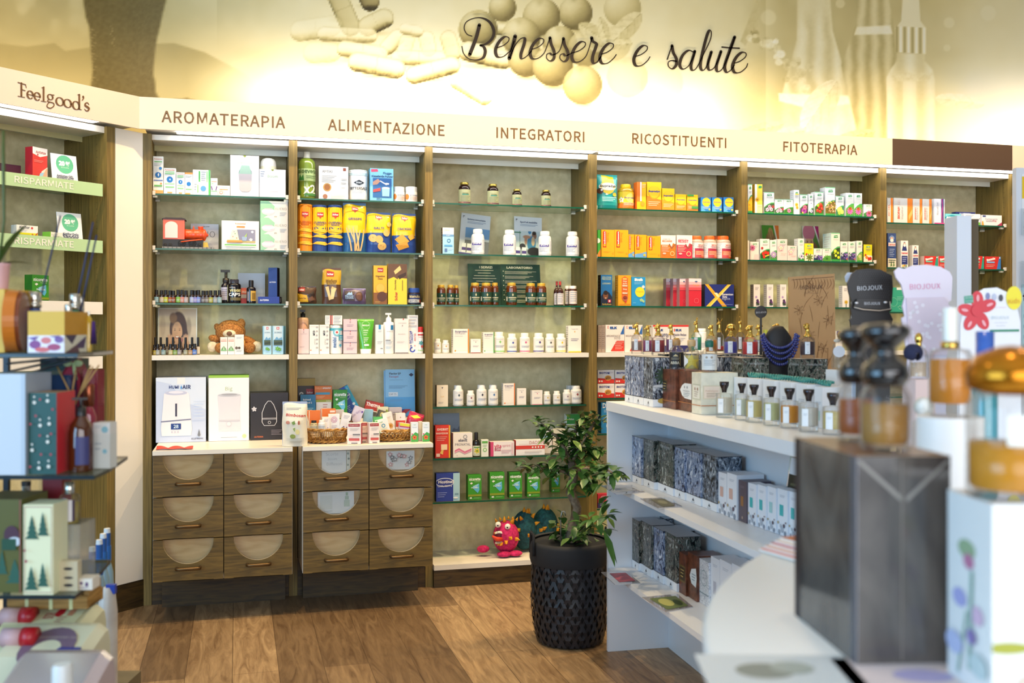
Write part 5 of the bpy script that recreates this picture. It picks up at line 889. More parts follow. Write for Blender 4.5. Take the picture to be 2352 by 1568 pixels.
def sport(u, v):
    c = np.tile(pc('d8dce0'), (len(u), 1)); m_ = (v < .64)*(v > .04); c = blend(c, m_*1.0, 'c4d2d6'); c = blend(c, m_*(v < .2)*.8, '8a94a0'); c = blend(c, m_*(np.abs(u-.2) < .012)*(v > .3)*1.0, '3f7a5a'); c = blend(c, m_*(np.abs(v-.6) < .01)*(u < .24)*1.0, '3f7a5a')
    c = blend(c, el(u, v, .72, .54, .09, .1)*m_, '8a6450'); c = blend(c, el(u, v, .72, .6, .08, .05)*m_, '2a1e1a'); c = blend(c, el(u, v, .62, .34, .17, .2)*m_, '3f7fa8'); c = blend(c, el(u, v, .45, .5, .16, .05, .3)*m_, 'b08468'); c = blend(c, el(u, v, .42, .42, .06, .14, .3)*m_, 'b08468'); c = blend(c, el(u, v, .68, .4, .07, .12)*m_, 'c9b090'); c = blend(c, el(u, v, .56, .62, .06, .05)*m_, '3a7fb0')
    c = blend(c, el(u, v, .72, .14, .26, .12)*m_, '26262c'); c = blend(c, el(u, v, .3, .26, .12, .08)*m_, '2f2f36')
    for x in (.14, .36): c = blend(c, ((np.abs(u-x) < .08)*(v < .24)).astype(float), 'f0f0f4'); c = blend(c, ((np.abs(u-x) < .08)*(v < .15)*(v > .08)).astype(float), '4f3f8a')
    return blend(c, (v < .03).astype(float), '4a3f8a')
for (x0, x1, yt, pf, ti, lk, rz_) in ((1053, 1121, 493, immun, 'Systeme_immunitaire', 'immune system brochure with a dark-haired woman, tilted', 6), (1181, 1245, 497, sport, 'Sport_et_mobilite', 'sport brochure with a man drinking from a bottle', 2)):
    t, w_, h_ = poster('brochure', lk, x0, x1, yt, .175, pf, 60, 70, rx=-8, ry=rz_, th=.003)
    mb = MB(); decals(mb, flat(w_, h_, -.001), 't %s .52 .86 .62 0 4a5a78;l 8a98b0 2 .22 .85 .8 .03;r .06 .92 .12 .935 2a2f3a;r .06 .88 .07 .93 2a2f3a' % ti, l0=2); mb.obj('lettering', t)
PUR = 'r .0 0 1 1 eef0f4;r .1 .5 .62 .66 4a3f9a;t pure .38 .6 .4 .12 ffffff;l 7a6fb8 1 .14 .58 .52 .04;l a8b0c0 4 .1 .55 .42 .08;l c4ccd8 8 .68 .95 .85 .09'
for a_, b2, yt, n_ in ((1086, 1115, 525, 'before the immune system brochure'), (1159.4, 1188, 527, 'before the sport brochure'), (1241.5, 1270, 530, 'just past the sport brochure'), (1305, 1334, 531, 'nearest the upright, standing alone')):
    J('white bottle with violet patch, '+n_.replace('nearest the upright, ', ''), a_, b2, yt, 'f2f2f2', 'f5f5f4', PUR, yo=.02, capf=.15, capw=.70, sh=.14, neck=.02, labv=(.08, .66), name='supplement_bottle', rib=True)
shelf(ZG[2], 'on the third integratori shelf')
xc, Yp, w_, h_, z0 = spot(1077, 1243, 605, .17); mb = MB(); DG = P('173c30', .45)
mb.box(-w_/2, -w_*.05, 0, .003, 0, h_, DG); mb.box(-w_*.05, w_/2, -.004, -.001, 0, h_, DG); s1 = flat(w_*.45, h_, 0, -w_/2); s2 = flat(w_*.55, h_, -.004, -w_*.05)
decals(mb, s1, 't I_SERVIZI .55 .92 .4 .055 e8dcc0;'+''.join('l d8ccb0 1 %g %g %g .034;' % (.5-q, .5+q, .84-.065*i) for i, q in enumerate((.28, .2, .32, .36, .26, .3, .34, .28, .2)))); decals(mb, s2, 't LABORATORIO .48 .92 .66 .055 e8dcc0;'+''.join('l d0c6ac 3 .1 %g %g .026;c .06 %g .012 e8dcc0;' % (.9-.08*(i % 2), .82-.115*i, .83-.115*i) for i in range(7)))
o = mb.obj('brochure', loc=(xc, Yp, z0), rot=(math.radians(-8), 0, 0)); lab(o, 'open dark green brochure with cream lettering', 'brochure')
for a_, b2, yt, yo, n_ in ((1005, 1025, 654, .02, 'outermost of the trio by the upright'), (1028, 1045, 654, .02, 'middle of the trio by the upright'), (1043, 1055, 655, .06, 'rear of the trio by the upright'), (1082, 1105, 649, .02, 'first before the brochure, gold cap'), (1107, 1132, 649, .015, 'second before the brochure'), (1130, 1147, 649, .05, 'tucked behind the second'), (1166, 1190, 649, .02, 'alone before the brochure fold'), (1210.5, 1234, 650, .02, 'next to the brochure edge'), (1235, 1258, 650, .02, 'covering the brochure edge')):
    J('amber herb jar, '+n_, a_, b2, yt, G('7a3c12', .62, .06), P('d0a840', .35, .3), 'r 0 .12 1 .82 1f4436;p cfc8a0 .44 .62 .5 .74 .56 .62 .5 .52;r .2 .4 .8 .46 d8d0b0;r .3 .3 .7 .34 b8b490;l 8aa890 2 .25 .75 .26 .05;r 0 .2 .14 .5 c8c4b0', yo=yo, capf=.13, capw=.78, sh=.12, labv=(.06, .7), lspan=2.7, name='herb_jar', cat='jar', liq=('5a2408', .85))
for a_, b2, yo, n_ in ((1274, 1288, .05, 'rear'), (1281, 1296.5, .0, 'front')): J('brown dropper bottle with red teat, %s one' % n_, a_, b2, 645.6, P('3a1a10', .12, coat=.5), P('b8382c', .4), 'r 0 0 1 1 dfd4d0;%s 5 .15 .85 .85 .16' % GL, yo=yo, capf=.16, capw=.34, sh=.2, neck=.12, labv=(.04, .5), lspan=2.4, name='dropper_bottle', capname='teat')
for a_, b2, yo, n_ in ((1299, 1311, .05, 'narrow'), (1309, 1328, .0, 'wide')): J('brown white-capped medicine jar, %s one' % n_, a_, b2, 656, P('4a2410', .12, coat=.5), 'f0ece6', 'r 0 0 1 1 e4d8d0;%s 5 .15 .85 .85 .16' % GL, yo=yo, capf=.15, capw=.85, sh=.08, labv=(.08, .74), lspan=2.4, name='medicine_jar', cat='jar')
shelf(ZW, 'on the white integratori shelf', 5.345)
def vit(look, x0, x1, yt, dot, yo=.0, band=None): return J(look, x0, x1, yt, 'f1efe8', 'f4f2ec', 'r 0 0 1 1 ece9e2;p %s .42 .72 .58 .72 .5 .60;c .5 .74 .05 %s;l b0b4bc 1 .25 .75 .88 .05;l 8a90a8 2 .2 .8 .42 .09;%s' % (dot, dot, 'r 0 0 1 .07 %s' % (band or 'd8d4cc')), yo=yo, capf=.2, capw=.78, sh=.05, labv=(.06, .72), name='vitamin_bottle')
def vbox(look, x0, x1, yt, dot, band, **k): return K(look, x0, x1, yt, 'f2ece2', 'p %s .45 .8 .55 .8 .5 .72;t Burgerstein .5 .87 .5 0 9a8a90 0 0;l 9a90a0 2 .2 .8 .5 .06;r 0 0 1 .05 %s' % (dot, band), **k)
vit('shortest amber-dotted vitamin bottle by the upright', 998.5, 1014, 777.5, 'e0a050', .02); vit('amber-dotted vitamin bottle, one place along', 1017, 1033, 781, 'e0a050', .02)
def bbox(look, x0, x1, yt, edge, ln, **k): return K(look, x0, x1, yt, 'f3ebdd', 't Burgerstein .5 .88 .76 0 5a4a78;t %s .45 .80 .62 0 6a5a84 0 .0;l a8a0a8 1 .1 .6 .70 .03;r .93 0 1 1 %s;p %s .06 .1 .14 .14 .2 .1 .12 .06;l e0c8a0 1 .25 .9 .1 .03' % (ln, edge, edge), sd='l a8a0a0 9 .1 .9 .9 .08', **k)
bbox('white vitamin carton with an orange edge', 1041, 1077, 755, 'ee8a2a', 'EPA-Kapseln'); vbox('low white vitamin carton with crimson base line', 1081.5, 1104, 778, '8a3a3a', '9a4a4a'); bbox('white vitamin carton with a green edge', 1110, 1135, 762.5, '3a9a4a', 'Magnesium')
for a_, b2, yt, dt, n_ in ((1137, 1161, 762, '8ac86a', 'green-dotted'), (1168, 1189, 766, '3a4aa8', 'blue-dotted'), (1197, 1219, 764.5, 'd05a8a', 'pink-dotted'), (1228.6, 1251.7, 764.5, '4a3a8a', 'violet-dotted'), (1255.6, 1275.7, 766, '4a4a4a', 'black-dotted'), (1281, 1302, 766, 'e8c83a', 'yellow-dotted')): vit('white vitamin bottle, %s' % n_, a_, b2, yt, dt, .0, dt if dt != '4a4a4a' else None)
vbox('tall white vitamin carton with a yellow base line', 1305.5, 1334.7, 747.5, 'e0a84a', 'e8c040', sd='l a8a0a0 9 .1 .9 .9 .08')
shelf(.941, 'on the fifth integratori shelf')
K('cream sun care carton', 1003, 1029, 884, 'e8d8bc', 't sun .5 .46 .3 0 e8b860 0 0;p 5a5060 .42 .9 .58 .9 .5 .82;l b8ac9a 2 .15 .6 .2 .05', sc='6a5a3c')
for a_, b2, yt, dt, n_ in ((1043, 1066, 885, '4a5a6a', 'large grey-dotted'), (1074, 1091.4, 897, '8a3a4a', 'small crimson-dotted'), (1097, 1119.6, 884, '3a3a4a', 'large black-dotted'), (1124, 1146, 884, '4a7ab0', 'large sky-dotted'), (1250.5, 1266, 899, 'd8b84a', 'small yellow-dotted'), (1273, 1289, 898, 'd0b060', 'small gold-dotted'), (1295.6, 1313, 894.6, '9a7a8a', 'mauve-dotted'), (1314, 1339, 886, 'a04a4a', 'wide red-dotted')): vit('white vitamin bottle, %s' % n_, a_, b2, yt, dt)
bbox('white vitamin C carton with an orange edge', 1156, 1182.5, 880, 'ee7a2a', 'VITAMIN_C'); vbox('narrow white vitamin carton', 1188, 1208.5, 891.5, '5a4a6a', 'c8c0b4'); vbox('low white vitamin carton with pink heart', 1222, 1246, 896, 'd04a7a', 'd88a9a'); K('white carton half behind the red-dotted bottle', 1305, 1328, 885, 'e8e8e8', '', yo=.09)
shelf(.667, 'on the sixth integratori shelf')
def mount(u, v):
    c = np.tile(pc('7a8ca4'), (len(u), 1))*(.7+.6*v[:, None]); r1 = .55+.13*np.sin(u*7+1)+.06*np.sin(u*19); c = blend(c, (v < r1).astype(float), '4a5a78'); r2 = .35+.1*np.sin(u*9+3)+.05*np.sin(u*23); return blend(c, (v < r2).astype(float), '33405e')
poster('display_card', 'dark blue card with a mountain range at the back', 997, 1057, 949, .2, mount, 40, 50, rx=-7, th=.003)
K('bright red magnesium carton', 1000, 1034, 977, 'd63422', 't ENERVIT .5 .88 .74 0 f8e8dc;t MAGNESIUM .44 .76 .8 0 f4d8c8;l f0a898 3 .1 .8 .64 .05;p e8c060 .3 .15 .5 .32 .58 .3 .5 .1;r .38 .25 .8 .42 f0d8b0;r .06 .04 .3 .14 f0d0c0;r .9 0 1 1 f0b02a', sc='a82418')
K('white prenatal vitamin carton with pink ribbon', 1041, 1085, 994, 'f2ede9', 't elevit .5 .7 .46 0 3a3f5a;t PRONATAL .5 .53 .8 0 5a5060 0 0;p d8749a .08 .3 .3 .38 .6 .24 .95 .36 .95 .3 .6 .17 .3 .3 .08 .22;p e8a8bc .08 .24 .3 .32 .6 .18 .95 .28 .95 .24 .6 .13 .3 .26 .08 .18;a .62 .84 .1 3a3f5a .8;c .2 .08 .02 b8a0a8', sc='d8ccc8')
J('dark dropper bottle with yellow-flowered label', 1087, 1104.4, 993.4, P('17130f', .12, coat=.5), '1a1715', 'r 0 0 1 1 e8ead8;f .5 .5 .3 d8c83a 5a9a3a 6;r .2 .8 .8 .9 5a9a4a;l 9aa88a 2 .2 .8 .2 .1', capf=.3, capw=.5, sh=.16, labv=(.04, .46), lspan=2.6, name='dropper_bottle')
K('tiny white and green carton', 1105.5, 1122, 1009.5, 'eef2e6', 'r .1 .78 .9 .92 6ab05a;c .5 .4 .28 8ac87a;c .5 .4 .16 eef2e6;l 8ac07a 2 .2 .8 .68 .08', sc='b8c8a0'); K('flat white carton with pink end panel', 1127, 1181, 1014, 'f3eae8', 'r 0 0 .12 1 d84a78;t vita .3 .7 .3 0 d84a6a;t sprint .66 .7 .34 0 d8748a 0 0;t B12 .3 .48 .26 0 b83a5a;l d8a8b0 3 .45 .9 .4 .1;r .88 .1 .95 .9 e8c8cc', dp=.05, sc='c84a70'); K('flat white carton with a red band and dots', 1185, 1251, 1010, 'f4f0ec', 't DAOSiN .72 .82 .5 0 a8342c 0 .0;r 0 .4 1 .64 d8443a;c .58 .52 .03 f4e8e0;c .68 .52 .03 f4e8e0;c .78 .52 .03 f4e8e0;c .88 .52 .03 f4e8e0;l c8bcb8 2 .3 .9 .24 .1;l c8a8a0 1 .1 .5 .72 .06', dp=.05, sc='c83a30')
K('plain white carton behind the plant', 1244, 1268, 986, 'eeeae6', 'r .1 .6 .9 .75 8fb4d0;l a8b0b8 3 .15 .85 .5 .1', yo=.05); K('cream carton behind the plant', 1270, 1299, 984, 'ede0c8', 'l b8a488 4 .15 .85 .7 .12', yo=.05); K('white and green iron tonic carton half behind the plant', 1302, 1342, 951, 'eef0e8', 'r 0 .74 1 1 3f9a4a;t Salus .35 .87 .4 0 f0f4ea;l a8b8a0 4 .15 .8 .55 .1', yo=.09)
shelf(.435, 'on the lowest integratori glass shelf')
K('wide navy nicotine gum carton with pale blue end', 1002, 1056, 1086.6, '2a3f9a', 'r .72 0 1 1 a8d4e8;e .36 .68 .4 .16 dfe8f4;e .36 .68 .37 .135 23348a;t Nicotinell .42 .7 .66 0 f4f6fa;t COOL_MINT_2 .36 .55 .6 0 dfe4f4;l 8a9ad8 3 .06 .45 .3 .07;t 204 .86 .25 .16 0 5a8aa8;e .82 .12 .1 .03 f0f6f8', dp=.05, sc='1c2a6a', name='gum_box', rd='r 0 0 1 1 a8d4e8')
for a_, b2, yt, yo, n_ in ((1075, 1106, 1091, .0, 'next to the navy carton'), (1125, 1158.6, 1085, .0, 'second from the navy carton'), (1170, 1199, 1084.5, .02, 'third from the navy carton'), (1211, 1240, 1088, .02, 'fourth from the navy carton'), (1267, 1286, 1078, .14, 'set back behind the plant')): K('green nicotine gum carton, '+n_, a_, b2, yt, '3f9a2c', NIC, yo=yo, dp=.05, sc='2a6a1c', name='gum_box')
# plush monster on the base shelf
def monster():
    CTX.update(Z=.1192, Y=5.33, place='on the integratori base shelf'); xc, Yp, w_, h_, z0 = spot(1132, 1192, 1179, .1); k = w_/60.
    MG_ = noisemat('plush_magenta', 'a8124e', 'd42a70', nscale=70, rough=.9, bump=.4); TL = noisemat('plush_teal', '123c46', '1f5a64', nscale=70, rough=.9, bump=.4); OR_ = P('eda024', .8); RD = P('e0442a', .7); WT = P('f2ece4', .7)
    t = empty('plush_monster', (xc, Yp, .1192)); lab(t, 'magenta and teal plush monster with orange spikes and open mouth', 'toy')
    px = lambda x, y: ((x-1162)*k, (1267-y)*k)
    def B_(name, x, y, yy, r, mat, par=t, rot=None): X0, Z0 = px(x, y); mb = MB(); mb.ball((X0, yy, Z0), tuple(q*k for q in r), mat, 24, 16, rot); return mb.obj(name, par)
    h = B_('head', 1162, 1226, .0, (29, 30, 36), MG_); X0, Z0 = px(1140, 1222)
    # open mouth facing aside and forward: dark throat, teeth, tongue
    mb = MB(); mb.ball((X0, -.036, Z0), (.020, .032, .036), P('5a0c2c', .8), 18, 12, Matrix.Rotation(.25, 3, 'Y')); o = mb.obj('mouth', h)
    mb = MB(); mb.tube([(X0+.012, -.06, Z0-.012), (X0-.02, -.085, Z0-.004), (X0-.045, -.09, Z0+.014)], [.012, .012, .005], RD, 10); mb.obj('tongue', h)
    mb = MB()
    for i in range(6): a = -.7+i*.3; mb.cone((X0+.026*math.sin(a), -.062+.006*abs(i-2.5), Z0+.033-.004*abs(i-2.5)), (X0+.026*math.sin(a)-.004, -.068, Z0+.019), .005, WT)
    for i in range(6): a = -.7+i*.3; mb.cone((X0+.024*math.sin(a), -.062+.005*abs(i-2.5), Z0-.034), (X0+.024*math.sin(a)-.003, -.068, Z0-.021), .005, WT)
    mb.obj('teeth', h)
    for ex, ey in ((1160, 1200), (1140, 1196)):
        e = B_('eye', ex, ey, -.055 if ex > 1150 else -.04, (6.5, 5, 6.5), WT, h); X1, Z1 = px(ex-1, ey+1); MB().ball((X1-.002, (-.055 if ex > 1150 else -.04)-.0105, Z1), .0045, P('17100e', .2), 10, 8).obj('pupil', e)
    rnd = random.Random(5)
    def spikes(par, cx, cz, cy, r, n, seed, size=13):
        rr = random.Random(seed)
        for i in range(n):
            a = rr.uniform(-1.2, 1.2); b_ = rr.uniform(-.5, 1.45); d = Vector((math.sin(a)*math.cos(b_), -math.cos(a)*math.cos(b_), math.sin(b_))); p0 = Vector((cx+d.x*r[0]*k*.97, cy+d.y*r[1]*k*.97, cz+d.z*r[2]*k*.97)); mb = MB(); mb.cone(p0, p0+d*size*k*.9, size*k*.45, OR_, 4); mb.obj('spike', par)
    for i in range(6): X1, Z1 = px(1140+i*9, 1192-6*math.sin(PI*(i+.5)/6)); MB().cone((X1, -.005, Z1-.002), (X1+.004*(i-2.5), -.006, Z1+.016), .009, OR_, 5).obj('spike', h)
    spikes(h, *px(1162, 1226), 0, (29, 30, 36), 9, 4)
    for x, y, yy in ((1178, 1260, -.05), (1152, 1260, -.055)): B_('foot', x, y, yy, (16, 14, 6), MG_)
    B_('hand', 1110, 1251, .0, (14, 12, 8), MG_)
    for i, (x, y, r, yy) in enumerate(((1212, 1220, (29, 26, 44), .07), (1240, 1233, (28, 26, 32), .10), (1268, 1220, (30, 27, 45), .12), (1286, 1234, (22, 20, 30), .13))): b_ = B_('body_segment', x, y, yy, r, TL); spikes(b_, *px(x, y), yy, r, 9, 20+i)
monster()
# ================================================================ bay 4
shelf(ZG[0], 'on the top ricostituenti shelf')
SUP = 'c .5 .62 .42 f0a01c;c .5 .64 .38 f8c828;t Supradyn .5 .66 .8 .09 3a3a8a 0 .02;'
pouch('teal and yellow gummy sweets pouch', 1373, 1422, 402, '2aa0a0', 'c .5 .66 .34 f6d84a;e .5 .66 .42 .12 f4f0d8;t Supradyn .5 .67 .78 .1 3a3a48;c .14 .52 .13 5a3a2a;c .2 .55 .05 f0ece4;l c8f0e8 3 .2 .9 .32 .05;e .8 .42 .1 .06 f0c83a;t 4+ .42 .42 .12 0 f0f8f8', dp=.06, paint=lambda u, v: 'f0d020' if .18 < u < .82 and v > .55 else ('17888c' if v < .12 else '30aaa8'), side_c='2aa0a0', name='gummy_pouch')
J('yellow gummy jar with yellow lid', 1426, 1461, 421.4, G('e0b020', .8, .1), 'f4cc1c', 'r 0 0 1 .3 ea7a2a;r 0 .3 1 1 f4cf2a;c .6 .62 .2 f8e070;t Supradyn .6 .62 .56 .14 3a3a8a;l f4e8d0 3 .3 .95 .3 .07;f .2 .5 .12 f6f0e0 e8a02a 5', capf=.14, capw=.62, sh=.14, labv=(.05, .68), name='gummy_jar', cat='jar', rib=True)
K('narrow orange carton standing sideways beside the gummy jar', 1463, 1484, 418, 'f4b81c', 'r 0 .28 .55 1 ee7a2a;r .35 .3 .5 1 f0f0e8;c .62 .2 .25 e8a01c;c .62 .2 .18 b89a2a;l f4d8a0 3 .55 .95 .9 .05', dp=.05, sc='ea7a28')
for a_, b2, yt, low, n_ in ((1486, 1519, 418, 'ee7a24', 'tallest yellow and orange vitamin carton'), (1521, 1549, 432.7, 'f09a28', 'second tallest yellow and orange vitamin carton'), (1551.5, 1576, 446, 'f0942a', 'small yellow and orange vitamin carton'), (1578.5, 1603, 447, 'ea8a3a', 'small yellow vitamin carton with green top band')):
    K(n_, a_, b2, yt, 'f6cf1e', 'p %s 0 0 1 0 1 .36 0 .5;' % low+SUP+'l f8e0b0 3 .1 .9 .27 .06;r 0 0 1 .03 c86a1a;'+('r 0 .9 .6 1 4aa84a;r .4 .14 1 .3 4a9a4a' if 'green' in n_ else ''), dp=.05, sc='e8b41c')
for a_, b2, n_ in ((1610, 1632.6, 'first of three'), (1635.5, 1658, 'second of three'), (1662, 1684.7, 'third of three')): K('small blue vitamin carton with yellow disc, '+n_, a_, b2, 453, '2f86d0', 'c .55 .66 .42 f6cf2a;t Supradyn .55 .66 .78 .1 2a3a8a;l d0e8f8 3 .1 .9 .32 .07;c .85 .16 .1 f0d84a;p 5ab0e8 0 0 .5 0 0 .4', dp=.045, sc='2a6ab8')
shelf(ZG[1], 'on the second ricostituenti shelf')
K('green carton edge beside the upright', 1372.5, 1379.4, 528, '3fa83a', 'p f08a2a 0 0 1 0 1 .3 0 .1;c .1 .6 .8 f0f0e8')
RED = 'p c8301c .12 .35 .38 .35 .38 .92 .25 .97 .12 .92;t Redoxon .25 .66 .54 .12 fff 90;c .25 .43 .09 f0b01c;t 500_mg .5 .72 .36 0 c87a1a 90 0;l e0a020 2 .2 .7 .2 .03;c .88 .14 .06 e89a1a'
for a_, b2, yt, n_ in ((1381, 1411.4, 527.5, 'tall yellow effervescent carton beside the green edge'), (1412, 1443, 527.8, 'tall yellow effervescent carton beside the smaller twins')): K(n_, a_, b2, yt, 'f5ad16', RED, dp=.055, sc='e89a10')
for a_, b2, yt, n_ in ((1443.6, 1456.5, 538, 'narrow yellow and blue effervescent carton'), (1458.5, 1485, 539, 'yellow and blue effervescent carton')): K(n_, a_, b2, yt, 'f5ad16', 'p 6aa8dc 0 0 1 0 1 .26 0 .14;'+RED.split(';c .88')[0]+';r .72 .06 .9 .16 f0c02a', dp=.05)
K('medium yellow effervescent carton beside the white energy carton', 1486.5, 1517, 542, 'f5ad16', RED, dp=.055, sc='e89a10')
for a_, b2, low, t1, t2, n_ in ((1518, 1552, 'ef7a22', 'RECHARGE', 'ENERGY', 'white and orange energy carton with check mark'), (1554.5, 1590, 'd8344c', 'RESIST', 'IMMUNITY', 'white and crimson immunity carton with check mark')):
    K(n_, a_, b2, 540, 'f0eae6', 'p %s 0 0 1 0 1 .6 .82 .66 .72 .5 .6 .58 0 .58;t VERACTIV .38 .82 .52 0 8a8488 0 0;t %s .42 .74 .66 0 %s;p 8a5a44 .52 .62 .6 .62 .72 .46 .94 .62 1 .62 .72 .4;t %s .28 .52 .4 0 f8e0d0;l f4c8b0 4 .06 .6 .44 .05;c .76 .2 .15 f0d090;c .76 .2 .11 %s;e .22 .2 .12 .04 f0c0b0;l c0b8b8 1 .62 .95 .96 .02' % (low, t1, low, t2, low), dp=.055, sc='d8d0c8')
MUL = 'r 0 0 .3 1 dfe0e0;%s 7 .04 .28 .9 .11;r .3 .62 1 1 ece4e0;r .3 .46 1 .62 b02a4c;r .3 0 1 .46 e8622a;t MULTI .66 .84 .4 .08 d0503a;t IMMUNE .66 .72 .46 .07 b03a5a;l f8d8c0 4 .35 .95 .38 .09;r .3 .0 .6 .2 c84a4a' % 'l a8acb4'
for a_, b2, yo, n_ in ((1591, 1620.6, .0, 'first before the crimson carton'), (1621.5, 1650.6, .0, 'middle of the front three'), (1653, 1684, .0, 'by the upright in front'), (1594, 1620, .085, 'rear one behind the first'), (1640, 1664, .085, 'rear one behind the other two')): J('orange-lidded multivitamin jar, '+n_, a_, b2, 541, G('d8c4b4', .75, .1), 'ea6a28', MUL, yo=yo, capf=.15, capw=.72, sh=.12, labv=(.05, .7), lspan=3.0, name='vitamin_jar', cat='jar', rib=True)
shelf(ZG[2], 'on the third ricostituenti shelf')
K('dark blue massage lotion carton with a smiling face', 1380, 1406, 631, '1f6aa8', 't SOLUTION .5 .92 .8 0 dfe8a0 0 .0;t PRECIEUSE .5 .86 .8 0 dfe8a0 0 0;t LOSUNG .5 .72 .7 0 dfe8a0 0 0;p 17243a 0 0 1 0 1 .28 .7 .44 .3 .44 0 .3;e .42 .33 .22 .13 7a4a2c;e .42 .42 .2 .07 2a1a12;p e8d8c8 .34 .26 .5 .26 .42 .23;c .34 .36 .03 1a120c;c .5 .36 .03 1a120c;r .6 .1 .88 .2 c0303a;r .71 .12 .77 .18 fff;r .67 .135 .81 .165 fff;t Solution .5 .05 .8 0 e8c84a 0 0', dp=.05, sc='26221f', sd='l 5a544c 8 .2 .8 .9 .1')
K('orange syrup carton with a bordered portrait', 1420, 1449.5, 632, 'eca21e', 'p d86a2a .26 .22 .76 .22 .76 .9 .51 .97 .26 .9;r .36 .86 .66 .9 f0d070;t Sirop .51 .8 .3 0 f8e8d0;t de_Pin .51 .73 .32 0 f8e8d0;t Michel .51 .66 .38 0 f8e8d0 0 .03;t Sirup .51 .54 .3 0 f8e8d0;t Michel .51 .42 .38 0 f8e8d0 0 .03;e .52 .24 .2 .09 b8604a;e .52 .27 .16 .06 8a3a2a;c .46 .23 .03 2a1a12;c .58 .23 .03 2a1a12;c .56 .13 .07 d03030;r .05 .03 .95 .06 c87a18', dp=.05, sc='d8a030', sd='l b87a18 9 .15 .85 .9 .08')
K('bright blue propolis carton with yellow disc', 1450.4, 1482.5, 636, '2795d2', 't Strath .5 .91 .6 0 f4f8fa 0 .03;l 9ad0f0 2 .2 .8 .8 .04;c .6 .48 .34 f2dc30;t Propolis .6 .49 .5 0 b8982a 0 0;c .84 .66 .11 d8e0e4;f .7 .2 .12 bfe0a0 7ab85a 5;f .84 .16 .09 bfe0a0 7ab85a 5;l a8d8f4 1 .1 .3 .1 .03', dp=.05, sc='1f7ab4', sd='r .1 .02 .9 .14 e8e8e8')
WSL = 'p f0dce0 0 1 1 1 1 .88 0 .88;p eab8bc 0 .88 1 .88 1 .78 0 .78;p e08088 0 .78 1 .78 1 .68 0 .68;p dc5058 0 .68 1 .68 1 .58 0 .58;p 3a5a8a .44 .89 .58 .92 .72 .89 .58 .86;t Neogar .58 .76 .5 0 e8b03a 0 0;a .6 .2 .18 e8808a .9'
for a_, b2, yo, n_ in ((1582, 1611, .0, 'frontmost of the four'), (1561, 1578, .045, 'second of the four'), (1546, 1562, .09, 'third of the four'), (1530, 1546, .135, 'rearmost of the four')): K('red to white fading gel carton, '+n_, a_, b2, 639.5, 'd42a3c', WSL, yo=yo, dp=.042, sc='b8888c')
K('wide navy carton crossed by yellow bands', 1619, 1685.6, 653, '23307a', 'p f0a81c .0 1 .12 1 .76 .0 .6 .0;p f4c43a .78 1 .9 1 .2 0 .04 0;p f8d870 .84 1 .9 1 .2 0 .14 0;p fae8b0 .3 .62 .42 .62 .5 .44 .42 .44;t Dynamisan .78 .54 .38 0 f4f4fa;t forte .68 .44 .16 0 f4f4fa;t Arginin .72 .34 .28 0 c8d0f0 0 0;l 8a98d0 1 .55 .95 .08 .05', dp=.05, sc='1a1a30')
shelf(ZW, 'on the white ricostituenti shelf', 5.345)
ELK = 'r .1 .86 .16 .96 d84a30;r .12 .875 .14 .945 fff;t ELK .42 .89 .38 .09 2f5a9a 0 .03;p 2f68b0 .78 .66 .98 .66 .98 .98;t BROMENASE .42 .6 .74 0 6a5a5a 0 0;t FITO .62 .51 .3 0 6a5a5a 0 0;p d83a2c .26 .04 .98 .04 .98 .42 .58 .42;l f4b0a0 5 .5 .95 .36 .06'
K('white and red enzyme carton with blue corner', 1391, 1434, 745.7, 'f0e6dc', ELK, dp=.06); K('white and red enzyme carton beside its twin', 1435, 1476, 745.7, 'f0e6dc', ELK, dp=.06)
for i in range(2): K('grey-brown striped side of a carton, %s by the upright' % ('first', 'second')[i], 1374+8*i, 1381.5+8*i, 746.5, 'a89484', 'l 7a685c 12 .1 .9 .92 .07', dp=.07, yo=.0)
EL2 = 'r 0 .93 1 1 d8403a;r .14 .76 .2 .86 d84a30;t ELK .42 .81 .36 .08 2f4a8a 0 .03;t %s .5 .64 .74 0 5a5a78;l b8b8c0 3 .14 .8 .5 .06;r 0 0 1 .24 2f2f6a;c .3 .14 .03 e8e8f4;c .6 .1 .02 e8e8f4'
K('white red-topped carton with navy base behind the bottles', 1500, 1539, 746, 'efe7e0', EL2 % 'Neuro', dp=.06); K('white red-topped relaxing carton beside the small white tub', 1542, 1581.6, 746, 'efe7e0', EL2 % 'Rasio_Relax', dp=.06)
J('white supplement tub behind the animal-head bottles', 1603, 1627, 754, 'f0f0f0', 'f4f4f2', 'r 0 .2 1 .6 e2e4e8;l a8b0bc 4 .2 .8 .5 .1', capf=.14, capw=.9, sh=.05, name='supplement_tub', cat='tub')
def BIO(x0, x1, yt, yb, n_): K(n_, x0, x1, yt, 'f2ece6', 't BIOTON .4 .78 .62 .16 2f3f8a 0 .02;p d8342a 0 0 1 0 1 .3 0 .4;e .62 .4 .2 .2 e8a84a;e .62 .4 .14 .13 b87a3a;r .48 .28 .56 .4 8a5a2a;c .1 .16 .05 f4e8e0;c .24 .16 .05 f4e8e0;l c0b4b4 2 .7 .95 .84 .07', yb=yb, dp=.06)
shelf(.972, 'beside the white display counter'); BIO(1373, 1411, 881, None, 'white and red tonic carton, lower one of the first stack'); BIO(1413, 1450, 881, None, 'white and red tonic carton, lower one of the second stack'); BIO(1373, 1411, 849.5, 880, 'white and red tonic carton, upper one of the first stack'); BIO(1413, 1450, 849.5, 880, 'white and red tonic carton, upper one of the second stack')
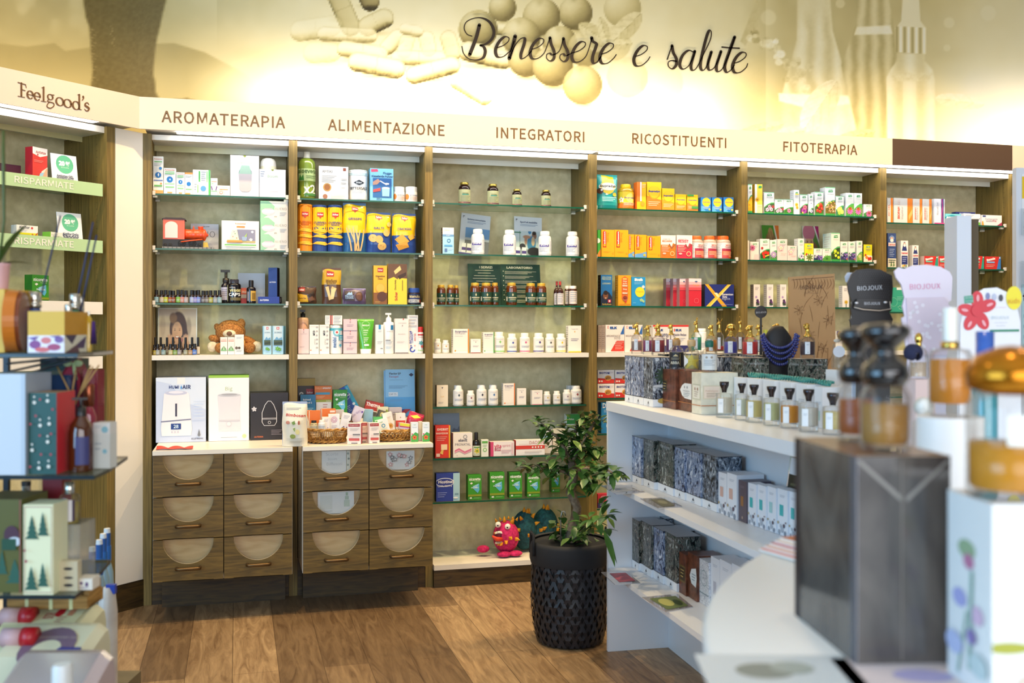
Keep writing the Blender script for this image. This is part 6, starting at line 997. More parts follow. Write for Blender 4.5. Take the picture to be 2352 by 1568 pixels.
shelf(.775, 'beside the white display counter'); K('tall bright blue carton with white squiggle', 1381, 1412, 924, '2a86c4', 't DUL .5 .9 .8 0 f0f4f8;l c0e0f4 2 .2 .8 .74 .05;a .5 .44 .26 e8f4fa .86;a .56 .24 .2 e8f4fa .84;r .4 .55 .44 .7 e8f4fa', dp=.05)
shelf(.36, 'low beside the white display counter'); K('small pink and navy carton', 1373, 1398, 1134, 'd8324e', 'r 0 0 1 .4 3a3a7a;t GEL .6 .75 .6 0 f0e0e4;a .5 .62 .3 f0c0cc .9;l c0c0e0 2 .2 .9 .28 .1')
# ================================================================ bay 5: herbal cartons
shelf(ZG[0], 'on the top fitoterapia shelf')
def V(look, x0, x1, yt, pic='', base='f1f2ec', top='8fd0a0', arch=.42, picc='2f7a34', yo=0.0, words_='', dp=.045, sd=None, **k):
    d_ = ('r 0 .965 1 1 %s;' % top if top else '')+'p 3a9a5a .3 .82 .78 .83 .74 .92 .34 .91;t A.Vogel .54 .87 .34 0 eaf4ea 0 .02;'+('t %s .55 .76 .6 0 8a8a92 0 0;' % words_ if words_ else 'l a8a8b0 2 .25 .85 .74 .05;')
    if arch: d_ += 'p 4aa860 0 .06 1 .06 1 %g .7 %g .35 %g .0 %g;p %s 0 .06 1 .06 1 %g .7 %g .35 %g 0 %g;r 0 0 1 .07 3aa048;' % (arch+.03, arch+.02, arch-.06, arch-.2, picc, arch-.02, arch-.03, arch-.11, arch-.24)
    return K(look, x0, x1, yt, base, d_+pic, dp=dp, sc=k.pop('sc', 'dfe4e4'), yo=yo, sd=sd or 'l c0c6cc 8 .15 .85 .85 .08', **k)
V('white herb carton edge full of yellow petals', 1717.8, 1727.6, 423, 'f .3 .28 .8 f0b820 e09010 10', arch=.6, picc='e8a818'); K('tall yellow fading ointment carton with arnica flower', 1733.7, 1751, 423, 'f6d84a', 'r 0 0 .3 1 ece6dc;p f0e0a0 .3 .3 1 .3 1 0 .3 0;f .3 .46 .3 e8a81c 8a5a14 9;p 3a9a5a .46 .87 .92 .88 .88 .95 .5 .94;l a88a3a 1 .4 .9 .22 .03', dp=.04, sc='cfa018')
PAN = 'f .3 .18 .2 f0d8e8 8a3a6a 6;f .68 .2 .2 f0e0ec 7a2a5a 6;f .5 .32 .18 e0a8c8 6a2a5a 6;f .85 .32 .14 c83a4a 6a1a2a 5'
V('medium white herb carton with a bunch of pansies', 1755, 1778, 441, PAN, arch=.5, picc='3a5a34', words_='Atrosan'); V('small white herb carton with pansies', 1779.5, 1799.5, 457, PAN, arch=.46, picc='3a5a34'); V('small white herb carton with one pink coneflower', 1800.3, 1821.4, 457.5, 'f .55 .24 .24 e08ab8 8a4a2a 8', arch=.46, picc='3a7a2a'); V('slim tall white herb carton with yellow arnica', 1823.5, 1835.5, 436, 'f .5 .4 .36 f0b028 c88014 9;f .6 .28 .3 f0b028 c88014 9;r .2 .8 .9 .84 f0d84a', arch=0, top=None)
V('white herb carton with purple thistle', 1837.5, 1855, 446.5, 'f .5 .2 .42 b04aa8 7a2a7a 12;f .6 .36 .3 e0708a 7a2a4a 8;c .3 .1 .1 e8c84a', arch=.52, picc='3a2a30'); V('slim white herb carton with one passion flower', 1857, 1868, 445.5, 'f .55 .18 .36 e8e4f4 3a2a6a 8;c .5 .55 .1 5a5a8a', arch=.32, picc='2a3040', top=None); V('white herb carton with red cherries', 1871.5, 1891, 440.6, ''.join('c %g %g .16 %s;c %g %g .05 f08a70;' % (x, y, c_, x-.05, y+.03) for x, y, c_ in ((.3, .2, 'd03022'), (.6, .16, 'c82a1c'), (.8, .28, 'd8382a'), (.45, .34, 'd03022'), (.72, .4, 'c02a1c'), (.3, .42, '9ac83a'), (.6, .46, 'd8442a'))), arch=.56, picc='4a6a2a')
V('tallest white herb carton with golden and pink blossoms', 1895.5, 1918, 430, ''.join('c %g %g .05 %s;' % (random.uniform(.05, .95), random.uniform(.1, .5), random.choice(['e8b89a', 'f0d0a8', 'd89a7a', 'f0c83a'])) for _ in range(50)), arch=.52, picc='7a6a2a', words_='Drosana', dp=.06); V('white herb carton with pale green hops', 1920, 1938, 450, 'e .35 .3 .22 .14 d8e070;e .6 .34 .16 .12 c8d860;e .75 .2 .2 .12 d0dc68;e .4 .14 .2 .1 a8c850', arch=.5, picc='3a7a5a')
CONE = 'f .5 .22 .44 e070b8 c0509a 10;e .5 .31 .2 .06 c0602a;e .5 .35 .15 .04 a84a1e'
V('tall white herb carton with a large coneflower', 1943, 1961, 443, CONE, arch=.52, picc='5aa03a', dp=.06, top=None, words_='Echinaforce'); V('tall white herb carton with a coneflower, second of two', 1962, 1980, 443.6, CONE, arch=.52, picc='5aa03a', dp=.06, top=None, words_='Echinaforce'); V('smallest white herb carton with a coneflower', 1984, 2003, 469, 'f .6 .22 .4 e070b0 b0508a 9;e .6 .3 .18 .06 a04a2a', arch=.46, picc='3a8a3a', top=None)
shelf(ZG[1], 'on the second fitoterapia shelf')
def braid(u, v):
    c = np.tile(pc('4a8a2a'), (len(u), 1)); c = blend(c, el(u, v, .5, .5, .35, .34), '8a6a3c'); c = blend(c, el(u, v, .5, .36, .32, .3), '9a6a48'); c = blend(c, el(u, v, .5, .78, .16, .17), 'a88450'); s = .5+.5*np.sin(40*u+14*v); c = blend(c, el(u, v, .5, .6, .33, .26)*s*.5, '6a4c28')
    m_ = sm(.0, .05, u-(.66+.35*(1-v))); c = blend(c, m_, 'd8d8c8'); return blend(c, sm(.0, .03, u-(.74+.35*(1-v))), 'd8702a')
def hat(u, v):
    c = np.tile(pc('d8c8b8'), (len(u), 1)); c = blend(c, (u > .62).astype(float), '5a8a3a'); c = blend(c, sm(0, .04, u-(.72+.6*(.9-v))), 'e8dcd8'); c = blend(c, sm(0, .04, u-(.80+.6*(.9-v))), 'a82a68')
    c = blend(c, el(u, v, .62, .1, .4, .5), '8a6244'); c = blend(c, el(u, v, .38, .45, .28, .32), 'd8a284'); c = blend(c, el(u, v, .32, .5, .18, .2, .9)*.4, 'e8bca0')
    for e in (.26, .5): c = blend(c, el(u, v, e, .57, .06, .018, .4), '3a2a24'); c = blend(c, el(u, v, e, .61, .08, .01, .6)*.6, '6a4a38')
    c = blend(c, el(u, v, .38, .36, .13, .04), 'c0605a'); c = blend(c, el(u, v, .38, .37, .1, .02), 'f6eeea'); k_ = el(u, v, .38, .82, .38, .24, .06)*(v > .66); s = .5+.25*np.sin(90*u)*np.sin(110*v); c = blend(c, k_, 'c8788c'); return blend(c, k_*s*.5, 'a85a70')
poster('leaflet_card', 'green leaflet picturing the back of a plaited head', 1753.6, 1792.6, 516, .2, braid, 50, 60, rx=-6, th=.004); poster('leaflet_card', 'leaflet picturing a smiling woman in a pink knitted hat', 1847.7, 1884.5, 517.6, .2, hat, 60, 70, rx=-6, th=.004)
PKC = 'f2ded4'
K('cream carton side beside the upright', 1717.5, 1721, 552, 'efe2d0', '')
V('pink-cream carton with a drooping coneflower', 1723, 1743, 555, 'f .25 .66 .34 c8608a 8a2a4a 9;p f0c8c4 .5 .0 1 0 1 .3 .5 .3', base=PKC, arch=0, top=None); V('white carton with red rosehips', 1746, 1767.4, 548.5, 'c .2 .56 .12 b82a2a;'+''.join('e %g %g .14 .09 d8301c;' % q for q in ((.3, .3), (.55, .36), (.4, .16), (.8, .32)))+'p d8d04a .5 .2 .95 .26 .95 .22 .5 .14', base='f0e6dc', arch=.5, picc='2a5a20', top=None)
V('white carton with a violet passion flower', 1768.8, 1784, 551, 'f .5 .28 .5 c0a0d0 8a6a9a 11;c .5 .28 .12 f0e0c0', base='f0e6dc', arch=.46, picc='5a8a4a', top=None)
FLW = 'f .35 .58 .34 f0b8b8 d84a4a 5;f .35 .58 .2 f8e8d8 e8b040 5;l d0a8a0 2 .35 .9 .32 .05'
V('larger pink carton with a pink and yellow flower', 1785.5, 1808, 549, FLW, base='f0d4cc', arch=0, top=None); V('smaller pink carton with a pink and yellow flower', 1809, 1830, 564, FLW, base='f0d4cc', arch=0, top=None); V('slim cream carton with a pale mallow flower', 1833, 1846.7, 547.5, 'f .55 .2 .5 e4dce8 6a4a7a 6;a .5 .5 .16 e0b0a8 .85', base='f0e8de', arch=.34, picc='6a8a5a', top=None)
V('lime yellow carton with green leaves', 1848, 1868, 559, 'p f4ecd0 0 0 1 0 1 .36 .5 .4 0 .28;f .55 .2 .42 7a8a3a 5a6a2a 8;c .2 .38 .1 c0303a;l b89a1a 3 .4 .9 .7 .05', base='e4dc28', arch=0, top=None, sc='ccc420')
SAL = ''.join('c %g %g .1 %s;' % (random.uniform(.1, .95), random.uniform(.1, .42), random.choice(['7a5aa8', '9a80c0', '5a4a8a', 'c8b8dc', '4a6a3a'])) for _ in range(26))
V('low white carton with sage blossoms', 1869, 1888, 570, SAL, base='f0e6dc', arch=.44, picc='4a4a6a'); V('low white carton with green spruce tips', 1889.5, 1908, 570.5, 'f .5 .2 .45 5aa03a 3a6a24 12', base='f0e8dc', arch=.42, picc='6aaa3a')
V('tallest cream carton with yellow-green blossoms', 1909, 1929, 534.7, 'c .45 .36 .17 d0dc30;c .75 .3 .14 c0d028;c .5 .2 .14 d8e040;c .82 .14 .15 d0dc30;c .35 .28 .1 a8c028', base='f0e2d4', arch=.5, picc='2f4a1c', words_='Santasapina', dp=.09, sc='cfe4e4'); V('white throat spray carton with sage blossoms, first of two', 1930.5, 1946.5, 554.6, SAL+'c .78 .12 .1 d05a4a', base='f0e6dc', arch=.46, picc='4a4a6a', top=None); V('white throat spray carton with sage blossoms, second of two', 1948.5, 1964, 554.6, SAL+'c .78 .12 .1 d05a4a', base='f0e6dc', arch=.46, picc='4a4a6a', top=None)
V('slim white carton with pale eyebright sprig', 1968, 1980.6, 552.8, 'f .5 .26 .3 e8e0a0 b8a850 6;e .6 .14 .2 .08 b0c870', base='f0e6dc', arch=.46, picc='8aa84a', top=None); V('yellow carton with orange and red fruits', 1983.5, 2003, 561.5, 'p f4ecd0 0 0 1 0 1 .36 .5 .4 0 .28;c .35 .26 .16 e8842a;e .6 .18 .14 .1 d0302a;e .8 .2 .13 .1 d8382c;c .2 .4 .1 c03030;l b8a820 2 .3 .9 .7 .05', base='e4dc24', arch=0, top=None, sc='2a1a18')
shelf(ZG[2], 'on the third fitoterapia shelf')
for a_, b2, n_ in ((1731, 1745.6, 'nearest the upright'), (1761.5, 1776, 'in the middle'), (1792, 1806, 'beside the tan display panel')): K('slim white carton with purple berries, '+n_.replace('nearest the upright', 'beside the upright'), a_, b2, 653, 'ece2de', 'l 8a8488 3 .25 .8 .86 .05;f .4 .44 .2 c8a8d8 8a6aa8 6;c .6 .28 .2 4a2a5a;c .75 .2 .16 6a3a7a;c .5 .18 .15 3a2a3a;p 3a4a34 .4 .08 .9 .08 .9 .16 .4 .16', dp=.04, sc='cfc8c4', sd='l b0a8a8 9 .15 .85 .9 .09', yo=.02)
K('slim white carton with yellow dandelion beside the black bust', 1935, 1950, 656, 'ece6e2', 'l 8a8488 3 .25 .8 .86 .05;f .55 .24 .3 e0b82a b8881a 12;r .5 0 .6 .16 3a4a3a', dp=.04, sc='d0ccd0', sd='l b0a8a8 9 .15 .85 .9 .09')
shelf(ZW, 'on the white fitoterapia shelf', 5.345)
J('small jar with olive lid behind the beaded necklace', 1756, 1766, 757, 'e0e0d8', '9aa83a', '', capf=.3, capw=.9, noparts=True, name='small_jar', cat='jar'); K('white carton with violet corner behind the tan panel', 1922, 1935, 760, 'ece8e6', 'r 0 .8 .6 1 4a3a8a')
# ================================================================ bay 6
shelf(1.998, 'on the top brown-sign shelf')
RIO = 'r .72 0 1 1 f0842a;p e8b060 .8 .1 1 .4 1 .6 .78 .3;t RIOPAN .26 .4 .48 .13 d8542a 90;t GEL .26 .84 .24 .12 e8a890 90 -.006;t Magaldrat .45 .4 .5 0 a09890 90 0'
for i, (a_, b2, yt) in enumerate(((2038, 2051, 454.4), (2053, 2096, 455), (2097, 2118, 456.5), (2119, 2140, 457))): K(('half-hidden', 'widest', 'third', 'fourth')[i]+' silver-white stomach gel carton with orange edge', a_, b2, yt, 'd8d6d0', RIO if i else 'r .6 0 1 1 f0842a;t AN_GEL .3 .5 .5 .2 d8542a 90', dp=.05)
K('white carton with navy band and pink wave', 2146, 2169.7, 456.5, 'e8e8ee', 'r .66 .05 .9 1 2a2f6a;p e04a9a .74 .05 .8 .05 .76 .4 .82 .7 .76 1 .7 1 .76 .7 .7 .4;t Alucol_Gel .3 .6 .5 0 7a7a88 90 0;r 0 0 1 .05 d8408a', dp=.05)
K('flat teal antacid carton', 2171, 2207, 491, '2aa0b4', 't GAVISCON .5 .6 .84 .28 f0f8fa 0 .03;p 7ad0dc 0 .7 .4 .9 1 .76 1 1 0 1;l a0e0e8 1 .1 .8 .2 .1', dp=.05); K('flat navy carton behind the teal antacid one', 2195, 2240, 487, '26307a', 't PANTOZOL .5 .86 .6 0 e0e4f4', yo=.06, dp=.04); K('flat white and green carton', 2214, 2251.6, 491, 'eeeef0', 'r .7 0 1 .26 7ac04a;p 3a4a6a .72 .5 .8 .5 .84 .4 .94 .62 .98 .62 .85 .3;l 9aa0b0 2 .1 .6 .85 .1', dp=.05); K('flat white and crimson carton beside the upright', 2255, 2301, 494, 'ece8ec', 'r .04 .8 .2 .96 3a4a8a;t Pantoprazole .48 .6 .6 0 6a6478 0 0;t Sandoz .36 .44 .32 0 6a6478 0 0;t 20_mg .62 .44 .2 0 c0405a;p a8345a .74 0 1 0 1 .36;p e0a03a 0 0 .1 .0 .06 .4 0 .4', dp=.05)
shelf(1.728, 'on the second brown-sign shelf')
MEL = 'e .5 .86 .3 .07 %s;p %s .24 .72 .3 .88 .5 .95 .7 .88 .76 .72;e .5 .84 .17 .055 d8b09a;e .5 .79 .2 .05 eee8e4;'
K('tall navy balm oil carton with robed figure', 2038.5, 2058, 535.4, '3a4f86', MEL % ('8aa8d0', '6a8ac0')+'r .08 .62 .92 .72 e8dcd8;t Carmol .5 .67 .8 0 c83a3a;l a8b8dc 5 .2 .8 .52 .05;r 0 0 1 .26 e0d8c0;p 5a7a3a .3 .02 .4 .22 .5 .04;p 6a8a4a .6 .02 .7 .2 .8 .04;l 3a4a2a 2 .1 .9 .2 .06', dp=.045, sc='2f4070')
for a_, b2, yt, n_ in ((2069, 2085.8, 552.4, 'tall'), (2095.5, 2109.8, 563, 'small')): K('%s white balm carton with robed navy figure' % n_, a_, b2, yt, 'f2ece6', 'p 2f3a78 .14 .62 .3 .82 .4 .95 .6 .95 .7 .82 .86 .62;e .5 .88 .14 .05 e0b8a0;e .5 .82 .16 .05 f2eeea;t Carmol .5 .54 .84 0 d0403c 0 .02;r .1 .12 .9 .44 2f3a78;l a8b0dc 3 .2 .8 .36 .07;c .3 .06 .12 e8c83a;c .7 .06 .1 6a9a4a;c .5 .08 .1 d88a3a', dp=.045, sc='e0d8d0')
REN = 'p %s .74 0 1 0 1 1 .9 1;p e83a2a .6 .7 .7 .7 .7 1 .6 1;t Rennie .36 .78 .56 .2 f8ece8 12 .03;r .1 .48 .6 .6 %s;l f8b8a8 2 .06 .6 .3 .12;c .92 .9 .04 f0f4f4'
for a_, b2, c_, n_ in ((2123, 2154, '2aa08a', 'first beside the balm cartons'), (2156, 2188.6, '2aa08a', 'second in the row'), (2190, 2210, '2aa08a', 'third, half hidden by the post'), (2234, 2260, '2aa08a', 'fourth, past the post')): K('red and teal antacid carton, '+n_, a_, b2, 588, 'd8322c', REN % (c_, '7ac8b0'), dp=.05, sc='e8c8c0')
K('red and blue antacid carton at the row end', 2263, 2298.6, 589, 'd8322c', REN % ('3a80cc', '8ab8e8'), dp=.05)
shelf(1.46, 'on the third brown-sign shelf')
K('turquoise carton with dotted rays behind the white bust', 2042, 2077, 660, '3aa88c', 'r .5 .9 1 1 e8f0ec;a .3 .4 .26 7ad0b0 .9;c .6 .2 .02 e8f4c8;c .7 .24 .02 e8f4c8;c .8 .2 .02 e8f4c8;c .66 .12 .02 e8f4c8;c .76 .1 .02 e8f4c8;c .86 .12 .02 e8f4c8;l 8ad8c0 3 .5 .9 .6 .06', dp=.05); K('green and yellow carton beside the white post', 2183, 2199, 669, '4a9a3a', 'c .6 .5 .3 e0d83a;c .5 .3 .1 2a5a2a;r 0 .0 1 .1 c8d83a', dp=.05)
# ================================================================ white display counter
TH = math.radians(-2.27); G0 = np.array([1.503, 4.05, 0.]); GX = np.array([math.cos(TH), math.sin(TH), 0]); GY = np.array([-math.sin(TH), math.cos(TH), 0])
def gw(x, y, z=0.0): p = G0+GX*x+GY*y; return np.array([p[0], p[1], z])
def gsolve(px, s=None, y=None):
    """point of the counter frame on the sight line of column px, at setback s or run y"""
    k = (px-CX)/FPX; A, e = (gw(s, 0), GY) if s is not None else (gw(0, y), GX); q = A-C0; q[2] = 0
    t_ = (k*(q@DV)-q@RV)/(e@RV-k*(e@DV)); return (s, t_) if s is not None else (t_, y)
CW = P('e8ebef', .35)
t = tag(empty('display_counter', (G0[0], G0[1], 0), rz=TH), 'white open-fronted display counter with two shelves beside the potted ficus', 'display counter')
MB().box(-.002, .64, -2.02, .02, 1.012, 1.05, CW).obj('top_board', t); MB().box(.0, .62, -.0, .018, 0, 1.012, CW).obj('end_panel', t); MB().box(.0, .62, -1.99, -1.972, 0, 1.012, CW).obj('end_panel', t)
MB().box(.268, .284, -1.97, 0, 0, 1.012, CW).obj('back_panel', t)
for z in (.711, .352): MB().box(.0, .266, -1.97, -.002, z-.021, z, CW).obj('shelf', t)
PREV = {}
FOR = photomat('engraved_forest', [(.38, '0e1016'), (.45, '2c3442'), (.5, '8894a4'), (.54, '2f3644'), (.6, 'd0d8e0')], (1, 1, .55), 34, 2.2, .25)
FORB = photomat('engraved_forest_blue', [(.38, '182036'), (.45, '3f5078'), (.5, 'b4c4de'), (.54, '4a5e88'), (.62, 'eaf0fa')], (1, 1, .55), 30, 2.4, .25)
FORC = photomat('engraved_forest_colour', [(.38, '0c100f'), (.45, '2a3832'), (.5, '80887e'), (.53, '5a3430'), (.56, '2c3a34'), (.64, 'c8ccc4')], (1, 1, .55), 36, 2.0, .25)
ARA = photomat('floral_line_print', [(.44, 'f2f3f5'), (.5, '8a90a0'), (.54, 'f4f4f6'), (.64, 'd8dce4')], (1, 1, 1), 60, 1.5, .35)
def gbox(px0, px1, yt, s, dx, Z, label, kind='forest', w=None, name='perfume_box', cat='box', group=None, mat=None, dec='', sdec='', place=None):
    a, b_ = gsolve(px0, s=s), gsolve(px1, s=s); pv = PREV.get(Z, (1e9, 0)); a = (s, min(a[1], -.006, pv[1]-.0015 if px0 >= pv[0]-1 and pv[1]-a[1] > -.06 else 9)); PREV[Z] = (px1, b_[1]) if s < .2 or Z == ZT else PREV.get(Z, (1e9, 0)); w_ = a[1]-b_[1]; near = gw(s, b_[1]); h_ = zat(yt, depth(near))-Z
    mb = MB()
    if kind == 'forest':
        m = mat or FOR; zb = h_*.15
        mb.box(-w_/2, w_/2, 0, dx, 0, zb, P('e9edf2', .4)); mb.box(-w_/2, w_/2, 0, dx, zb, zb+.003, P('1d2028', .4)); mb.box(-w_/2, w_/2, 0, dx, zb+.003, h_-.0015, m); mb.box(-w_/2-.0006, w_/2+.0006, -.0006, dx+.0006, h_-.002, h_, P('23262e', .35), faces={'t': P('b8bcc2', .4)})
        dec = 'p 3a3f4a .42 .05 .5 .11 .58 .05;l 8a909a 2 .36 .64 .03 .015;t Penhaligons .5 .9 .6 0 e0e6ec 0 -.006;'+dec
    else:
        mb.box(-w_/2, w_/2, 0, dx, 0, h_, mat or P(kind, .4))
    if dec: decals(mb, flat(w_, h_), dec)
    if sdec: decals(mb, side(dx, h_, w_/2, 0, sgn=1), sdec)
    c_ = gw(s, (a[1]+b_[1])/2); o = mb.obj(name, loc=(c_[0], c_[1], Z+.001), rz=TH-PI/2)
    tag(o, label, cat, group); return o, (s+dx/2, (a[1]+b_[1])/2, h_)
ZT = 1.05
FL = '%s grey engraved-forest carton %s'
for i, (a, b_, yt, m_) in enumerate(((1428, 1453.6, 817.4, FORB), (1454.5, 1477.8, 819.9, FORB), (1478.6, 1499.6, 821, FOR))): gbox(a, b_, yt, .072, .112, ZT, FL % (ORD[i], 'from the far end of the white counter top'), mat=m_, sdec='f .4 .62 .36 2c4434 4a5a3c 13;e .45 .12 .28 .06 b89a4a;e .6 .3 .3 .05 d0d4d8;e .3 .42 .3 .03 c8ccd0' if i == 2 else '')
def block(px, y, ytop, n_, m_=FOR, dxy=.098):
    x, y = gsolve(px, y=y); c_ = gw(x, y); h_ = zat(ytop, depth(c_)) - ZT; h_ = .2
    mb = MB(); hb = dxy/2; zb = .03; mb.box(-hb, hb, -hb, hb, 0, zb, P('e9edf2', .4)); mb.box(-hb, hb, -hb, hb, zb, .198, m_); mb.box(-hb-.0006, hb+.0006, -hb-.0006, hb+.0006, .198, .2, P('23262e', .35), faces={'t': P('c0bdb8', .4)})
    decals(mb, flat(dxy, .2, -hb), 't Penhaligons .5 .9 .6 0 e0e6ec 0 -.006'); decals(mb, side(dxy, .2, hb, -hb, sgn=1), 't Penhaligons .5 .9 .6 0 e0e6ec 0 -.006')
    tag(mb.obj('perfume_box', loc=(c_[0], c_[1], ZT+.001), rz=TH-PI/2), n_, 'box'); return x, y
GOLD = P('d8b25a', .16, 1.0); GLASSC = G('f4f6f6', .02, .02, .02)
def animal(kind, t, r, h, z):
    """gilt stopper shaped like an animal's head and neck"""
    mb = MB(); mb.lathe([(r*.62, z), (r*.66, z+.003), (r*.5, z+.006), (r*.36, z+.012), (r*.34, z+h*.45), (r*.3, z+h*.55)], GOLD, 16)
    c = (-r*.15, 0, z+h*.66); mb.ball(c, (r*.5, r*.42, r*.42), GOLD, 14, 10)
    f = lambda p0, p1, r0: mb.cone(p0, p1, r0, GOLD, 7)
    if kind == 'rhinoceros': mb.ball((-r*.6, 0, z+h*.58), (r*.4, r*.3, r*.28), GOLD, 12, 8); f((-r*.85, 0, z+h*.66), (-r*1.0, 0, z+h*.92), r*.14); f((-r*.55, 0, z+h*.74), (-r*.6, 0, z+h*.88), r*.1); [f((r*.1, s*r*.28, z+h*.8), (r*.15, s*r*.36, z+h*1.0), r*.12) for s in (-1, 1)]
    elif kind == 'ram': mb.ball((-r*.6, 0, z+h*.6), (r*.36, r*.26, r*.24), GOLD, 12, 8); [mb.tube([(r*(.1+.32*math.cos(a)), s*r*.42, z+h*.72+r*.34*math.sin(a)) for a in [q*.5 for q in range(10)]], [r*.15-.008*r*q for q in range(10)], GOLD, 6) for s in (-1, 1)]
    elif kind in ('cat', 'fox'): mb.ball((-r*.55, 0, z+h*.6), (r*.32, r*.22, r*.2), GOLD, 12, 8); [f((r*.05, s*r*.26, z+h*.76), (r*.05, s*r*.4, z+h*1.0), r*.2) for s in (-1, 1)]
    elif kind == 'stag': mb.ball((-r*.6, 0, z+h*.6), (r*.4, r*.24, r*.22), GOLD, 12, 8); [(mb.tube([(0, s*r*.2, z+h*.75), (r*.2, s*r*.7, z+h*.88), (r*.1, s*r*1.2, z+h*1.0)], [r*.1, r*.08, r*.03], GOLD, 6), f((r*.2, s*r*.7, z+h*.88), (-r*.2, s*r*.8, z+h*1.02), r*.06), f((r*.15, s*r*.95, z+h*.94), (r*.4, s*r*1.0, z+h*1.06), r*.06)) for s in (-1, 1)]
    elif kind == 'elephant': mb.ball((0, 0, z+h*.68), (r*.75, r*.7, r*.62), GOLD, 16, 12); mb.tube([(-r*.6, 0, z+h*.6), (-r*1.0, 0, z+h*.45), (-r*1.0, 0, z+h*.3)], [r*.2, r*.14, r*.1], GOLD, 8); [mb.ball((r*.1, s*r*.75, z+h*.68), (r*.42, r*.1, r*.5), GOLD, 12, 8) for s in (-1, 1)]
    elif kind == 'monkey': mb.tube([(r*.1, 0, z+h*.4), (r*.3, 0, z+h*.7), (r*.05, 0, z+h*1.0), (-r*.2, 0, z+h*1.12), (-r*.4, 0, z+h*1.05)], [r*.2, r*.12, r*.09, r*.08, r*.06], GOLD, 7)
    elif kind == 'bear': mb.ball((-r*.5, 0, z+h*.6), (r*.36, r*.3, r*.26), GOLD, 12, 8); [mb.ball((r*.1, s*r*.34, z+h*.82), r*.16, GOLD, 10, 8) for s in (-1, 1)]
    elif kind == 'goose': mb.ball((-r*.05, 0, z+h*.82), (r*.4, r*.34, r*.32), GOLD, 14, 10); mb.tube([(-r*.3, 0, z+h*.8), (-r*.8, 0, z+h*.76), (-r*1.15, 0, z+h*.74)], [r*.2, r*.13, r*.05], GOLD, 8)
    elif kind == 'hare': mb.ball((-r*.5, 0, z+h*.6), (r*.3, r*.24, r*.22), GOLD, 12, 8); [mb.tube([(0, s*r*.14, z+h*.72), (r*.12, s*r*.2, z+h*.9), (r*.2, s*r*.16, z+h*1.08)], [r*.1, r*.14, r*.04], GOLD, 7) for s in (-1, 1)]
    elif kind == 'eagle': mb.ball((-r*.05, 0, z+h*.8), (r*.42, r*.36, r*.34), GOLD, 14, 10); mb.tube([(-r*.36, 0, z+h*.82), (-r*.7, 0, z+h*.8), (-r*.8, 0, z+h*.68)], [r*.2, r*.14, r*.03], GOLD, 8)
    return mb.obj('stopper', t)
def beast(kind, px, y, ytop, wpx, liq, label, fill=.8, gx=None):
    x, y = (gx, max(-.31, gsolve(px, s=gx)[1])) if gx is not None else gsolve(px, y=y); c_ = gw(x, y); d_ = depth(c_); r = wpx*d_/FPX/2; H = zat(ytop, d_)-1.252; hb = H*.60
    t = tag(empty('perfume_bottle', (c_[0], c_[1], 1.252), rz=TH+.2), label, 'bottle')
    MB().lathe([(r*.96, 0), (r, .003), (r, hb*.78), (r*.95, hb*.86), (r*.6, hb*.96), (r*.5, hb)], GLASSC, 24).obj('glass_body', t)
    MB().lathe([(r*.9, hb*.16), (r*.93, hb*.2), (r*.93, hb*(.16+.68*fill)), (0, hb*(.16+.68*fill))], G(liq, .82, .3, 0), 20).obj('liquid', t)
    mb = MB(); decals(mb, (lambda u, v, l: ((u-.5)*r*.5-r*.62, -math.sqrt(max(0, r*r*1.03-((u-.5)*r*.5-r*.62)**2))-EPS*l, hb*(.2+.56*v)), r*.5, hb*.56), 'r 0 0 1 1 e9ecf0;p 6a6f7a .42 .1 .5 .2 .58 .1;l 9aa0aa 2 .2 .8 .8 .06', curved=1); mb.obj('label', t)
    animal(kind, t, r*.86, H-hb, hb)
beast('rhinoceros', 1462.6, -.155, 738.5, 26, '9a7f7a', 'gilt rhinoceros-head bottle of mauve perfume at the counter far end', .72, gx=.105); beast('ram', 1488.5, -.272, 743.5, 25, '9a3a78', 'gilt ram-head bottle of plum perfume beside the rhinoceros one', .9, gx=.105); beast('cat', 1514.4, -.385, 741, 31, '8a0a22', 'gilt cat-head bottle of dark red perfume', .9, gx=.105)
for k_, (kd, px, y, yt, wp, lq, lb, fl_) in enumerate((('fox', 1541.5, -.06, 741, 24, '5a0a6a', 'gilt fox-head bottle of violet perfume before the enzyme cartons', .9), ('hare', 1599.5, -.06, 731, 24, '0aa07a', 'gilt hare-head bottle of teal perfume', .9), ('bear', 1634, -.25, 742, 27, 'c87a14', 'gilt bear-head bottle of amber perfume', .9), ('stag', 1652.5, -.06, 731, 20, 'c8201c', 'gilt antlered stag-head bottle nearly empty of red perfume', .28), ('elephant', 1678.4, -.555, 742, 32, '4a4ab8', 'gilt elephant-head bottle of blue-violet perfume', .85), ('monkey', 1700.6, -.06, 730, 21, '4a1a2a', 'gilt stopper bottle with curling tail and dark perfume', .9), ('bear', 1722.8, -.70, 743, 37, 'd01018', 'gilt bear-head bottle of bright red perfume', .9), ('ram', 1743.7, -.33, 742, 27, '4a4a8c', 'gilt ram-head bottle of slate blue perfume behind the red one', .9), ('goose', 1785.6, -.5, 741, 31, '6ad8a4', 'gilt goose-head bottle of pale green perfume', .85), ('eagle', 1854.7, -.85, 740, 34, '3a1a2c', 'gilt eagle-head bottle of near-black perfume before the tan panel', .9))):
    block(px, y, 0, FL % (ORD[k_], 'of those carrying bottles on the white counter'), FORC if k_ % 3 == 0 else FOR, .085 if y == -.06 else .098); beast(kd, px, y, yt, wp, lq, lb, fl_)  # several of these cartons are added, mostly hidden, to carry the bottles
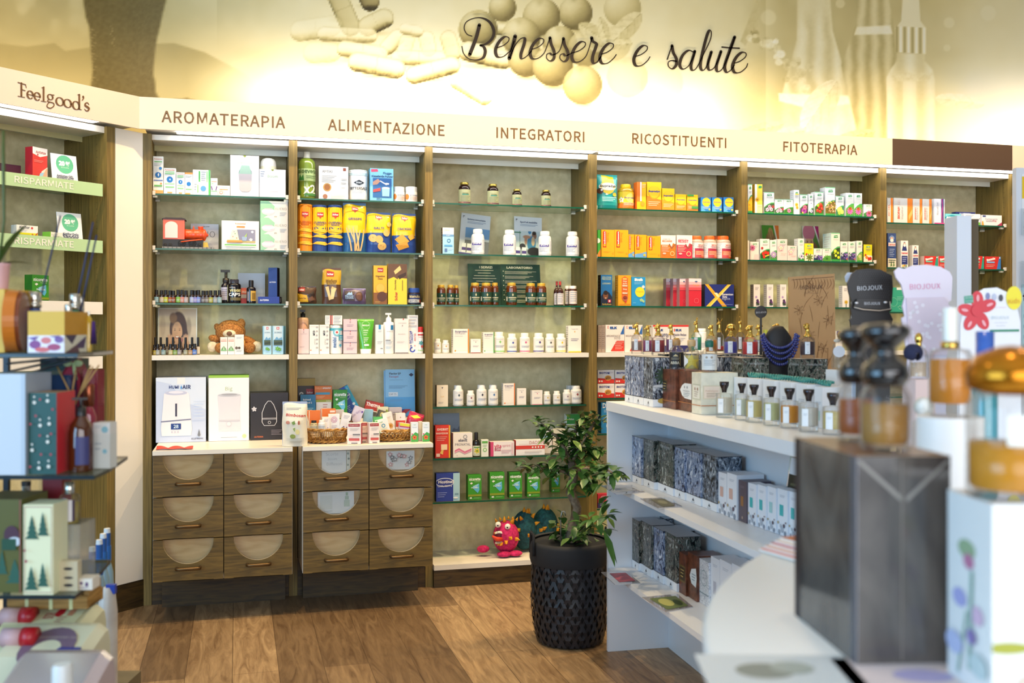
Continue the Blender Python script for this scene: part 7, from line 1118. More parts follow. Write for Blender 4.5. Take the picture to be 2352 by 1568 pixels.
# brown and cream cartons with round-shouldered bottles on them
LEA = noisemat('brown_leather_print', '4a2616', '7a4630', nscale=40, rough=.3)
o, p1 = gbox(1521.8, 1552, 850.7, .112, .10, ZT, 'brown carton with a small dark crest panel on the white counter', 'x', mat=LEA, dec='r .0 .42 .34 .72 5a4a2c;r .03 .45 .3 .69 2a221a;l b09a5a 3 .06 .28 .62 .07;r 0 .18 1 .2 a86a3a')
o, p2 = gbox(1552.8, 1588.2, 854.4, .122, .10, ZT, 'brown carton with a white scalloped crest label on the white counter', 'x', mat=LEA, dec='p e8ecee .14 .52 .3 .64 .5 .7 1 .7 1 .3 .5 .32 .3 .38;t Penhaligons .62 .5 .5 0 5a6a78 0 -.004;l 8a98a4 3 .4 .9 .44 .04;c .5 .6 .04 9aa4ac;c .7 .6 .04 9aa4ac;r 0 .2 1 .22 a86a3a')
CRMP = noisemat('pearl_print', 'd8d8c8', 'ecead8', nscale=30, rough=.3)
o, p3 = gbox(1589, 1610.6, 856.9, .112, .14, ZT, 'cream pearl carton with a framed label on the white counter', 'x', mat=CRMP, dec='r .08 .34 .92 .72 c9cab4;r .14 .37 .86 .69 eceade;c .36 .6 .07 b0907a;c .64 .6 .07 b0907a;l b0a090 3 .3 .7 .52 .05;r 0 .2 1 .22 c07a4a', sdec='r .04 .36 .55 .7 d8d0b8;r .08 .39 .5 .67 ecdccc;t Penhaligons .29 .56 .34 0 b8886a 0 -.004;l b09a80 3 .14 .46 .5 .04;r 0 .2 1 .22 c07a4a')
def round_bottle(pos, px, wpx, yb, ysh, yt, label, lab_dec, stop, liq, neckc):
    x, y = gsolve(px, y=pos[1]); x = min(max(x, pos[0]-.03), pos[0]+.04); c_ = gw(x, y); Z = ZT+pos[2]+.002; d_ = depth(c_); r = wpx*d_/FPX/2; H = (yb-yt)*d_/FPX; hb = (yb-ysh)*d_/FPX
    t = tag(empty('perfume_bottle', (c_[0], c_[1], Z), rz=-.4), label, 'bottle')
    MB().lathe([(r*.96, 0), (r, .003), (r, hb*.8), (r*.85, hb*.93), (r*.5, hb), (r*.45, hb*1.12)], GLASSC, 24).obj('glass_body', t); MB().lathe([(r*.9, hb*.1), (r*.93, hb*.14), (r*.93, hb*.66), (0, hb*.66)], G(liq, .6, .3, 0), 20).obj('liquid', t)
    mb = MB(); decals(mb, cyl(r*1.015, hb*.1, hb*.66, 2.5), lab_dec, curved=1); mb.obj('label', t)
    mb = MB(); mb.lathe([(r*.5, hb*1.05), (r*.55, hb*1.12), (r*.55, hb*1.3), (r*.4, hb*1.34)], P(neckc, .4), 16); mb.obj('neck_ribbon', t)
    q = hb*1.34; mb = MB(); mb.lathe([(r*.3, q), (r*.42, q+.002), (r*.2, q+(H-q)*.25), (r*.42, q+(H-q)*.6), (r*.36, q+(H-q)*.9), (0, H)], stop, 16); mb.obj('stopper', t)
round_bottle(p1, 1553.8, 33, 847, 795, 775, 'round-shouldered bottle with a black crest label and tan ribbon', 'r 0 0 1 1 23242a;r .06 .06 .94 .94 3a3a34;r .08 .08 .92 .92 1f2026;t ABBA .4 .3 .5 0 d8d4c0;l b0a88a 2 .2 .7 .6 .08;p c8b88a .3 .72 .45 .88 .6 .72;r .66 .1 .7 .9 8a7a4a', GOLD, 'd8c26a', 'b08a5a')
round_bottle(p2, 1588.4, 34.5, 849.5, 796, 775, 'round-shouldered bottle with a pale star-shaped label', 'p c8b84a 0 .5 .3 .6 .5 .95 .6 .62 1 .6 .7 .4 .82 .02 .5 .26 .2 .02 .3 .4;p eef0f2 0 .9 .3 .6 .3 .4 0 .1', G('e8eaea', .3), 'e0d88a', 'c8a878')
round_bottle(p3, 1629, 35.5, 854.4, 800, 778, 'round-shouldered bottle with a white label and green ribbon', 'r 0 0 1 1 dde2e4;c .35 .8 .06 a89a8a;c .6 .8 .06 a89a8a;l a0a8ac 4 .2 .8 .6 .1', G('e8eaea', .3), 'ece8c8', '1f6a58')
# white cartons, beaded string and the seven short perfume bottles
AJ = 'l a8b0bc 2 .2 .8 .62 .04;r .3 .18 .7 .42 %s'
tops = []
for i, (a, b_, d_, yt) in enumerate(((1686, 1705, 3.43, 868), (1717, 1741, 3.28, 871), (1753, 1779, 3.16, 875), (1792, 1817, 3.05, 879), (1829, 1853, 2.95, 884), (1871, 1889, 2.87, 890))):
    s = .235+.006*i; o, q = gbox(a, b_, yt, s, .07, ZT, 'white cologne carton with a pale teal patch, %s in the counter row' % ORD[i], 'eef0f4', dec=AJ % ('8ccccc' if i != 5 else 'b8dcd4')); tops.append(gw(q[0], q[1]-.02, ZT+q[2]))
mb = MB(); TEAL = P('1f8a80', .15, coat=.6)
for i in range(len(tops)-1):
    for k in range(16):
        f = k/16; p = tops[i]*(1-f)+tops[i+1]*f; a = (i*16+k)*.9; p[2] = max(tops[i][2], tops[i+1][2])*0+tops[i][2]*(1-f)+tops[i+1][2]*f
        for s in (0, 2.1, 4.2): mb.ball((p[0]+.007*math.cos(a+s), p[1]+.007*math.sin(a+s)*.6, p[2]+.011+.005*math.sin(a*1.3+s)), .0046, TEAL, 6, 5)
tag(mb.obj('bead_necklace'), 'twisted teal bead necklace lying across the white cologne cartons', 'necklace')
CAPM = P('4a4548', .15, .9)
for i, (px, yb, wp, yc, ys, lq, lb) in enumerate(((1663.5, 958, 38, 877, 904, 'f0ead8', 'clear'), (1704, 964, 33, 881, 906, 'e6ecd4', 'pale green'), (1732, 969, 38, 884, 910, 'ead98a', 'straw yellow'), (1772, 976.5, 38, 888, 915, 'd8dfa4', 'lime-tinted'), (1813.5, 982.6, 42, 892, 921, 'f0a000', 'deep amber'), (1857.5, 991, 44, 895, 925, 'eee9de', 'nearly colourless'), (1913, 997.5, 47, 903, 934, 'ecd98c', 'golden straw'))):
    c_ = atZ(px, yb, ZT); d_ = depth(c_); r = wp*d_/FPX/2; H = (yb-yc)*d_/FPX; hb = (yb-ys)*d_/FPX
    t = tag(empty('perfume_bottle', (c_[0], c_[1]+.0, ZT+.001), rz=-.25), 'short cylindrical bottle of %s cologne with dark flared cap' % lb, 'bottle')
    MB().lathe([(r*.97, 0), (r, .003), (r, hb*.92), (r*.96, hb), (r*.3, hb), (r*.3, hb*1.05)], GLASSC, 26).obj('glass_body', t); MB().lathe([(r*.9, hb*.2), (r*.93, hb*.23), (r*.93, hb*.82), (0, hb*.82)], G(lq, .62, .3, 0), 22).obj('liquid', t)
    MB().lathe([(r*.28, hb*1.05), (r*.3, hb*1.1), (r*.36, hb*1.2), (r*.56, hb*1.35), (r*.58, H), (r*.5, H*1.005)], CAPM, 18).obj('cap', t)
    mb = MB(); decals(mb, (lambda u, v, l: ((u-.5)*r*.55-r*.6, -math.sqrt(max(0, r*r*1.03-((u-.5)*r*.55-r*.6)**2))-EPS*l, hb*(.2+.6*v)), r*.55, hb*.6), 'r 0 0 1 1 eef0f2;l b8bec8 2 .2 .8 .7 .08', curved=1); mb.obj('label', t)
# tan panel, round sign, beaded bust, ear-ring busts, children's card
def board(name, label, outline, d_, col, cat, th=.01, zmin=None, tilt=0, extra=()):
    """cut-out board: outline points given in the picture, standing upright at depth d_, facing the viewer's side"""
    pts = [C0+ray(x, y)*d_ for x, y in outline]; o0 = (pts[0]+pts[-1])/2; o0 = np.array([np.mean([p[0] for p in pts]), np.mean([p[1] for p in pts]), min(p[2] for p in pts)])
    L_ = [(float((p-o0)@RV), float(p[2]-o0[2])) for p in pts]; mb = MB(); mb.prism(L_, 0, th, P(col, .45))
    t = tag(mb.obj(name, loc=tuple(o0), rz=-YAW), label, cat)
    xs_ = [q[0] for q in L_]; zs_ = [q[1] for q in L_]; sf = (lambda u, v, l: ((u-X_0)*d_/FPX, -EPS*2*l-.0004, (Z_0-v)*d_/FPX)); X_0 = CX+FPX*float((o0-C0)@RV)/d_; Z_0 = CY-FPX*float(o0[2]-C0[2])/d_
    return t, (lambda u, v, l: ((u-X_0)*d_/FPX, -EPS*2*l-.0004, (Z_0-v)*d_/FPX)), d_/FPX
def pxdec(t, F, k, spec, name='printed_design', l0=1):
    """decals whose u,v are picture columns and rows on that board"""
    mb = MB(); G_ = lambda u, v, l: F(u, v, l); decals(mb, (lambda u, v, l: F(u, v, l), k, -k), spec, l0=l0); return mb.obj(name, t)
d_ = 3.78; yb = CY+(HC-ZT-.001)*FPX/d_
t, F, k = board('engraved_board', 'tall tan card panel engraved with wild flowers behind the animal-head bottles', [(1815, yb), (1812, 636), (1917, 628), (1921, yb)], d_, 'b98a52', 'display panel', .012)
mb = MB(); rr = random.Random(3)
def line(pts, w_=1.0, m=P('7a4f26', .6), l=2):
    v, f = stroke(pts, lambda a, b_, q: w_*(1-.6*abs(2*q-1)), 4); mb.add([F(q[0], q[1], l) for q in v], f, m)
for i in range(26): x, y = rr.uniform(1820, 1912), rr.uniform(668, 850); a = rr.uniform(-.5, .5); L_ = rr.uniform(22, 48); line([(x, y), (x+a*L_*.5, y-L_*.5), (min(1915, max(1818, x+a*L_*1.4)), y-L_)])
for cx_, cy_ in ((1835, 712), (1862, 770), (1902, 735), (1880, 690), (1830, 790), (1890, 800), (1860, 660)):
    for q in range(7): a = 2*PI*q/7; e = .5+.3*math.sin(q); line([(cx_, cy_), (cx_+7*math.cos(a)-2*math.sin(a), cy_+7*math.sin(a)), (cx_+13*math.cos(a), cy_+13*math.sin(a)*.9), (cx_+7*math.cos(a)+3*math.sin(a), cy_+7*math.sin(a)), (cx_, cy_)], .7)
for x in range(1822, 1914, 7): line([(x, 640+.0*x), (x+3, 652), (x-2+rr.uniform(-4, 4), 664)], 1.2)
mb.add([F(a, b_, 2) for a, b_ in ((1818, 643), (1915, 636), (1915, 635), (1818, 642))], [(0, 1, 2, 3)], P('5a3a1e', .6)); mb.obj('engraving', t)
BJ = lambda x, y, w_, c_: 't BIOJOUX %g %g %g 0 %s 0 -.004;p %s %g %g %g %g %g %g' % (x, y, w_, c_, c_, x-.02*w_, y-.16*w_, x+.03*w_, y-.26*w_, x+.03*w_, y-.13*w_)
def px_text(t, F, k, items, name='lettering', l=3):
    mb = MB()
    for s, x, y, w_, c_, rot in items:
        g, f, ext = glyphs(s, -.004); q = w_/ext[0]; ca_, sa_ = math.cos(math.radians(rot)), math.sin(math.radians(rot))
        mb.add([F(x+(a[0]*ca_-a[1]*sa_)*q, y-(a[0]*sa_+a[1]*ca_)*q, l) for a in g], f, P(c_, .4))
    return mb.obj(name, t)
px_text(t, F, k, [('BIOJOUX', 1863, 659.5, 50, '4a2c14', 2), ('amici della pelle', 1864, 673, 32, '8a6236', 0)])
bd = 3.95; zb_ = CY+(HC-1.252)*FPX/bd
t, F, k = board('counter_sign', 'small round black sign on a stalk above the beaded bust', [(1745, 815), (1746.2, 731)]+[(1748+14*math.sin(a), 716-14*math.cos(a)) for a in [PI*1.08+2*PI*.92*q/20 for q in range(21)]]+[(1750, 731), (1751, 815)], bd, '1f1f22', 'sign', .006); px_text(t, F, k, [('BIOJOUX', 1748, 717, 23, 'f0f0f0', 3)])
x, y = gsolve(1786, y=-.33+.1); c_ = gw(.62, -.42); c_ = C0+ray(1786, 800)*3.72; t = tag(empty('necklace_bust', (c_[0], c_[1], ZT+.001), rz=-YAW), 'black bust hung with strands of dark blue glass beads', 'bust'); kk = 3.72/FPX; hz = (CY+(HC-ZT)*FPX/3.72)
zz_ = lambda py: (hz-py)*kk
mb = MB(); mb.lathe([(.036, 0), (.05, .01), (.05, .1), (.056, .2), (.05, zz_(775)), (.034, zz_(760)), (.02, zz_(750)), (0, zz_(748))], P('15151a', .5), 20, sy=.45); mb.obj('bust_form', t)
NAVY = P('1c2a78', .08, coat=1.0); mb = MB()
for r_ in range(4):
    for q in range(26): a = -1.45+2.9*q/25; rr_ = .052+.008*r_*.4; mb.ball((rr_*1.1*math.sin(a), -.028-.004*(r_ % 2)-.01*math.cos(a), zz_(764)-.10*math.cos(a)*(.55+.2*r_)+.02*r_*0), .0058, NAVY, 6, 5)
mb.obj('bead_strand', t)
d_ = 3.0; yb = CY+(HC-ZT-.001)*FPX/d_
q4 = lambda pts: [(1780+x/3.7325, 580+y/3.7325) for x, y in pts]
t, F, k = board('earring_stand', 'black dotted cut-out bust stand with lettered pocket', [(1975, yb)]+q4([(690, 900), (650, 600), (640, 572), (664, 560), (648, 470), (662, 430), (630, 330), (622, 262), (660, 180), (700, 148), (800, 136), (905, 146), (1004, 195), (1012, 300), (1003, 430), (985, 452), (1003, 490), (982, 512), (1012, 572), (1000, 610), (985, 900)])+[(2045, yb)], d_, '19191c', 'stand', .008)
mb = MB()
for i in range(16):
    for j in range(14):
        x, y = 720+i*19+(j % 2)*9, 165+j*18
        if x < 985: mb.add([F(1780+(x+3*math.cos(a))/3.7325, 580+(y+3*math.sin(a))/3.7325, 1) for a in [q*PI/3 for q in range(6)]], [(0, 1, 2, 3, 4, 5)], P('4a4a52', .4))
mb.obj('dot_print', t)
mb = MB(); pk = [F(x, y, 0) for x, y in q4([(692, 398), (955, 398), (975, 485), (930, 490), (664, 470)])]; mb.prism([(p[0], p[2]) for p in pk], -.014, -.008, P('141417', .4)); pk_o = mb.obj('pocket', t)
for sx_, sy_ in ((685, 432), (930, 427)): mb = MB(); p = F(1780+sx_/3.7325, 580+sy_/3.7325, 0); mb.ball((p[0], -.016, p[2]), (.006, .004, .0035), P('dfe0e4', .2, .5), 10, 8); mb.obj('rivet', pk_o)
mb = MB(); mb.tube([(F(x, y, 0)[0], -.016, F(x, y, 0)[2]) for x, y in q4([(664, 470), (740, 488), (880, 498), (975, 484), (968, 420)])], .0016, P('cfc0b0', .3, .4), 5); mb.obj('piping', pk_o)
px_text(t, F, k, [('BIOJOUX', 1997, 661, 57, 'eef2fa', 3)]); mb = MB(); g, f, ext = glyphs('BIOJOUX', -.004); mb.add([(F(1999.5, 697, 0)[0]+a[0]*36*k/ext[0], -.0147, F(1999.5, 697, 0)[2]+a[1]*36*k/ext[0]) for a in g], f, P('e8ecf4', .4)); mb.obj('lettering', pk_o)
t2, F2, k2 = board('earring_stand_tab', 'white rounded tab of a cut-out stand peeping beside the black bust', [(1958, yb)]+q4([(655, 320), (640, 270), (610, 250), (602, 205), (625, 170), (665, 172), (690, 220), (690, 320)])+[(1966, yb)], d_+.05, 'dfe6f6', 'stand', .006)
d_ = 2.88; yb = CY+(HC-ZT-.001)*FPX/d_
t, F, k = board('earring_stand', 'pale pink cut-out bust stand with white flower print', [(2080, yb)]+q4([(1140, 900), (1095, 620), (1088, 560), (1115, 545), (1094, 458), (1112, 385), (1085, 275), (1040, 215), (1024, 160), (1060, 125), (1108, 140), (1180, 110), (1300, 104), (1420, 120), (1498, 165), (1522, 210), (1512, 408), (1480, 432), (1515, 470), (1488, 505), (1500, 590), (1470, 900)])+[(2172, yb)], d_, 'eae0ee', 'stand', .008)
mb = MB(); mb.prism([(F(x, y, 0)[0], F(x, y, 0)[2]) for x, y in q4([(1120, 388), (1440, 380), (1480, 430), (1470, 880), (1145, 880)])], -.006, -.001, P('e2d2e0', .45)); pk_o = mb.obj('front_board', t); mb = MB(); rr = random.Random(8)
for i in range(34):
    cx_, cy_ = 1780+rr.uniform(1150, 1440)/3.7325, 580+rr.uniform(400, 850)/3.7325
    for q in range(5):
        a = 2*PI*q/5; mb.add([(F(cx_+2.6*math.cos(a)+2.2*math.cos(b_), cy_+2.6*math.sin(a)+2.2*math.sin(b_), 0)[0], -.0064-.0001*q, F(cx_, cy_+2.6*math.sin(a)+2.2*math.sin(b_), 0)[2]) for b_ in [w*PI/3 for w in range(6)]], [(0, 1, 2, 3, 4, 5)], P('f3ecf6', .45))
mb.obj('flower_print', pk_o); px_text(t, F, k, [('BIOJOUX', 2124, 657.5, 70, 'e07aa8', 2)])
d_ = 2.62; yb = CY+(HC-ZT-.001)*FPX/d_
t, F, k = board('counter_card', 'white domed card with a red flower shape and yellow disc', [(2203, yb), (2206, 745), (2214, 705), (2232, 678), (2262, 662), (2290, 660), (2316, 672), (2335, 700), (2344, 740), (2346, yb)], d_, 'f0f0f4', 'card', .006)
mb = MB()
def disc(cx_, cy_, rx_, ry_, c_, l, rot=0): mb.add([F(cx_+rx_*math.cos(a)*math.cos(rot)-ry_*math.sin(a)*math.sin(rot), cy_+rx_*math.cos(a)*math.sin(rot)+ry_*math.sin(a)*math.cos(rot), l) for a in [2*PI*q/24 for q in range(24)]], [tuple(range(24))], P(c_, .35))
for q, (dx_, dy_, a) in enumerate(((2, -22, 1.57), (24, -10, -.4), (13, 24, 1.1), (-13, 26, 2.1), (-22, 0, .2))): disc(2242+dx_, 712+dy_, 22, 14, 'd8283a', 2+q*.3, a); disc(2242+dx_*1.25, 712+dy_*1.25, 8, 3.4, 'f0a8b0', 5+q*.2, a)
disc(2242, 713, 13, 13, 'd8283a', 7); disc(2328, 684, 18, 27, 'f4e22a', 3); mb.add([F(a, b_, 3) for a, b_ in ((2213, 680), (2234, 678), (2235, 695), (2214, 697))], [(0, 1, 2, 3)], P('3a9a80', .4)); mb.add([F(a, b_, 3) for a, b_ in ((2273, 757), (2340, 756), (2340, 761), (2273, 762))], [(0, 1, 2, 3)], P('2f8a6a', .4))
for q in range(3): disc(2268+15*q, 680+2*q, 5, 8, ('7a82b0', 'b8c0d8', '3a3a48')[q], 3)
mb.obj('printed_design', t); px_text(t, F, k, [('Kids', 2327, 691, 27, 'd86a2a', 6), ('BIOJOUX', 2295, 729, 40, '8ab0c0', 0), ('NICHEL', 2224, 683.5, 18, 'e8f4f0', 4), ('TESTED', 2224, 691.5, 18, 'e8f4f0', 4), ('ecco i simpatici', 2294, 706, 30, 'd890a8', 2), ('orecchini per le', 2296, 741, 30, 'a0a4b0', 0), ('tue prime', 2296, 748, 20, 'a0a4b0', 0)], l=8)
# ribbed bottles with gold tops at the near end
for lb, px, d_, wp, yt, ysh, ybb, tagd in (('ribbed clear perfume bottle with gold knob and round white tag', 1931, 3.32, 40, 759, 782, 847, True), ('ribbed clear perfume bottle with gold knob and navy fabric flower', 2110, 2.45, 42, 764, 795, 868, False)):
    c_ = C0+ray(px, 850)*d_; Z = zat(ybb, d_); r = wp*d_/FPX/2; H = (ybb-yt)*d_/FPX; hb = (ybb-ysh)*d_/FPX
    mb = MB(); mb.box(-r*1.2, r*1.2, -r*1.2, r*1.2, 0, Z-ZT-.003, P('f0f0f2' if tagd else 'e0c8c4', .4)); tag(mb.obj('perfume_box', loc=(c_[0], c_[1], ZT+.001), rz=TH), ('plain white carton under the tagged ribbed bottle' if tagd else 'pink carton under the ribbed bottle with fabric flower'), 'box')
    t = tag(empty('perfume_bottle', (c_[0], c_[1], Z), rz=-.3), lb, 'bottle'); mb = MB(); n = 48; vs = []; pf = [(.9, 0), (1, .08), (.95, .5), (.85, .85), (.5, .96), (.35, 1)]
    for rr_, z in pf:
        for q in range(n): a = 2*PI*q/n; e = r*rr_*(1+.05*math.cos(12*a)); vs.append((e*math.cos(a), e*math.sin(a), hb*z))
    mb.add(vs, [(i*n+q, i*n+(q+1) % n, (i+1)*n+(q+1) % n, (i+1)*n+q) for i in range(len(pf)-1) for q in range(n)], GLASSC, True); mb.obj('glass_body', t); MB().lathe([(r*.8, .004), (r*.82, hb*.5), (0, hb*.5)], G('f0d8b8', .35), 18).obj('liquid', t)
    mb = MB(); mb.lathe([(r*.3, hb), (r*.34, hb*1.03), (r*.3, hb+.008)], GOLD, 14); mb.ball((0, 0, hb+(H-hb)*.55), (r*.42, r*.42, (H-hb)*.45), GOLD, 14, 10); mb.obj('stopper', t)
    if tagd: mb = MB(); mb.lathe([(.0185, 0), (.0185, .0015)], P('f2f0f4', .4), 20); mb.obj('paper_tag', t, loc=(-r*.5, -r*1.12, hb*.62), rot=(PI/2, 0, -.2)); mb = MB(); [mb.ball((s*r*.5, -r*.3, hb*1.0), (r*.4, .004, .006), P('e0d8c8', .5), 10, 6) for s in (-1, 1)]; mb.obj('bow', t)
    else:
        mb = MB(); rr = random.Random(2)
        for q in range(30): a, b_ = rr.uniform(0, 2*PI), rr.uniform(-.6, .9); v = Vector((math.cos(a)*math.cos(b_), math.sin(a)*math.cos(b_), math.sin(b_))); mb.ball(v*.018, (.011, .011, .004), P('1f2444', .8), 8, 5, v.to_track_quat('Z', 'Y').to_matrix())
        mb.obj('fabric_flower', t, loc=(-r*.9, -r*.9, hb*.8))
gbox(1824, 1852, 862, .47, .07, ZT, 'small white carton behind the cologne row on the counter', 'f0ecea')
# ---- upper shelf of the counter
Z1 = .711; US = 'on the counter upper shelf'
fronts = ((1450.6, 1472.6, 1006, .105, FORB), (1473.2, 1502, 1013, .115, FORC), (1503.8, 1545.8, 1021.5, .13, FORC), (1546.6, 1572.2, 1031, .136, FORB), (1572.8, 1609, 1041, .142, FORB), (1610.5, 1646, 1049.6, .148, FOR))
for i, (a, b_, yt, s, m_) in enumerate(fronts): gbox(a, b_, yt, s, .095, Z1, FL % (ORD[i], 'in the front row '+US), mat=m_, sdec='')
SV = 'l a8b0bc 2 .25 .75 .86 .03;r .22 .42 .6 .66 %s;c .2 .06 .12 9aa4b0;c .5 .12 .14 b0b8c4;c .8 .06 .12 8a94a4;c .35 .2 .1 c0c8d0;c .7 .22 .1 5a4a5a;c .12 .26 .07 b8a070;c .9 .3 .05 6a4a5a'
for i, (a, b_, yt, c_) in enumerate(((1648, 1669, 1089, 'e0b4a4'), (1670, 1692, 1092, 'e0b4a4'))): gbox(a, b_, yt, .154, .10, Z1, 'white flower-footed carton with salmon patch, %s of two' % ORD[i], 'eef0f6', dec=SV % c_)
gbox(1693, 1714.6, 1107.7, .16, .09, Z1, 'dark aubergine carton with bronze patch among the white ones', '5a4e58', dec='r .28 .38 .62 .62 9a6a3a;l 8a7e88 2 .25 .75 .86 .03;c .5 .1 .08 b09a8a')
for i, (a, b_, yt) in enumerate(((1715.6, 1736.5, 1114), (1737.4, 1759, 1118), (1760, 1782, 1122), (1783, 1808.5, 1128), (1809.4, 1832.6, 1134), (1833.7, 1861, 1146))): gbox(a, b_, yt, .165+.005*i, .042, Z1, 'white flower-footed carton with teal patch, %s in the row' % ORD[i], 'eef0f6', dec=SV % ('3fb8b8' if i not in (2, 5) else 'a8d4d4'))
gbox(1872, 1900, 1150, .19, .07, Z1, 'white carton with blue star shapes at the row end', 'eef2f8', dec='p 2a6ab8 0 .3 .3 .4 .5 .6 .7 .4 1 .3 .7 .25 .5 0 .3 .2;l a0b0c8 2 .3 .8 .85 .04')
def gcard(name, label, px0, px1, py0, py1, s, Z, dec, lean=-12, cat='card'):
    a, b_ = gsolve(px0, s=s), gsolve(px1, s=s); c_ = gw(s, (a[1]+b_[1])/2); w_ = a[1]-b_[1]; h_ = zat(py0, depth(c_))-Z; mb = MB(); mb.box(-w_/2, w_/2, 0, .002, 0, h_, G('eef2f6', .12)); mb.box(-w_*.42, w_*.42, -.001, -.0004, h_*.06, h_*.92, P('eef0f4', .4)); decals(mb, flat(w_*.84, h_*.86, -.001, None, h_*.06), dec)
    tag(mb.obj(name, loc=(c_[0], c_[1], Z+.001), rot=(math.radians(lean), 0, TH-PI/2)), label, cat)
gcard('photo_card', 'small dark photo card of a glowing perfume bottle leaning behind the cartons', 1793, 1847, 1041, 1117, .224, Z1, 'r 0 0 1 .76 1f2416;e .5 .3 .3 .2 8a6a1a;e .4 .25 .14 .12 e8c84a;r .44 .1 .56 .4 c8d0b0;e .3 .16 .16 .12 d8c87a;t AMBRE_SAUVAGE .5 .62 .7 0 b0b080 0 -.004;p 3a4a6a .46 .86 .5 .92 .54 .86', lean=-8)
def tagcard(label, quad, Z, dec):
    """acrylic tag lying on the shelf and jutting over its edge"""
    pts = [atZ(x, y, Z+.003) for x, y in quad]; c_ = sum(pts)/4; mb = MB(); v = [p-c_ for p in pts]; mb.add(v+[p-np.array([0, 0, .0025]) for p in v], [(0, 1, 2, 3), (7, 6, 5, 4), (0, 4, 5, 1), (1, 5, 6, 2), (2, 6, 7, 3), (3, 7, 4, 0)], G('f4f4f8', .45))
    bl = lambda u, w_: v[0]*(1-u)*(1-w_)+v[1]*u*(1-w_)+v[2]*u*w_+v[3]*(1-u)*w_; decals(mb, (lambda u, w_, l: tuple(bl(u, w_)+np.array([0, 0, .0004+EPS*l])), 1, 1), dec); tag(mb.obj('shelf_tag', loc=tuple(c_)), label, 'tag')
TG = lambda q: [(1380+x/3.0155, 980+y/3.0155) for x, y in q]
tagcard('clear plastic tag jutting from the upper counter shelf end', TG([(0, 405), (215, 400), (310, 450), (105, 465)]), Z1, 'l c0c8d4 3 .2 .8 .7 .15'); tagcard('clear plastic tag with a dark picture on the upper counter shelf', TG([(272, 495), (480, 488), (565, 550), (400, 562)]), Z1, 'r .25 .15 .75 .9 6a6a58;e .5 .5 .15 .2 8a8a70')
Z2 = .352
for i, (a, b_, yt, s, m_) in enumerate(((1436, 1467, 1197, .105, FORC), (1467.5, 1496, 1207, .115, FORC), (1496.7, 1523.2, 1220, .124, FORB), (1524, 1554.4, 1233.7, .131, FORC))): gbox(a, b_, yt, s, .098, Z2, FL % (ORD[i], 'on the counter lower shelf'), mat=m_)
for i, (a, b_, yt) in enumerate(((1500, 1528, 1192), (1548, 1576, 1220))): gbox(a, b_, yt, .228, .035, Z2, FL % (ORD[i], 'at the back of the counter lower shelf'), mat=FOR)
gbox(1555, 1575.4, 1275, .14, .10, Z2, 'brown carton with a gilt panel on the counter lower shelf', 'x', mat=LEA, dec='r .1 .3 .9 .7 6a5a30;r .16 .34 .84 .66 3a2c1e;l b09a5a 3 .25 .75 .58 .08'); gbox(1576, 1600.4, 1278, .148, .10, Z2, 'brown carton with a white crest on the counter lower shelf', 'x', mat=LEA, dec='p e8ecee .2 .5 .4 .66 .9 .72 1 .5 .9 .3 .4 .34;l 8a98a4 3 .45 .9 .55 .06'); gbox(1601, 1627.6, 1293, .158, .09, Z2, 'pale floral-patterned carton on the counter lower shelf', 'x', mat=ARA, dec='a .5 .6 .36 8aa0a4 .9;t CASTILE .5 .6 .4 0 7a9094 0 0;r 0 .24 1 .26 8a9aa0')
for i, (a, b_, yt) in enumerate(((1628, 1652.6, 1287), (1653.4, 1680, 1297), (1681, 1706, 1306))): gbox(a, b_, yt, .166, .09, Z2, 'plain white carton, %s after the floral one on the lower shelf' % ORD[i], 'eef0f6', dec='l b8c0cc 2 .25 .75 .86 .03;r .3 .3 .62 .55 c4c4d0')
tagcard('clear plastic tag with a crimson patch on the lower counter shelf', TG([(3, 1005), (175, 998), (275, 1080), (100, 1092)]), Z2, 'r .25 .15 .9 .85 a84a58'); tagcard('clear plastic tag with a green landscape on the lower counter shelf', TG([(285, 1178), (530, 1155), (640, 1245), (455, 1280)]), Z2, 'r .12 .15 .88 .9 6a7a4a;e .4 .5 .2 .25 b8b86a;e .7 .6 .12 .2 3a4a2a')
# ================================================================ potted ficus between the shelving and the counter
PC = atZ(1309, 1470, 0); t = tag(empty('potted_ficus', (PC[0], PC[1], 0)), 'small ficus tree with twisted trunk in a black woven basket', 'plant'); dP = depth(PC); kP = dP/FPX
rb, rt, hB = .142, .170, .43; STRAP = P('1d2027', .45); DARKP = P('0b0c0f', .6)
bk_ = MB().lathe([(rb-.008, .004), (rb*1.08, .05), (rt-.008, hB*.5), (rt-.012, hB)], DARKP, 40).obj('basket', t); mb = MB(); n = 34
prof = lambda f: np.interp(f, [0, .12, .5, 1], [rb, rb*1.1, rt, rt*.97])
for sg in (1, -1):
    for q in range(n):
        pts = []
        for i in range(11):
            f = i/10; a = 2*PI*q/n+sg*f*1.05; r_ = prof(f)+.0045*(1 if (q+i+(sg > 0)) % 2 else -.2); pts.append((r_, a, .008+f*hB*.82))
        w_ = .0105; vs = []
        for r_, a, z in pts: vs += [(r_*math.cos(a-w_/r_*.75), r_*math.sin(a-w_/r_*.75), z), (r_*math.cos(a+w_/r_*.75), r_*math.sin(a+w_/r_*.75), z)]
        mb.add(vs, [(2*i, 2*i+1, 2*i+3, 2*i+2) for i in range(10)], STRAP)
mb.obj('strap_weave', bk_); mb = MB(); mb.lathe([(prof(.8)+.004, hB*.8), (rt+.006, hB*.84), (rt+.007, hB*.98), (rt+.002, hB+.012), (rt-.01, hB+.008)], P('181a1e', .75), 40, cap=False); mb.obj('cloth_band', bk_)
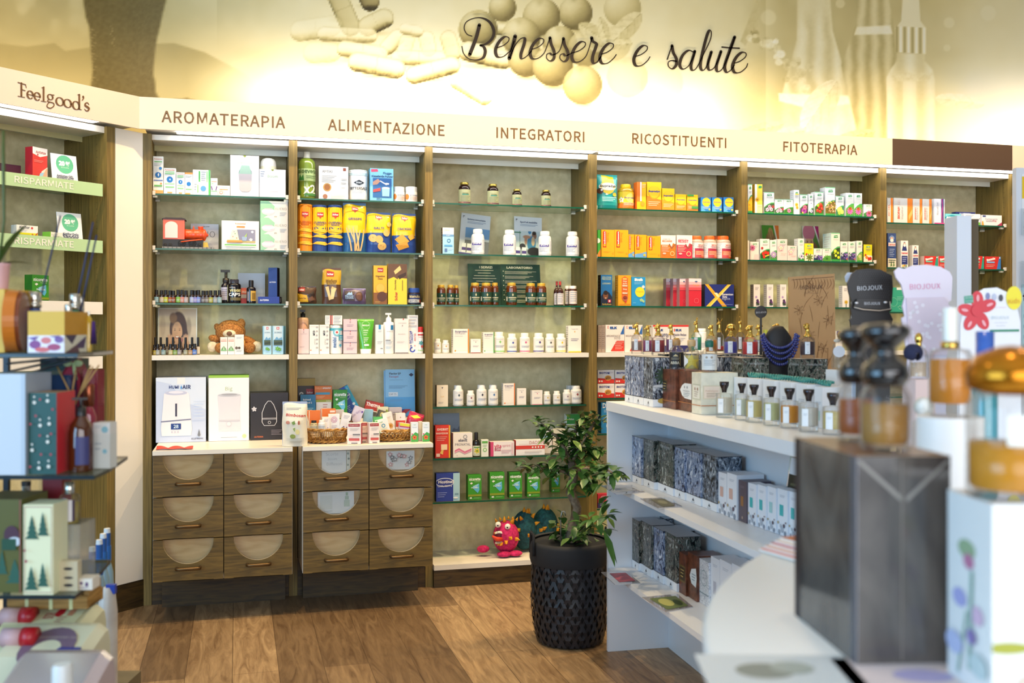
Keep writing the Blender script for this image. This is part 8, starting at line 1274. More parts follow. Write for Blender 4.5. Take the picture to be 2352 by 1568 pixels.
for a in (PI*1.02, -.02): mb = MB(); mb.tube([(rt*math.cos(a)+.01*math.cos(a), rt*math.sin(a)-.04, hB*.9), (rt*math.cos(a)*1.04, rt*math.sin(a)-.03, hB+.045), (rt*math.cos(a)*1.02, rt*math.sin(a)+.02, hB+.05), (rt*math.cos(a), rt*math.sin(a)+.04, hB*.9)], .007, P('141518', .8), 7); mb.obj('handle', bk_)
MB().lathe([(0, hB-.045), (rt-.02, hB-.05)], noisemat('soil', '17110b', '33261a', nscale=60, rough=1), 30, cap=False).obj('soil', t)
xx = lambda px, py, dy=0.0: (float((C0+ray(px, py)*(dP+dy)-PC)[0]), float((C0+ray(px, py)*(dP+dy)-PC)[1]), float((C0+ray(px, py)*(dP+dy))[2]))
BARK = noisemat('ficus_bark', '5a4a3a', '8a7a64', nscale=40, rough=.9, bump=.6)
mb = MB(); mb.tube([xx(1312, 1290), xx(1316, 1215, -.01), xx(1326, 1165, .02), xx(1310, 1130, .0), xx(1318, 1095, -.01), xx(1312, 1062)], [.03, .026, .019, .021, .02, .016], BARK, 12)
br = [[(1312, 1065), (1330, 1030), (1348, 1000)], [(1312, 1062), (1296, 1030), (1280, 1004), (1258, 985), (1240, 968)], [(1308, 1090), (1285, 1078), (1258, 1080), (1232, 1068), (1214, 1072)], [(1316, 1070), (1318, 1020), (1322, 985), (1330, 965)], [(1318, 1085), (1350, 1075), (1378, 1082), (1394, 1078), (1410, 1088)], [(1348, 1000), (1362, 975), (1374, 955)], [(1330, 1035), (1352, 1030), (1366, 1032), (1380, 1035)], [(1320, 1110), (1345, 1108), (1362, 1112)], [(1314, 1250), (1330, 1225), (1352, 1205), (1378, 1190)], [(1314, 1260), (1300, 1235), (1306, 1195)]]
tips = []
for i, b_ in enumerate(br):
    dy = -.58 if i == 4 else (-.42 if i == 8 else ((i*37) % 7-3)*.022); pts = [xx(x, y, dy*q/len(b_)) for q, (x, y) in enumerate(b_)]; mb.tube(pts, [.010-.0075*q/(len(b_)-1) for q in range(len(b_))], BARK, 6)
    for q in range(1, len(b_)):
        for s in range(3): f = (s+1)/3; tips.append([pts[q-1][e]*(1-f)+pts[q][e]*f for e in range(3)])
mb.obj('trunk', t)
LEAF = noisemat('ficus_leaf', '24461f', '4c7832', nscale=7, rough=.3); LEAFB = noisemat('ficus_leaf_pale', '40602a', '7c9a48', nscale=7, rough=.35); rr = random.Random(11); mb = MB()
def leafm(p, dirv, L_, w_, m, droop=.25):
    d = Vector(dirv).normalized(); up = Vector((0, 0, 1)); s = d.cross(up); s = s.normalized() if s.length > .1 else Vector((1, 0, 0)); nrm = s.cross(d); vs = []
    prf = [(0, .02), (.18, .62), (.42, 1), (.68, .8), (.88, .35), (1, .02)]
    for f, w in prf: c = Vector(p)+d*L_*f-up*droop*L_*f*f; vs += [c-s*w_*w+nrm*w_*w*.3, c, c+s*w_*w+nrm*w_*w*.3]
    mb.add(vs, [(3*i+j, 3*i+j+1, 3*i+j+4, 3*i+j+3) for i in range(5) for j in range(2)], m, True)
for p in tips:
    for q in range(7): a = rr.uniform(0, 2*PI); leafm((p[0]+rr.gauss(0, .03), p[1]+rr.gauss(0, .016), p[2]+rr.gauss(0, .014)), (math.cos(a), math.sin(a), rr.uniform(-.9, .9)), rr.uniform(.042, .064), rr.uniform(.012, .018), LEAF if rr.random() < .75 else LEAFB)
for x, y, sx_, sy_ in ((1352, 1205, .2, .6), (1382, 1190, .3, .2), (1384, 1215, .2, -.6), (1380, 1160, .1, .9), (1340, 1225, -.3, .8), (1300, 1200, -.3, .9), (1345, 1240, .3, -.9), (1316, 1250, -.1, -.9), (1330, 1215, .1, .9), (1296, 1250, -.5, -.5), (1360, 1240, .5, -.6), (1374, 1210, .3, .5), (1382, 1178, .2, .9), (1325, 1255, .2, -.9)):
    for q in range(2): leafm(xx(x+rr.uniform(-8, 8), y+rr.uniform(-6, 6), rr.uniform(-.08, .02)-(.42 if x > 1370 else 0)), (sx_+rr.uniform(-.2, .2), rr.uniform(-.8, .3), sy_), rr.uniform(.085, .12), rr.uniform(.014, .02), LEAF, .4)
mb.obj('foliage', t); mb = MB(); mb.tube([xx(1288, 1300, -.08), xx(1288, 1190, -.08), xx(1291, 1174, -.08), xx(1297, 1174, -.08), xx(1299, 1184, -.08)], .003, P('9a9a98', .3, .9), 6); mb.obj('wire_hook', t)
# ================================================================ round display table in front and what stands on it
ZR = .95
t = tag(empty('display_table', (1.71, .743, 0)), 'large round-ended white display table before the counter', 'table')
MB().lathe([(0, ZR-.04), (1.20, ZR-.04), (1.222, ZR-.035), (1.223, ZR-.008), (1.215, ZR), (0, ZR)], P('eeece8', .3), 96, cap=False).obj('table_top', t); MB().lathe([(.5, 0), (.5, .03), (.12, .05), (.1, ZR-.04)], P('e4e2de', .4), 40).obj('pedestal', t)
def frm(pn, pl, pr, yt, Z, mat, label, name='perfume_box', dec='', ldec='', tmat=None, zb=None):
    """carton from three base corners in the picture: near, far end of its left face, end of its front face"""
    N_, L_, R_ = (atZ(*q, Z) for q in (pn, pl, pr)); h_ = zat(yt, depth(N_))-Z; ax = R_-N_; ax[2] = 0; w_ = np.linalg.norm(ax); ax /= w_; ay = np.array([-ax[1], ax[0], 0]); dp = max(.03, float((L_-N_)@ay)); c_ = N_+ax*w_/2
    mb = MB(); mb.box(-w_/2, w_/2, 0, dp, 0, h_, mat, faces={'t': tmat} if tmat else None)
    if dec: decals(mb, flat(w_, h_), dec)
    if ldec: decals(mb, side(dp, h_, -w_/2, 0), ldec)
    return tag(mb.obj(name, loc=(c_[0], c_[1], Z+.001), rz=math.atan2(ax[1], ax[0])), label, 'box'), N_, ax, ay, w_, dp, Z+.001+h_
WRAP = noisemat('film_wrapped_grey', '45413f', '67615b', scale=(1, 1, .5), nscale=9, dist=1.5, rough=.12)
o, N_, ax, ay, w_, dp, zt1 = frm((1966, 1530), (1905, 1411), (2183, 1526), 1050, ZR, WRAP, 'tall film-wrapped dark grey perfume carton on the round table', tmat=P('8a6e54', .3), dec='p 8a857e .0 .98 .05 .98 .5 .8 .48 .78;p 8a857e 1 .98 .95 .98 .52 .8 .54 .78;r .475 .02 .49 .98 7a746c;r .0 0 .012 1 8a8a92', ldec='r 0 0 .1 1 1c1a24;r .93 0 1 1 5a5a60')
BK = P('0b0b10', .08, coat=1.0)
def capped(px, d_, wp, Z, yt, label, lq):
    c_ = C0+ray(px, 800)*d_; k = d_/FPX; H = zat(yt, d_)-Z; r = wp*k/2; t = tag(empty('perfume_bottle', (c_[0], c_[1], Z+.001)), label, 'bottle')
    MB().lathe([(r*.9, 0), (r, .004), (r, H*.22), (r*1.02, H*.42), (r*.8, H*.5), (r*.4, H*.53)], GLASSC, 28).obj('glass_body', t); MB().lathe([(r*.85, H*.06), (r*.92, H*.1), (r*.92, H*.36), (0, H*.37)], G(lq, .75, .2, 0), 24).obj('liquid', t)
    MB().lathe([(r*.45, H*.5), (r*.82, H*.51), (r*.98, H*.58), (r*.9, H*.66), (r*.55, H*.71), (r*.42, H*.75), (r*.44, H*.8), (r*.75, H*.85), (r*.98, H*.9), (r*1.0, H*.95), (r*.8, H*.985), (0, H)], BK, 32).obj('cap', t)
ctr = N_+ax*w_*.36+ay*dp*.25; d1 = depth(ctr)
capped(2033, d1, 112, zt1, 742, 'amber perfume bottle with mushroom-shaped glossy black cap, on the dark carton', 'c08a3a'); ctr = N_+ax*w_*.1+ay*dp*.72; capped(1967, depth(N_+ax*w_*.22+ay*dp*.78), 84, zt1, 752, 'orange perfume bottle with glossy black cap, rear one on the dark carton', 'c0601a')
FLO = 'e .45 .72 .2 .05 9ab08a;e .5 .66 .12 .04 c07a9a;e .3 .45 .16 .05 a8a8d8;e .7 .4 .14 .05 d8b8d0;p 8ab0a0 .5 .1 .56 .1 .62 .62 .56 .62;p a0c0b0 .25 .05 .3 .05 .5 .4 .46 .4;e .2 .2 .2 .06 b8c0e0;e .75 .15 .2 .06 c0d0d0;e .6 .28 .1 .04 8a7ab0'
pn = (2279, 1620); pl = (2176, 1545); o, N2, ax2, ay2, w2, dp2, zt2 = frm(pn, pl, (2460, 1618), 1160, ZR, P('ecebe8', .35), 'white carton with watercolour flowers at the table edge', ldec=FLO, dec='e .2 .28 .3 .03 a8a83a;e .5 .1 .2 .05 d8c8b8')
c2 = N2+ax2*w2*.5+ay2*dp2*.4; d2 = depth(c2); r = .047; H = zat(795, d2)-zt2; t = tag(empty('perfume_bottle', (c2[0], c2[1], zt2+.001)), 'big round bottle of golden perfume with domed gold cap', 'bottle')
MB().lathe([(r*.92, 0), (r, .006), (r, H*.6), (r*.85, H*.68), (r*.4, H*.7)], GLASSC, 30).obj('glass_body', t); MB().lathe([(r*.86, H*.06), (r*.93, H*.08), (r*.93, H*.36), (0, H*.37)], G('f0a008', .8, .2, 0), 26).obj('liquid', t); MB().lathe([(r*.6, H*.68), (r*.98, H*.72), (r*1.02, H*.82), (r*.8, H*.93), (r*.3, H*.99), (0, H)], P('c07a1a', .2, .8), 30).obj('cap', t); mb = MB(); decals(mb, cyl(r*1.01, H*.36, H*.2, 1.6), 'r 0 0 1 1 ece8dc;l c8b080 2 .2 .8 .6 .2', curved=1); mb.obj('label', t)
cw = C0+ray(2182, 1000)*1.62; zc = zat(963, 1.62-.055); t = tag(MB().lathe([(.05, 0), (.05, zc-ZR-.001)], P('f2f1ef', .4), 40).obj('display_plinth', loc=(cw[0], cw[1], ZR+.001)), 'white cylindrical plinth under the white-capped amber bottle', 'plinth')
H = zat(708, 1.62)-zc; r = .0325; t = tag(empty('perfume_bottle', (cw[0], cw[1], zc+.001), rz=-.3), 'square-shouldered amber bottle with tall white cap on the plinth', 'bottle')
MB().lathe([(r*.9, 0), (r*.98, .005), (r, H*.56), (r*.9, H*.61), (r*.4, H*.63)], GLASSC, 28).obj('glass_body', t); MB().lathe([(r*.84, H*.12), (r*.92, H*.14), (r*.92, H*.52), (0, H*.53)], G('e89010', .8, .2, 0), 24).obj('liquid', t); MB().lathe([(r*.38, H*.62), (r*.42, H*.63), (r*.42, H*.68), (r*.3, H*.69)], GOLD, 18).obj('collar', t); MB().lathe([(r*.34, H*.69), (r*.34, H*.985), (r*.3, H)], P('efeee6', .3), 18).obj('cap', t)
cb = C0+ray(2262, 950)*1.78; H = zat(762, 1.78)-ZR; r = .021; t = tag(empty('perfume_bottle', (cb[0], cb[1], ZR+.001)), 'tall slim turquoise and blue bottle behind the plinth', 'bottle'); MB().lathe([(r, 0), (r, H*.8), (r*.6, H*.84), (r*.6, H*.86)], G('2a9aa8', .75, .06), 22).obj('glass_body', t); MB().lathe([(r*.7, H*.86), (r*.72, H), (0, H)], P('2a5ab0', .2, coat=.6), 18).obj('cap', t); MB().lathe([(r*1.02, 0), (r*1.02, H*.2)], P('1f4fb0', .2, coat=.5), 22, cap=False).obj('base_band', t)
cp = C0+ray(2122, 935)*1.86; t = tag(empty('perfume_bottle', (cp[0], cp[1], ZR+.001)), 'squat bottle topped by a pearly faceted ball', 'bottle'); zz0 = zat(958, 1.86)-ZR; MB().lathe([(.022, 0), (.024, .01), (.02, max(.03, zz0-.01)), (.008, zz0)], GLASSC, 20).obj('glass_body', t); MB().ball((0, 0, zz0+.018), .018, noisemat('pearl', 'b8b4a8', 'f0ece4', nscale=60, rough=.15), 14, 10).obj('stopper', t)
mb = MB()
for i, c_ in enumerate(('d86a3a', 'e0a070', 'c8503a', 'e8c8a8', 'b8603a')): mb.box(-.07+.012*i, .06-.006*i, -.05+.004*i, .05, .0015+.004*i, .0055+.004*i, P('f0ece6', .4), faces={'t': P(c_, .4)})
c_ = atZ(1856, 1270, ZR); tag(mb.obj('leaflet_stack', loc=(c_[0], c_[1], ZR), rz=.2), 'small pile of orange printed leaflets at the table edge', 'leaflets')
for px, py, c_, lb, sp in ((1790, 1545, 'd4dadc', 'pale grey printed card lying on the white table', 'e .4 .5 .2 .25 8a9088;e .6 .6 .15 .2 a8b0a8'), (2120, 1556, 'e4d4d2', 'pale pink printed card lying before the dark carton', 'e .5 .5 .2 .2 b0a8d0')):
    q = atZ(px, py, ZR); mb = MB().box(-.09, .09, -.06, .06, 0, .0012, P(c_, .4)); decals(mb, (lambda u, v, l: ((u-.5)*.17, (v-.5)*.11, .0012+EPS*l), .17, .11), sp); tag(mb.obj('printed_card', loc=(q[0], q[1], ZR+.001), rz=-.3), lb, 'card')
# tall white post and leaflet stand beyond the counter
d_ = 3.45; a, b_ = C0+ray(2198, 700)*d_, C0+ray(2231, 700)*d_; w_ = np.linalg.norm((b_-a)[:2]); c_ = (a+b_)/2
t = tag(empty('display_post', (c_[0], c_[1], 0), rz=-YAW), 'slim tall white display post with mirrored side beyond the counter', 'post'); zt = zat(495, d_); MB().box(-w_/2, w_/2, 0, .10, 0, zt, P('e6ebf4', .35)).obj('upright', t); MB().box(w_/2+.001, w_/2+.03, .012, .10, 0, zt-.01, P('8a7a62', .08, .5)).obj('mirror_side', t); MB().box(-.12, .12, -.03, .16, 0, .012, P('d8dce4', .4)).obj('foot_plate', t)  # mirror side carries the brown it reflects as its own colour
d_ = 3.9; a, b_ = C0+ray(2334, 700)*d_, C0+ray(2440, 700)*d_; w_ = np.linalg.norm((b_-a)[:2]); c_ = (a+b_)/2; t = tag(empty('leaflet_stand', (c_[0], c_[1], 0), rz=-YAW), 'white leaflet stand with clear pockets at the shop end', 'stand')
z0, z1 = .0, zat(385, d_); MB().box(-w_/2, w_/2, 0, .03, z0, z1, P('dfe3ea', .4)).obj('back_board', t)
for yt, yb, sp in ((400, 540, 'r 0 .6 .6 .96 f0c81a;t W .2 .3 .3 0 2a2a30;l 8a8a90 2 .05 .9 .12 .06;c .5 .78 .14 1a1a1a'), (460, 660, '')):
    mb = MB(); za, zb = zat(yb, d_), zat(yt, d_); mb.box(-w_/2+.02, w_/2-.02, -.004, -.001, za, zb, P('f0f2f4', .4) if sp else P('b8dce4', .4)); decals(mb, flat(w_-.04, zb-za, -.004, None, za), sp or 't ti .12 .85 .2 0 2a2a30;l 5a9ab0 4 .05 .9 .62 .12;l 8a9aa0 8 .05 .9 .3 .035'); mb.obj('leaflet', t) if sp else mb.obj('leaflet', t, loc=(0, 0, -.32))
    MB().box(-w_/2+.01, w_/2-.01, -.02, -.016, za, za+.1, G('f4f8fa', .1)).obj('clear_pocket', t)
# ================================================================ goods on the angled shelves
def KL(look, x0, x1, yt, Z, o_, col, dec='', dp=.045, sc=None, rz=0, rx=0, mat=None, name='medicine_box', cat='box', label=None):
    a, b_ = onL(x0, yt, o_), onL(x1, yt, o_); sa_, sb_ = (a-BL)@DL, (b_-BL)@DL; w_ = abs(sa_-sb_); c_ = Lp((sa_+sb_)/2, o_, 0); h_ = zat(yt, depth((c_[0], c_[1], 1)))-Z; mb = MB(); mb.box(-w_/2, w_/2, 0, dp, 0, h_, mat or P(col, .42), faces={'l': P(sc, .42), 'r': P(sc, .42)} if sc else None); decals(mb, flat(w_, h_), dec)
    return tag(mb.obj(name, loc=(c_[0], c_[1], Z+.0012), rot=(math.radians(rx), 0, RL+math.radians(rz))), look, cat)
KL('red and white vein tonic carton on the upper angled shelf', 72, 111.5, 340, LZ[0], .06, 'd0342a', 'p f2eae4 0 .8 .5 .72 1 .8 1 1 0 1;t Antistax .56 .86 .7 0 9a3040;c .34 .78 .05 c03040;p f0d8cc .4 0 1 0 1 .45 .6 .3;p 9cc8e0 .4 .1 .8 .04 .9 .3 .5 .24;p e0a888 .6 .1 .9 .4 1 .4 .9 .05;l e89088 2 .08 .7 .6 .04', rz=12, sc='b01f2c')
S20 = 'r 0 0 1 1 eceef0;c .52 .66 .34 5fb890;t 20_%% .52 .69 .48 0 f4f8f4 0 .03;t di_sconto .52 .56 .3 0 e0f0e8 0 0;t %s .5 .26 .66 0 4a4f6a;t %s .5 .18 .66 0 4a4f6a;l c0c4cc 1 .2 .7 .1 .03'
for i, (a, b_, yt, z, t1, t2, lb) in enumerate(((121, 180, 354, LZ[0], 'Antistax_GEL', 'RINFRESCANTE', 'beside the red vein tonic carton'), (135, 191, 488, LZ[1], 'Algifor_Dolo', 'Sandoz', 'on the lower green-railed shelf'))): KL('white discount card with green disc '+lb, a, b_, yt, z, .05, 'eef0f2', S20 % (t1, t2), dp=.003, rx=-8, name='discount_card', cat='card')
KL('white and yellow painkiller carton with red check mark', 38, 87, 518, LZ[1], .06, 'f0eee6', 'r 0 0 1 .46 e4dc1c;t Algifor .36 .82 .5 0 5a5a64 0 .01;c .72 .82 .05 d04040;p c83a3a .7 .4 .76 .4 .8 .22 .96 .5 1 .5 .82 .08;l b8a81a 2 .1 .6 .3 .1;l b8b8bc 2 .1 .5 .64 .08', sc='e0ddd2'); KL('white and green tablet carton before the discount card', 112, 147, 534, LZ[1], .03, 'f0f0ea', 'r 0 0 .06 1 8cc83a;t Sandoz .46 .5 .5 0 6a8a5a 0 0;t 10_mg .78 .5 .3 0 6ab03a 0 0;l b0b8a8 1 .1 .6 .7 .1;p 6a9a3a .7 0 1 0 1 .3', rz=14, sc='7ac03a')
KL('green nicotine gum carton on the angled shelving', 70, 116, 632, LZ[2], .08, '3f9a2c', NIC, rz=14, sc='2f7a20', name='gum_box'); KL('plum gift carton behind the green bottle on the angled shelf', 0, 48, 378, LZ[0], .12, '4a2034', 'l 7a4a5c 3 .1 .9 .3 .12', dp=.1)
# ================================================================ glass display stand at the left with gifts, and canisters below
def at(px, py, d_): return C0+ray(px, py)*d_
ED = 2.12; ZE = [zat(y, ED) for y in (812, 1092, 1367)]
p0, p1 = at(-160, 800, ED), at(217, 800, ED); t = tag(empty('glass_etagere', (p1[0], p1[1], 0), rz=-YAW), 'glass gift stand with dark-edged shelves at the shop corner', 'display stand'); wE = float((p1-p0)@RV)
EG = P('1d2a30', .2)
for i, z in enumerate(ZE):
    mb = MB(); xr = (-.035, .0, -.04)[i]; n = [(-wE, 0), (xr, 0), (xr-.012, .11), (xr-.055, .33), (-wE, .33)]; vs = [(x, y, z-.008) for x, y in n]+[(x, y, z) for x, y in n]
    mb.add(vs, [(4, 3, 2, 1, 0), (5, 6, 7, 8, 9)], G('cfe4dc', .12, .03, .1)); mb.add(vs, [(q, (q+1) % 5, 5+(q+1) % 5, 5+q) for q in range(5)], EG); mb.obj('glass_shelf', t)
for x, y in ((-wE+.02, .17), (-wE+.02, .05), (-wE+.02, .28)): MB().box(x-.006, x+.006, y-.006, y+.006, 0, ZE[0]+.1, P('2a2c30', .3, .6)).obj('post', t)
for i in range(3): MB().tube([(-wE+.02, .28, ZE[0]-.03-.02*i), (-.1+.02*i, .05, ZE[0]-.012)], .003, P('3a3a40', .3, .6), 6).obj('brace', t)
def KE(look, x0, x1, yt, Z, dd, col, dec='', dp=.08, rz=0, sc=None, rd='', tc=None, name='gift_box', cat='box', mat=None, yb=None):
    d_ = ED+dd; a, b_ = at(x0, 700, d_), at(x1, 700, d_); w_ = float((b_-a)@RV); c_ = (a+b_)/2; z0 = Z if yb is None else zat(yb, d_); h_ = zat(yt, d_)-z0; fc = {}
    if sc: fc['r'] = P(sc, .42)
    if tc: fc['t'] = P(tc, .42)
    mb = MB(); mb.box(-w_/2, w_/2, 0, dp, 0, h_, mat or P(col, .42), faces=fc); decals(mb, flat(w_, h_), dec)
    if rd: decals(mb, side(dp, h_, w_/2, 0, sgn=1), rd)
    return tag(mb.obj(name, loc=(c_[0], c_[1], z0+.0012), rz=-YAW+math.radians(rz)), look, cat)
def lathE(look, px, wp, yt, Z, dd, parts, name='bottle', cat='bottle'):
    """parts: (name, material, [(radius fraction, height fraction)...])"""
    d_ = ED+dd; c_ = at(px, 700, d_); r = wp*d_/FPX/2; H = zat(yt, d_)-Z; t = tag(empty(name, (c_[0], c_[1], Z+.0012)), look, cat)
    for n_, m, pf in parts: MB().lathe([(r*a, H*b_) for a, b_ in pf], m, 22).obj(n_, t)
    return t, r, H
Z0 = ZE[0]; LEAFP = 'r 0 0 1 .42 eceaf0;e .2 .2 .16 .1 8a4a8a;e .5 .3 .14 .08 d87a7a;e .72 .14 .18 .08 a84a70;e .4 .08 .2 .06 d86a6a;e .86 .32 .12 .08 7a5a9a;p 6a4a9a .0 .36 .3 .4 .2 .3;p 6a4a9a .6 .4 .9 .42 .8 .36'
KE('mustard gift carton with leaf-printed base on the stand', 64, 148, 716, Z0, .02, 'ddb23a', LEAFP, dp=.12, rd='r 0 0 1 .43 d8d4c0;p 3a3050 0 .43 .5 .43 .3 .2;p 4a3a60 .3 .1 .9 .4 .8 .1;p 5a3a4a .0 .0 .5 .2 .6 .0', sc='c08a1e'); KE('tall mustard carton at the stand edge', -60, 10, 665, Z0, .05, 'e0b43a', '', dp=.1); KE('tall mustard carton behind the round tin', 40, 57, 668, Z0, .14, 'd8a832', '', dp=.06)
d_ = ED+.07; c_ = at(33, 740, d_); t = tag(empty('round_tin', (c_[0], c_[1], Z0+.001)), 'orange patterned round tin standing on edge between mustard cartons', 'tin'); rT = (zat(668, d_)-Z0)/2; mb = MB(); n = 36
for x0, x1, rr_, m in ((-.012, .012, rT, P('c8701e', .3)), (.012, .02, rT*.96, P('7a3a1a', .3))): mb.add([(x, rr_*math.cos(2*PI*q/n), rT+rr_*math.sin(2*PI*q/n)) for x in (x0, x1) for q in range(n)], [(q, (q+1) % n, n+(q+1) % n, n+q) for q in range(n)]+[tuple(range(n, 2*n)), tuple(range(n))[::-1]], m)
mb.obj('tin_body', t)
SILV = P('c8c4b8', .18, .9)
for px, wp, yt, dd, gl, lb, sticks in ((79, 34, 671, .16, '3a5aa8', 'blue reed diffuser with silver cap and one navy reed', [((84, 671), (139, 495))]), (172, 26, 676, .17, '1f8a6a', 'green reed diffuser with silver cap and two navy reeds', [((169, 676), (214, 510)), ((182, 676), (222, 540))]), (186, 16, 683, .22, 'a83a3a', 'crimson diffuser with small silver cap', []), (157, 18, 700, .12, '2a4a8a', 'small dark blue diffuser with silver cap', [])):
    t, r, H = lathE(lb, px, wp*1.15, yt, Z0, dd, [('glass_body', G(gl, .7, .06), [(.95, 0), (1, .05), (1, .62), (.6, .72)]), ('cap', SILV, [(.62, .72), (.8, .73), (.8, .8), (.72, .81), (.8, .84), (.8, .98), (.7, 1)])], 'reed_diffuser', 'diffuser')
    for s in sticks:
        a, b_ = at(*s[0], ED+dd), at(*s[1], ED+dd+.02); mb = MB(); base = np.array([*t.location]); mb.tube([a-base-np.array([0, 0, .05]), b_-base], .0022, P('2c3454', .6), 6); mb.obj('reed', t)
t, r, H = lathE('small yellow bottle with purple tassel at the shelf corner', 204, 14, 716, Z0, .14, [('glass_body', G('d8b02a', .8), [(.9, 0), (1, .1), (1, .8), (.4, .9)]), ('cap', SILV, [(.4, .9), (.4, 1)])]); MB().lathe([(.003, -.0), (.008, -.05), (.004, 0)], P('4a2a7a', .8), 10).obj('tassel', t, loc=(r*1.3, 0, H*.75))
# orchid
d_ = ED+.1; c_ = at(-2, 640, d_); zP = zat(665, d_); t = tag(empty('potted_orchid', (c_[0], c_[1], zP+.001)), 'orchid in a pink pot with broad green leaves at the shop corner', 'plant'); MB().lathe([(.018, 0), (.022, .05), (.024, .056), (.02, .056)], P('d8a8a8', .5), 20).obj('pot', t); mb = MB()
for dx_, dy_, dz_, L_, w_ in ((.5, -.1, .9, .12, .018), (.9, .1, .15, .07, .012), (-.6, 0, .5, .1, .016)): leafm((0, 0, .055), (dx_, dy_, dz_), L_, w_, LEAF, .15)
mb.obj('leaves', t); q = at(8, 300, d_)-np.array(t.location); MB().tube([(0, 0, .05), (.01, 0, .15), tuple(at(8, 390, d_)-np.array(t.location)), tuple(q)], [.003, .003, .004, .003], P('4a5a24', .5), 6).obj('flower_stem', t)
Z1 = ZE[1]
KE('white-blue gift carton at the stand middle shelf edge', -40, 58, 860, Z1, .0, 'c6d0da', 'r .9 0 1 1 b4c2d0', dp=.12, sc='a4b2c2'); KE('green gift carton printed with small snowmen and hearts', 66, 130, 903, Z1, .01, '24504c', ''.join('c %g %g .06 e8e4d8;c %g %g .035 e8e4d8;' % (u, v, u, v+.07) for u, v in ((.2, .88), (.68, .9), (.42, .6), (.75, .62), (.7, .4), (.15, .3), (.4, .08), (.75, .1)))+''.join('c %g %g .04 b83a44;' % q for q in ((.45, .92), (.9, .8), (.3, .72), (.85, .5), (.45, .48), (.12, .62), (.5, .25), (.85, .25), (.12, .1))), dp=.09, sc='c8303a', tc='c89a6a')
KE('dark green upright gift carton with gilt lettering', 92, 180, 824, Z1, .27, '173a34', 't GOUTAL .52 .86 .42 0 b8a870 0 0;r .15 .66 .4 .7 b03a3a;c .3 .74 .05 d8c8a0;c .5 .5 .06 b89a5a;c .2 .4 .05 a03a3a;c .7 .3 .05 b89a5a', dp=.06); KE('blue glass candle in the stand', 109, 163, 862, Z1, .16, '243a66', '', dp=.03, name='candle', cat='candle', mat=G('2a4a7a', .7, .06)); KE('red and white carton behind the snowman carton', 63, 88, 872, Z1, .16, 'd8ccc8', 'r .2 .1 .7 .5 b83a3a', dp=.04)
d_ = ED+.2; c_ = at(163, 900, d_); t = tag(empty('gift_house', (c_[0], c_[1], Z1+.001), rz=-YAW), 'little crimson house-shaped gift box with green bow', 'box'); hw = 20*d_/FPX; zz1, zz2 = zat(862, d_)-Z1, zat(833, d_)-Z1; mb = MB(); mb.prism([(-hw, 0), (hw, 0), (hw, zz1), (0, zz2), (-hw, zz1)], 0, .05, P('a82a48', .5)); mb.obj('house_body', t); mb = MB(); mb.prism([(-hw-.004, zz1-.004), (0, zz2), (hw+.004, zz1-.004), (0, zz2+.008)], -.003, .053, P('8a2038', .5)); mb.obj('roof', t); mb = MB(); [mb.ball((.006+s*.012, -.004, zz2-.002), (.011, .005, .008), P('b8d0a0', .7), 10, 6) for s in (-1, 1)]; mb.tube([(.008, -.006, zz2), (.014, -.006, zz2-.04)], .004, P('b8d0a0', .7), 6); mb.obj('bow', t)
KE('clear-wrapped crimson gift carton by the corner post', 190, 224, 850, Z1, .2, 'a03a4c', 'l d0a0a8 2 .2 .8 .4 .1', dp=.04, mat=G('b04a5a', .6))
t, r, H = lathE('amber glass bottle with black pump dispenser', 186, 54, 914, Z1, .06, [('glass_body', G('5a2a08', .7, .05), [(.95, 0), (1, .04), (1, .52), (.85, .64), (.4, .74), (.38, .76)]), ('pump', P('141414', .35), [(.42, .75), (.44, .87), (.2, .88), (.14, .89), (.14, .985)])], 'pump_bottle'); MB().box(-r*.7, r*.5, -r*.14, r*.14, H*.97, H, P('141414', .35)).obj('pump_head', t); mb = MB(); decals(mb, cyl(r*1.01, H*.1, H*.38, 1.6), 'r .3 0 1 1 3a3a6a', curved=1); mb.obj('label', t)
t, r, H = lathE('small red glass diffuser with copper cap and pale reeds', 204, 34, 883, Z1, .17, [('glass_body', G('b03048', .65, .05), [(.9, 0), (1, .08), (1, .6), (.5, .72)]), ('cap', P('8a4a30', .25, .8), [(.5, .72), (.7, .74), (.72, .98), (.6, 1)])], 'reed_diffuser', 'diffuser'); mb = MB(); base = np.array([*t.location])
for a_, b_ in (((170, 920), (131, 841)), ((172, 930), (208, 838)), ((160, 950), (214, 842)), ((176, 915), (228, 838)), ((165, 905), (174, 850))): mb.tube([at(*a_, ED+.13)-base, at(*b_, ED+.15)-base], .002, P('b8945c', .7), 5)
mb.obj('reed', t)
KE('stacked white soap cartons in the clear angled holder, upper', 214, 252, 972, Z1, .1, 'e0e0dc', 'c .7 .4 .2 8ac0d0;l b0b8bc 2 .1 .5 .7 .15', dp=.04, yb=998); KE('stacked white soap cartons in the clear angled holder, lower', 214, 252, 998, Z1, .1, 'd8dcd8', 'c .7 .5 .14 8ac0d0;l b0b8bc 2 .1 .5 .7 .15', dp=.04)
Z2_ = ZE[2]; TREE = lambda u, v, s: ''.join('p 2a5a4a %g %g %g %g %g %g;' % (u-s*(1-.22*q), v+.055*q, u+s*(1-.22*q), v+.055*q, u, v+.055*q+.1) for q in range(4))
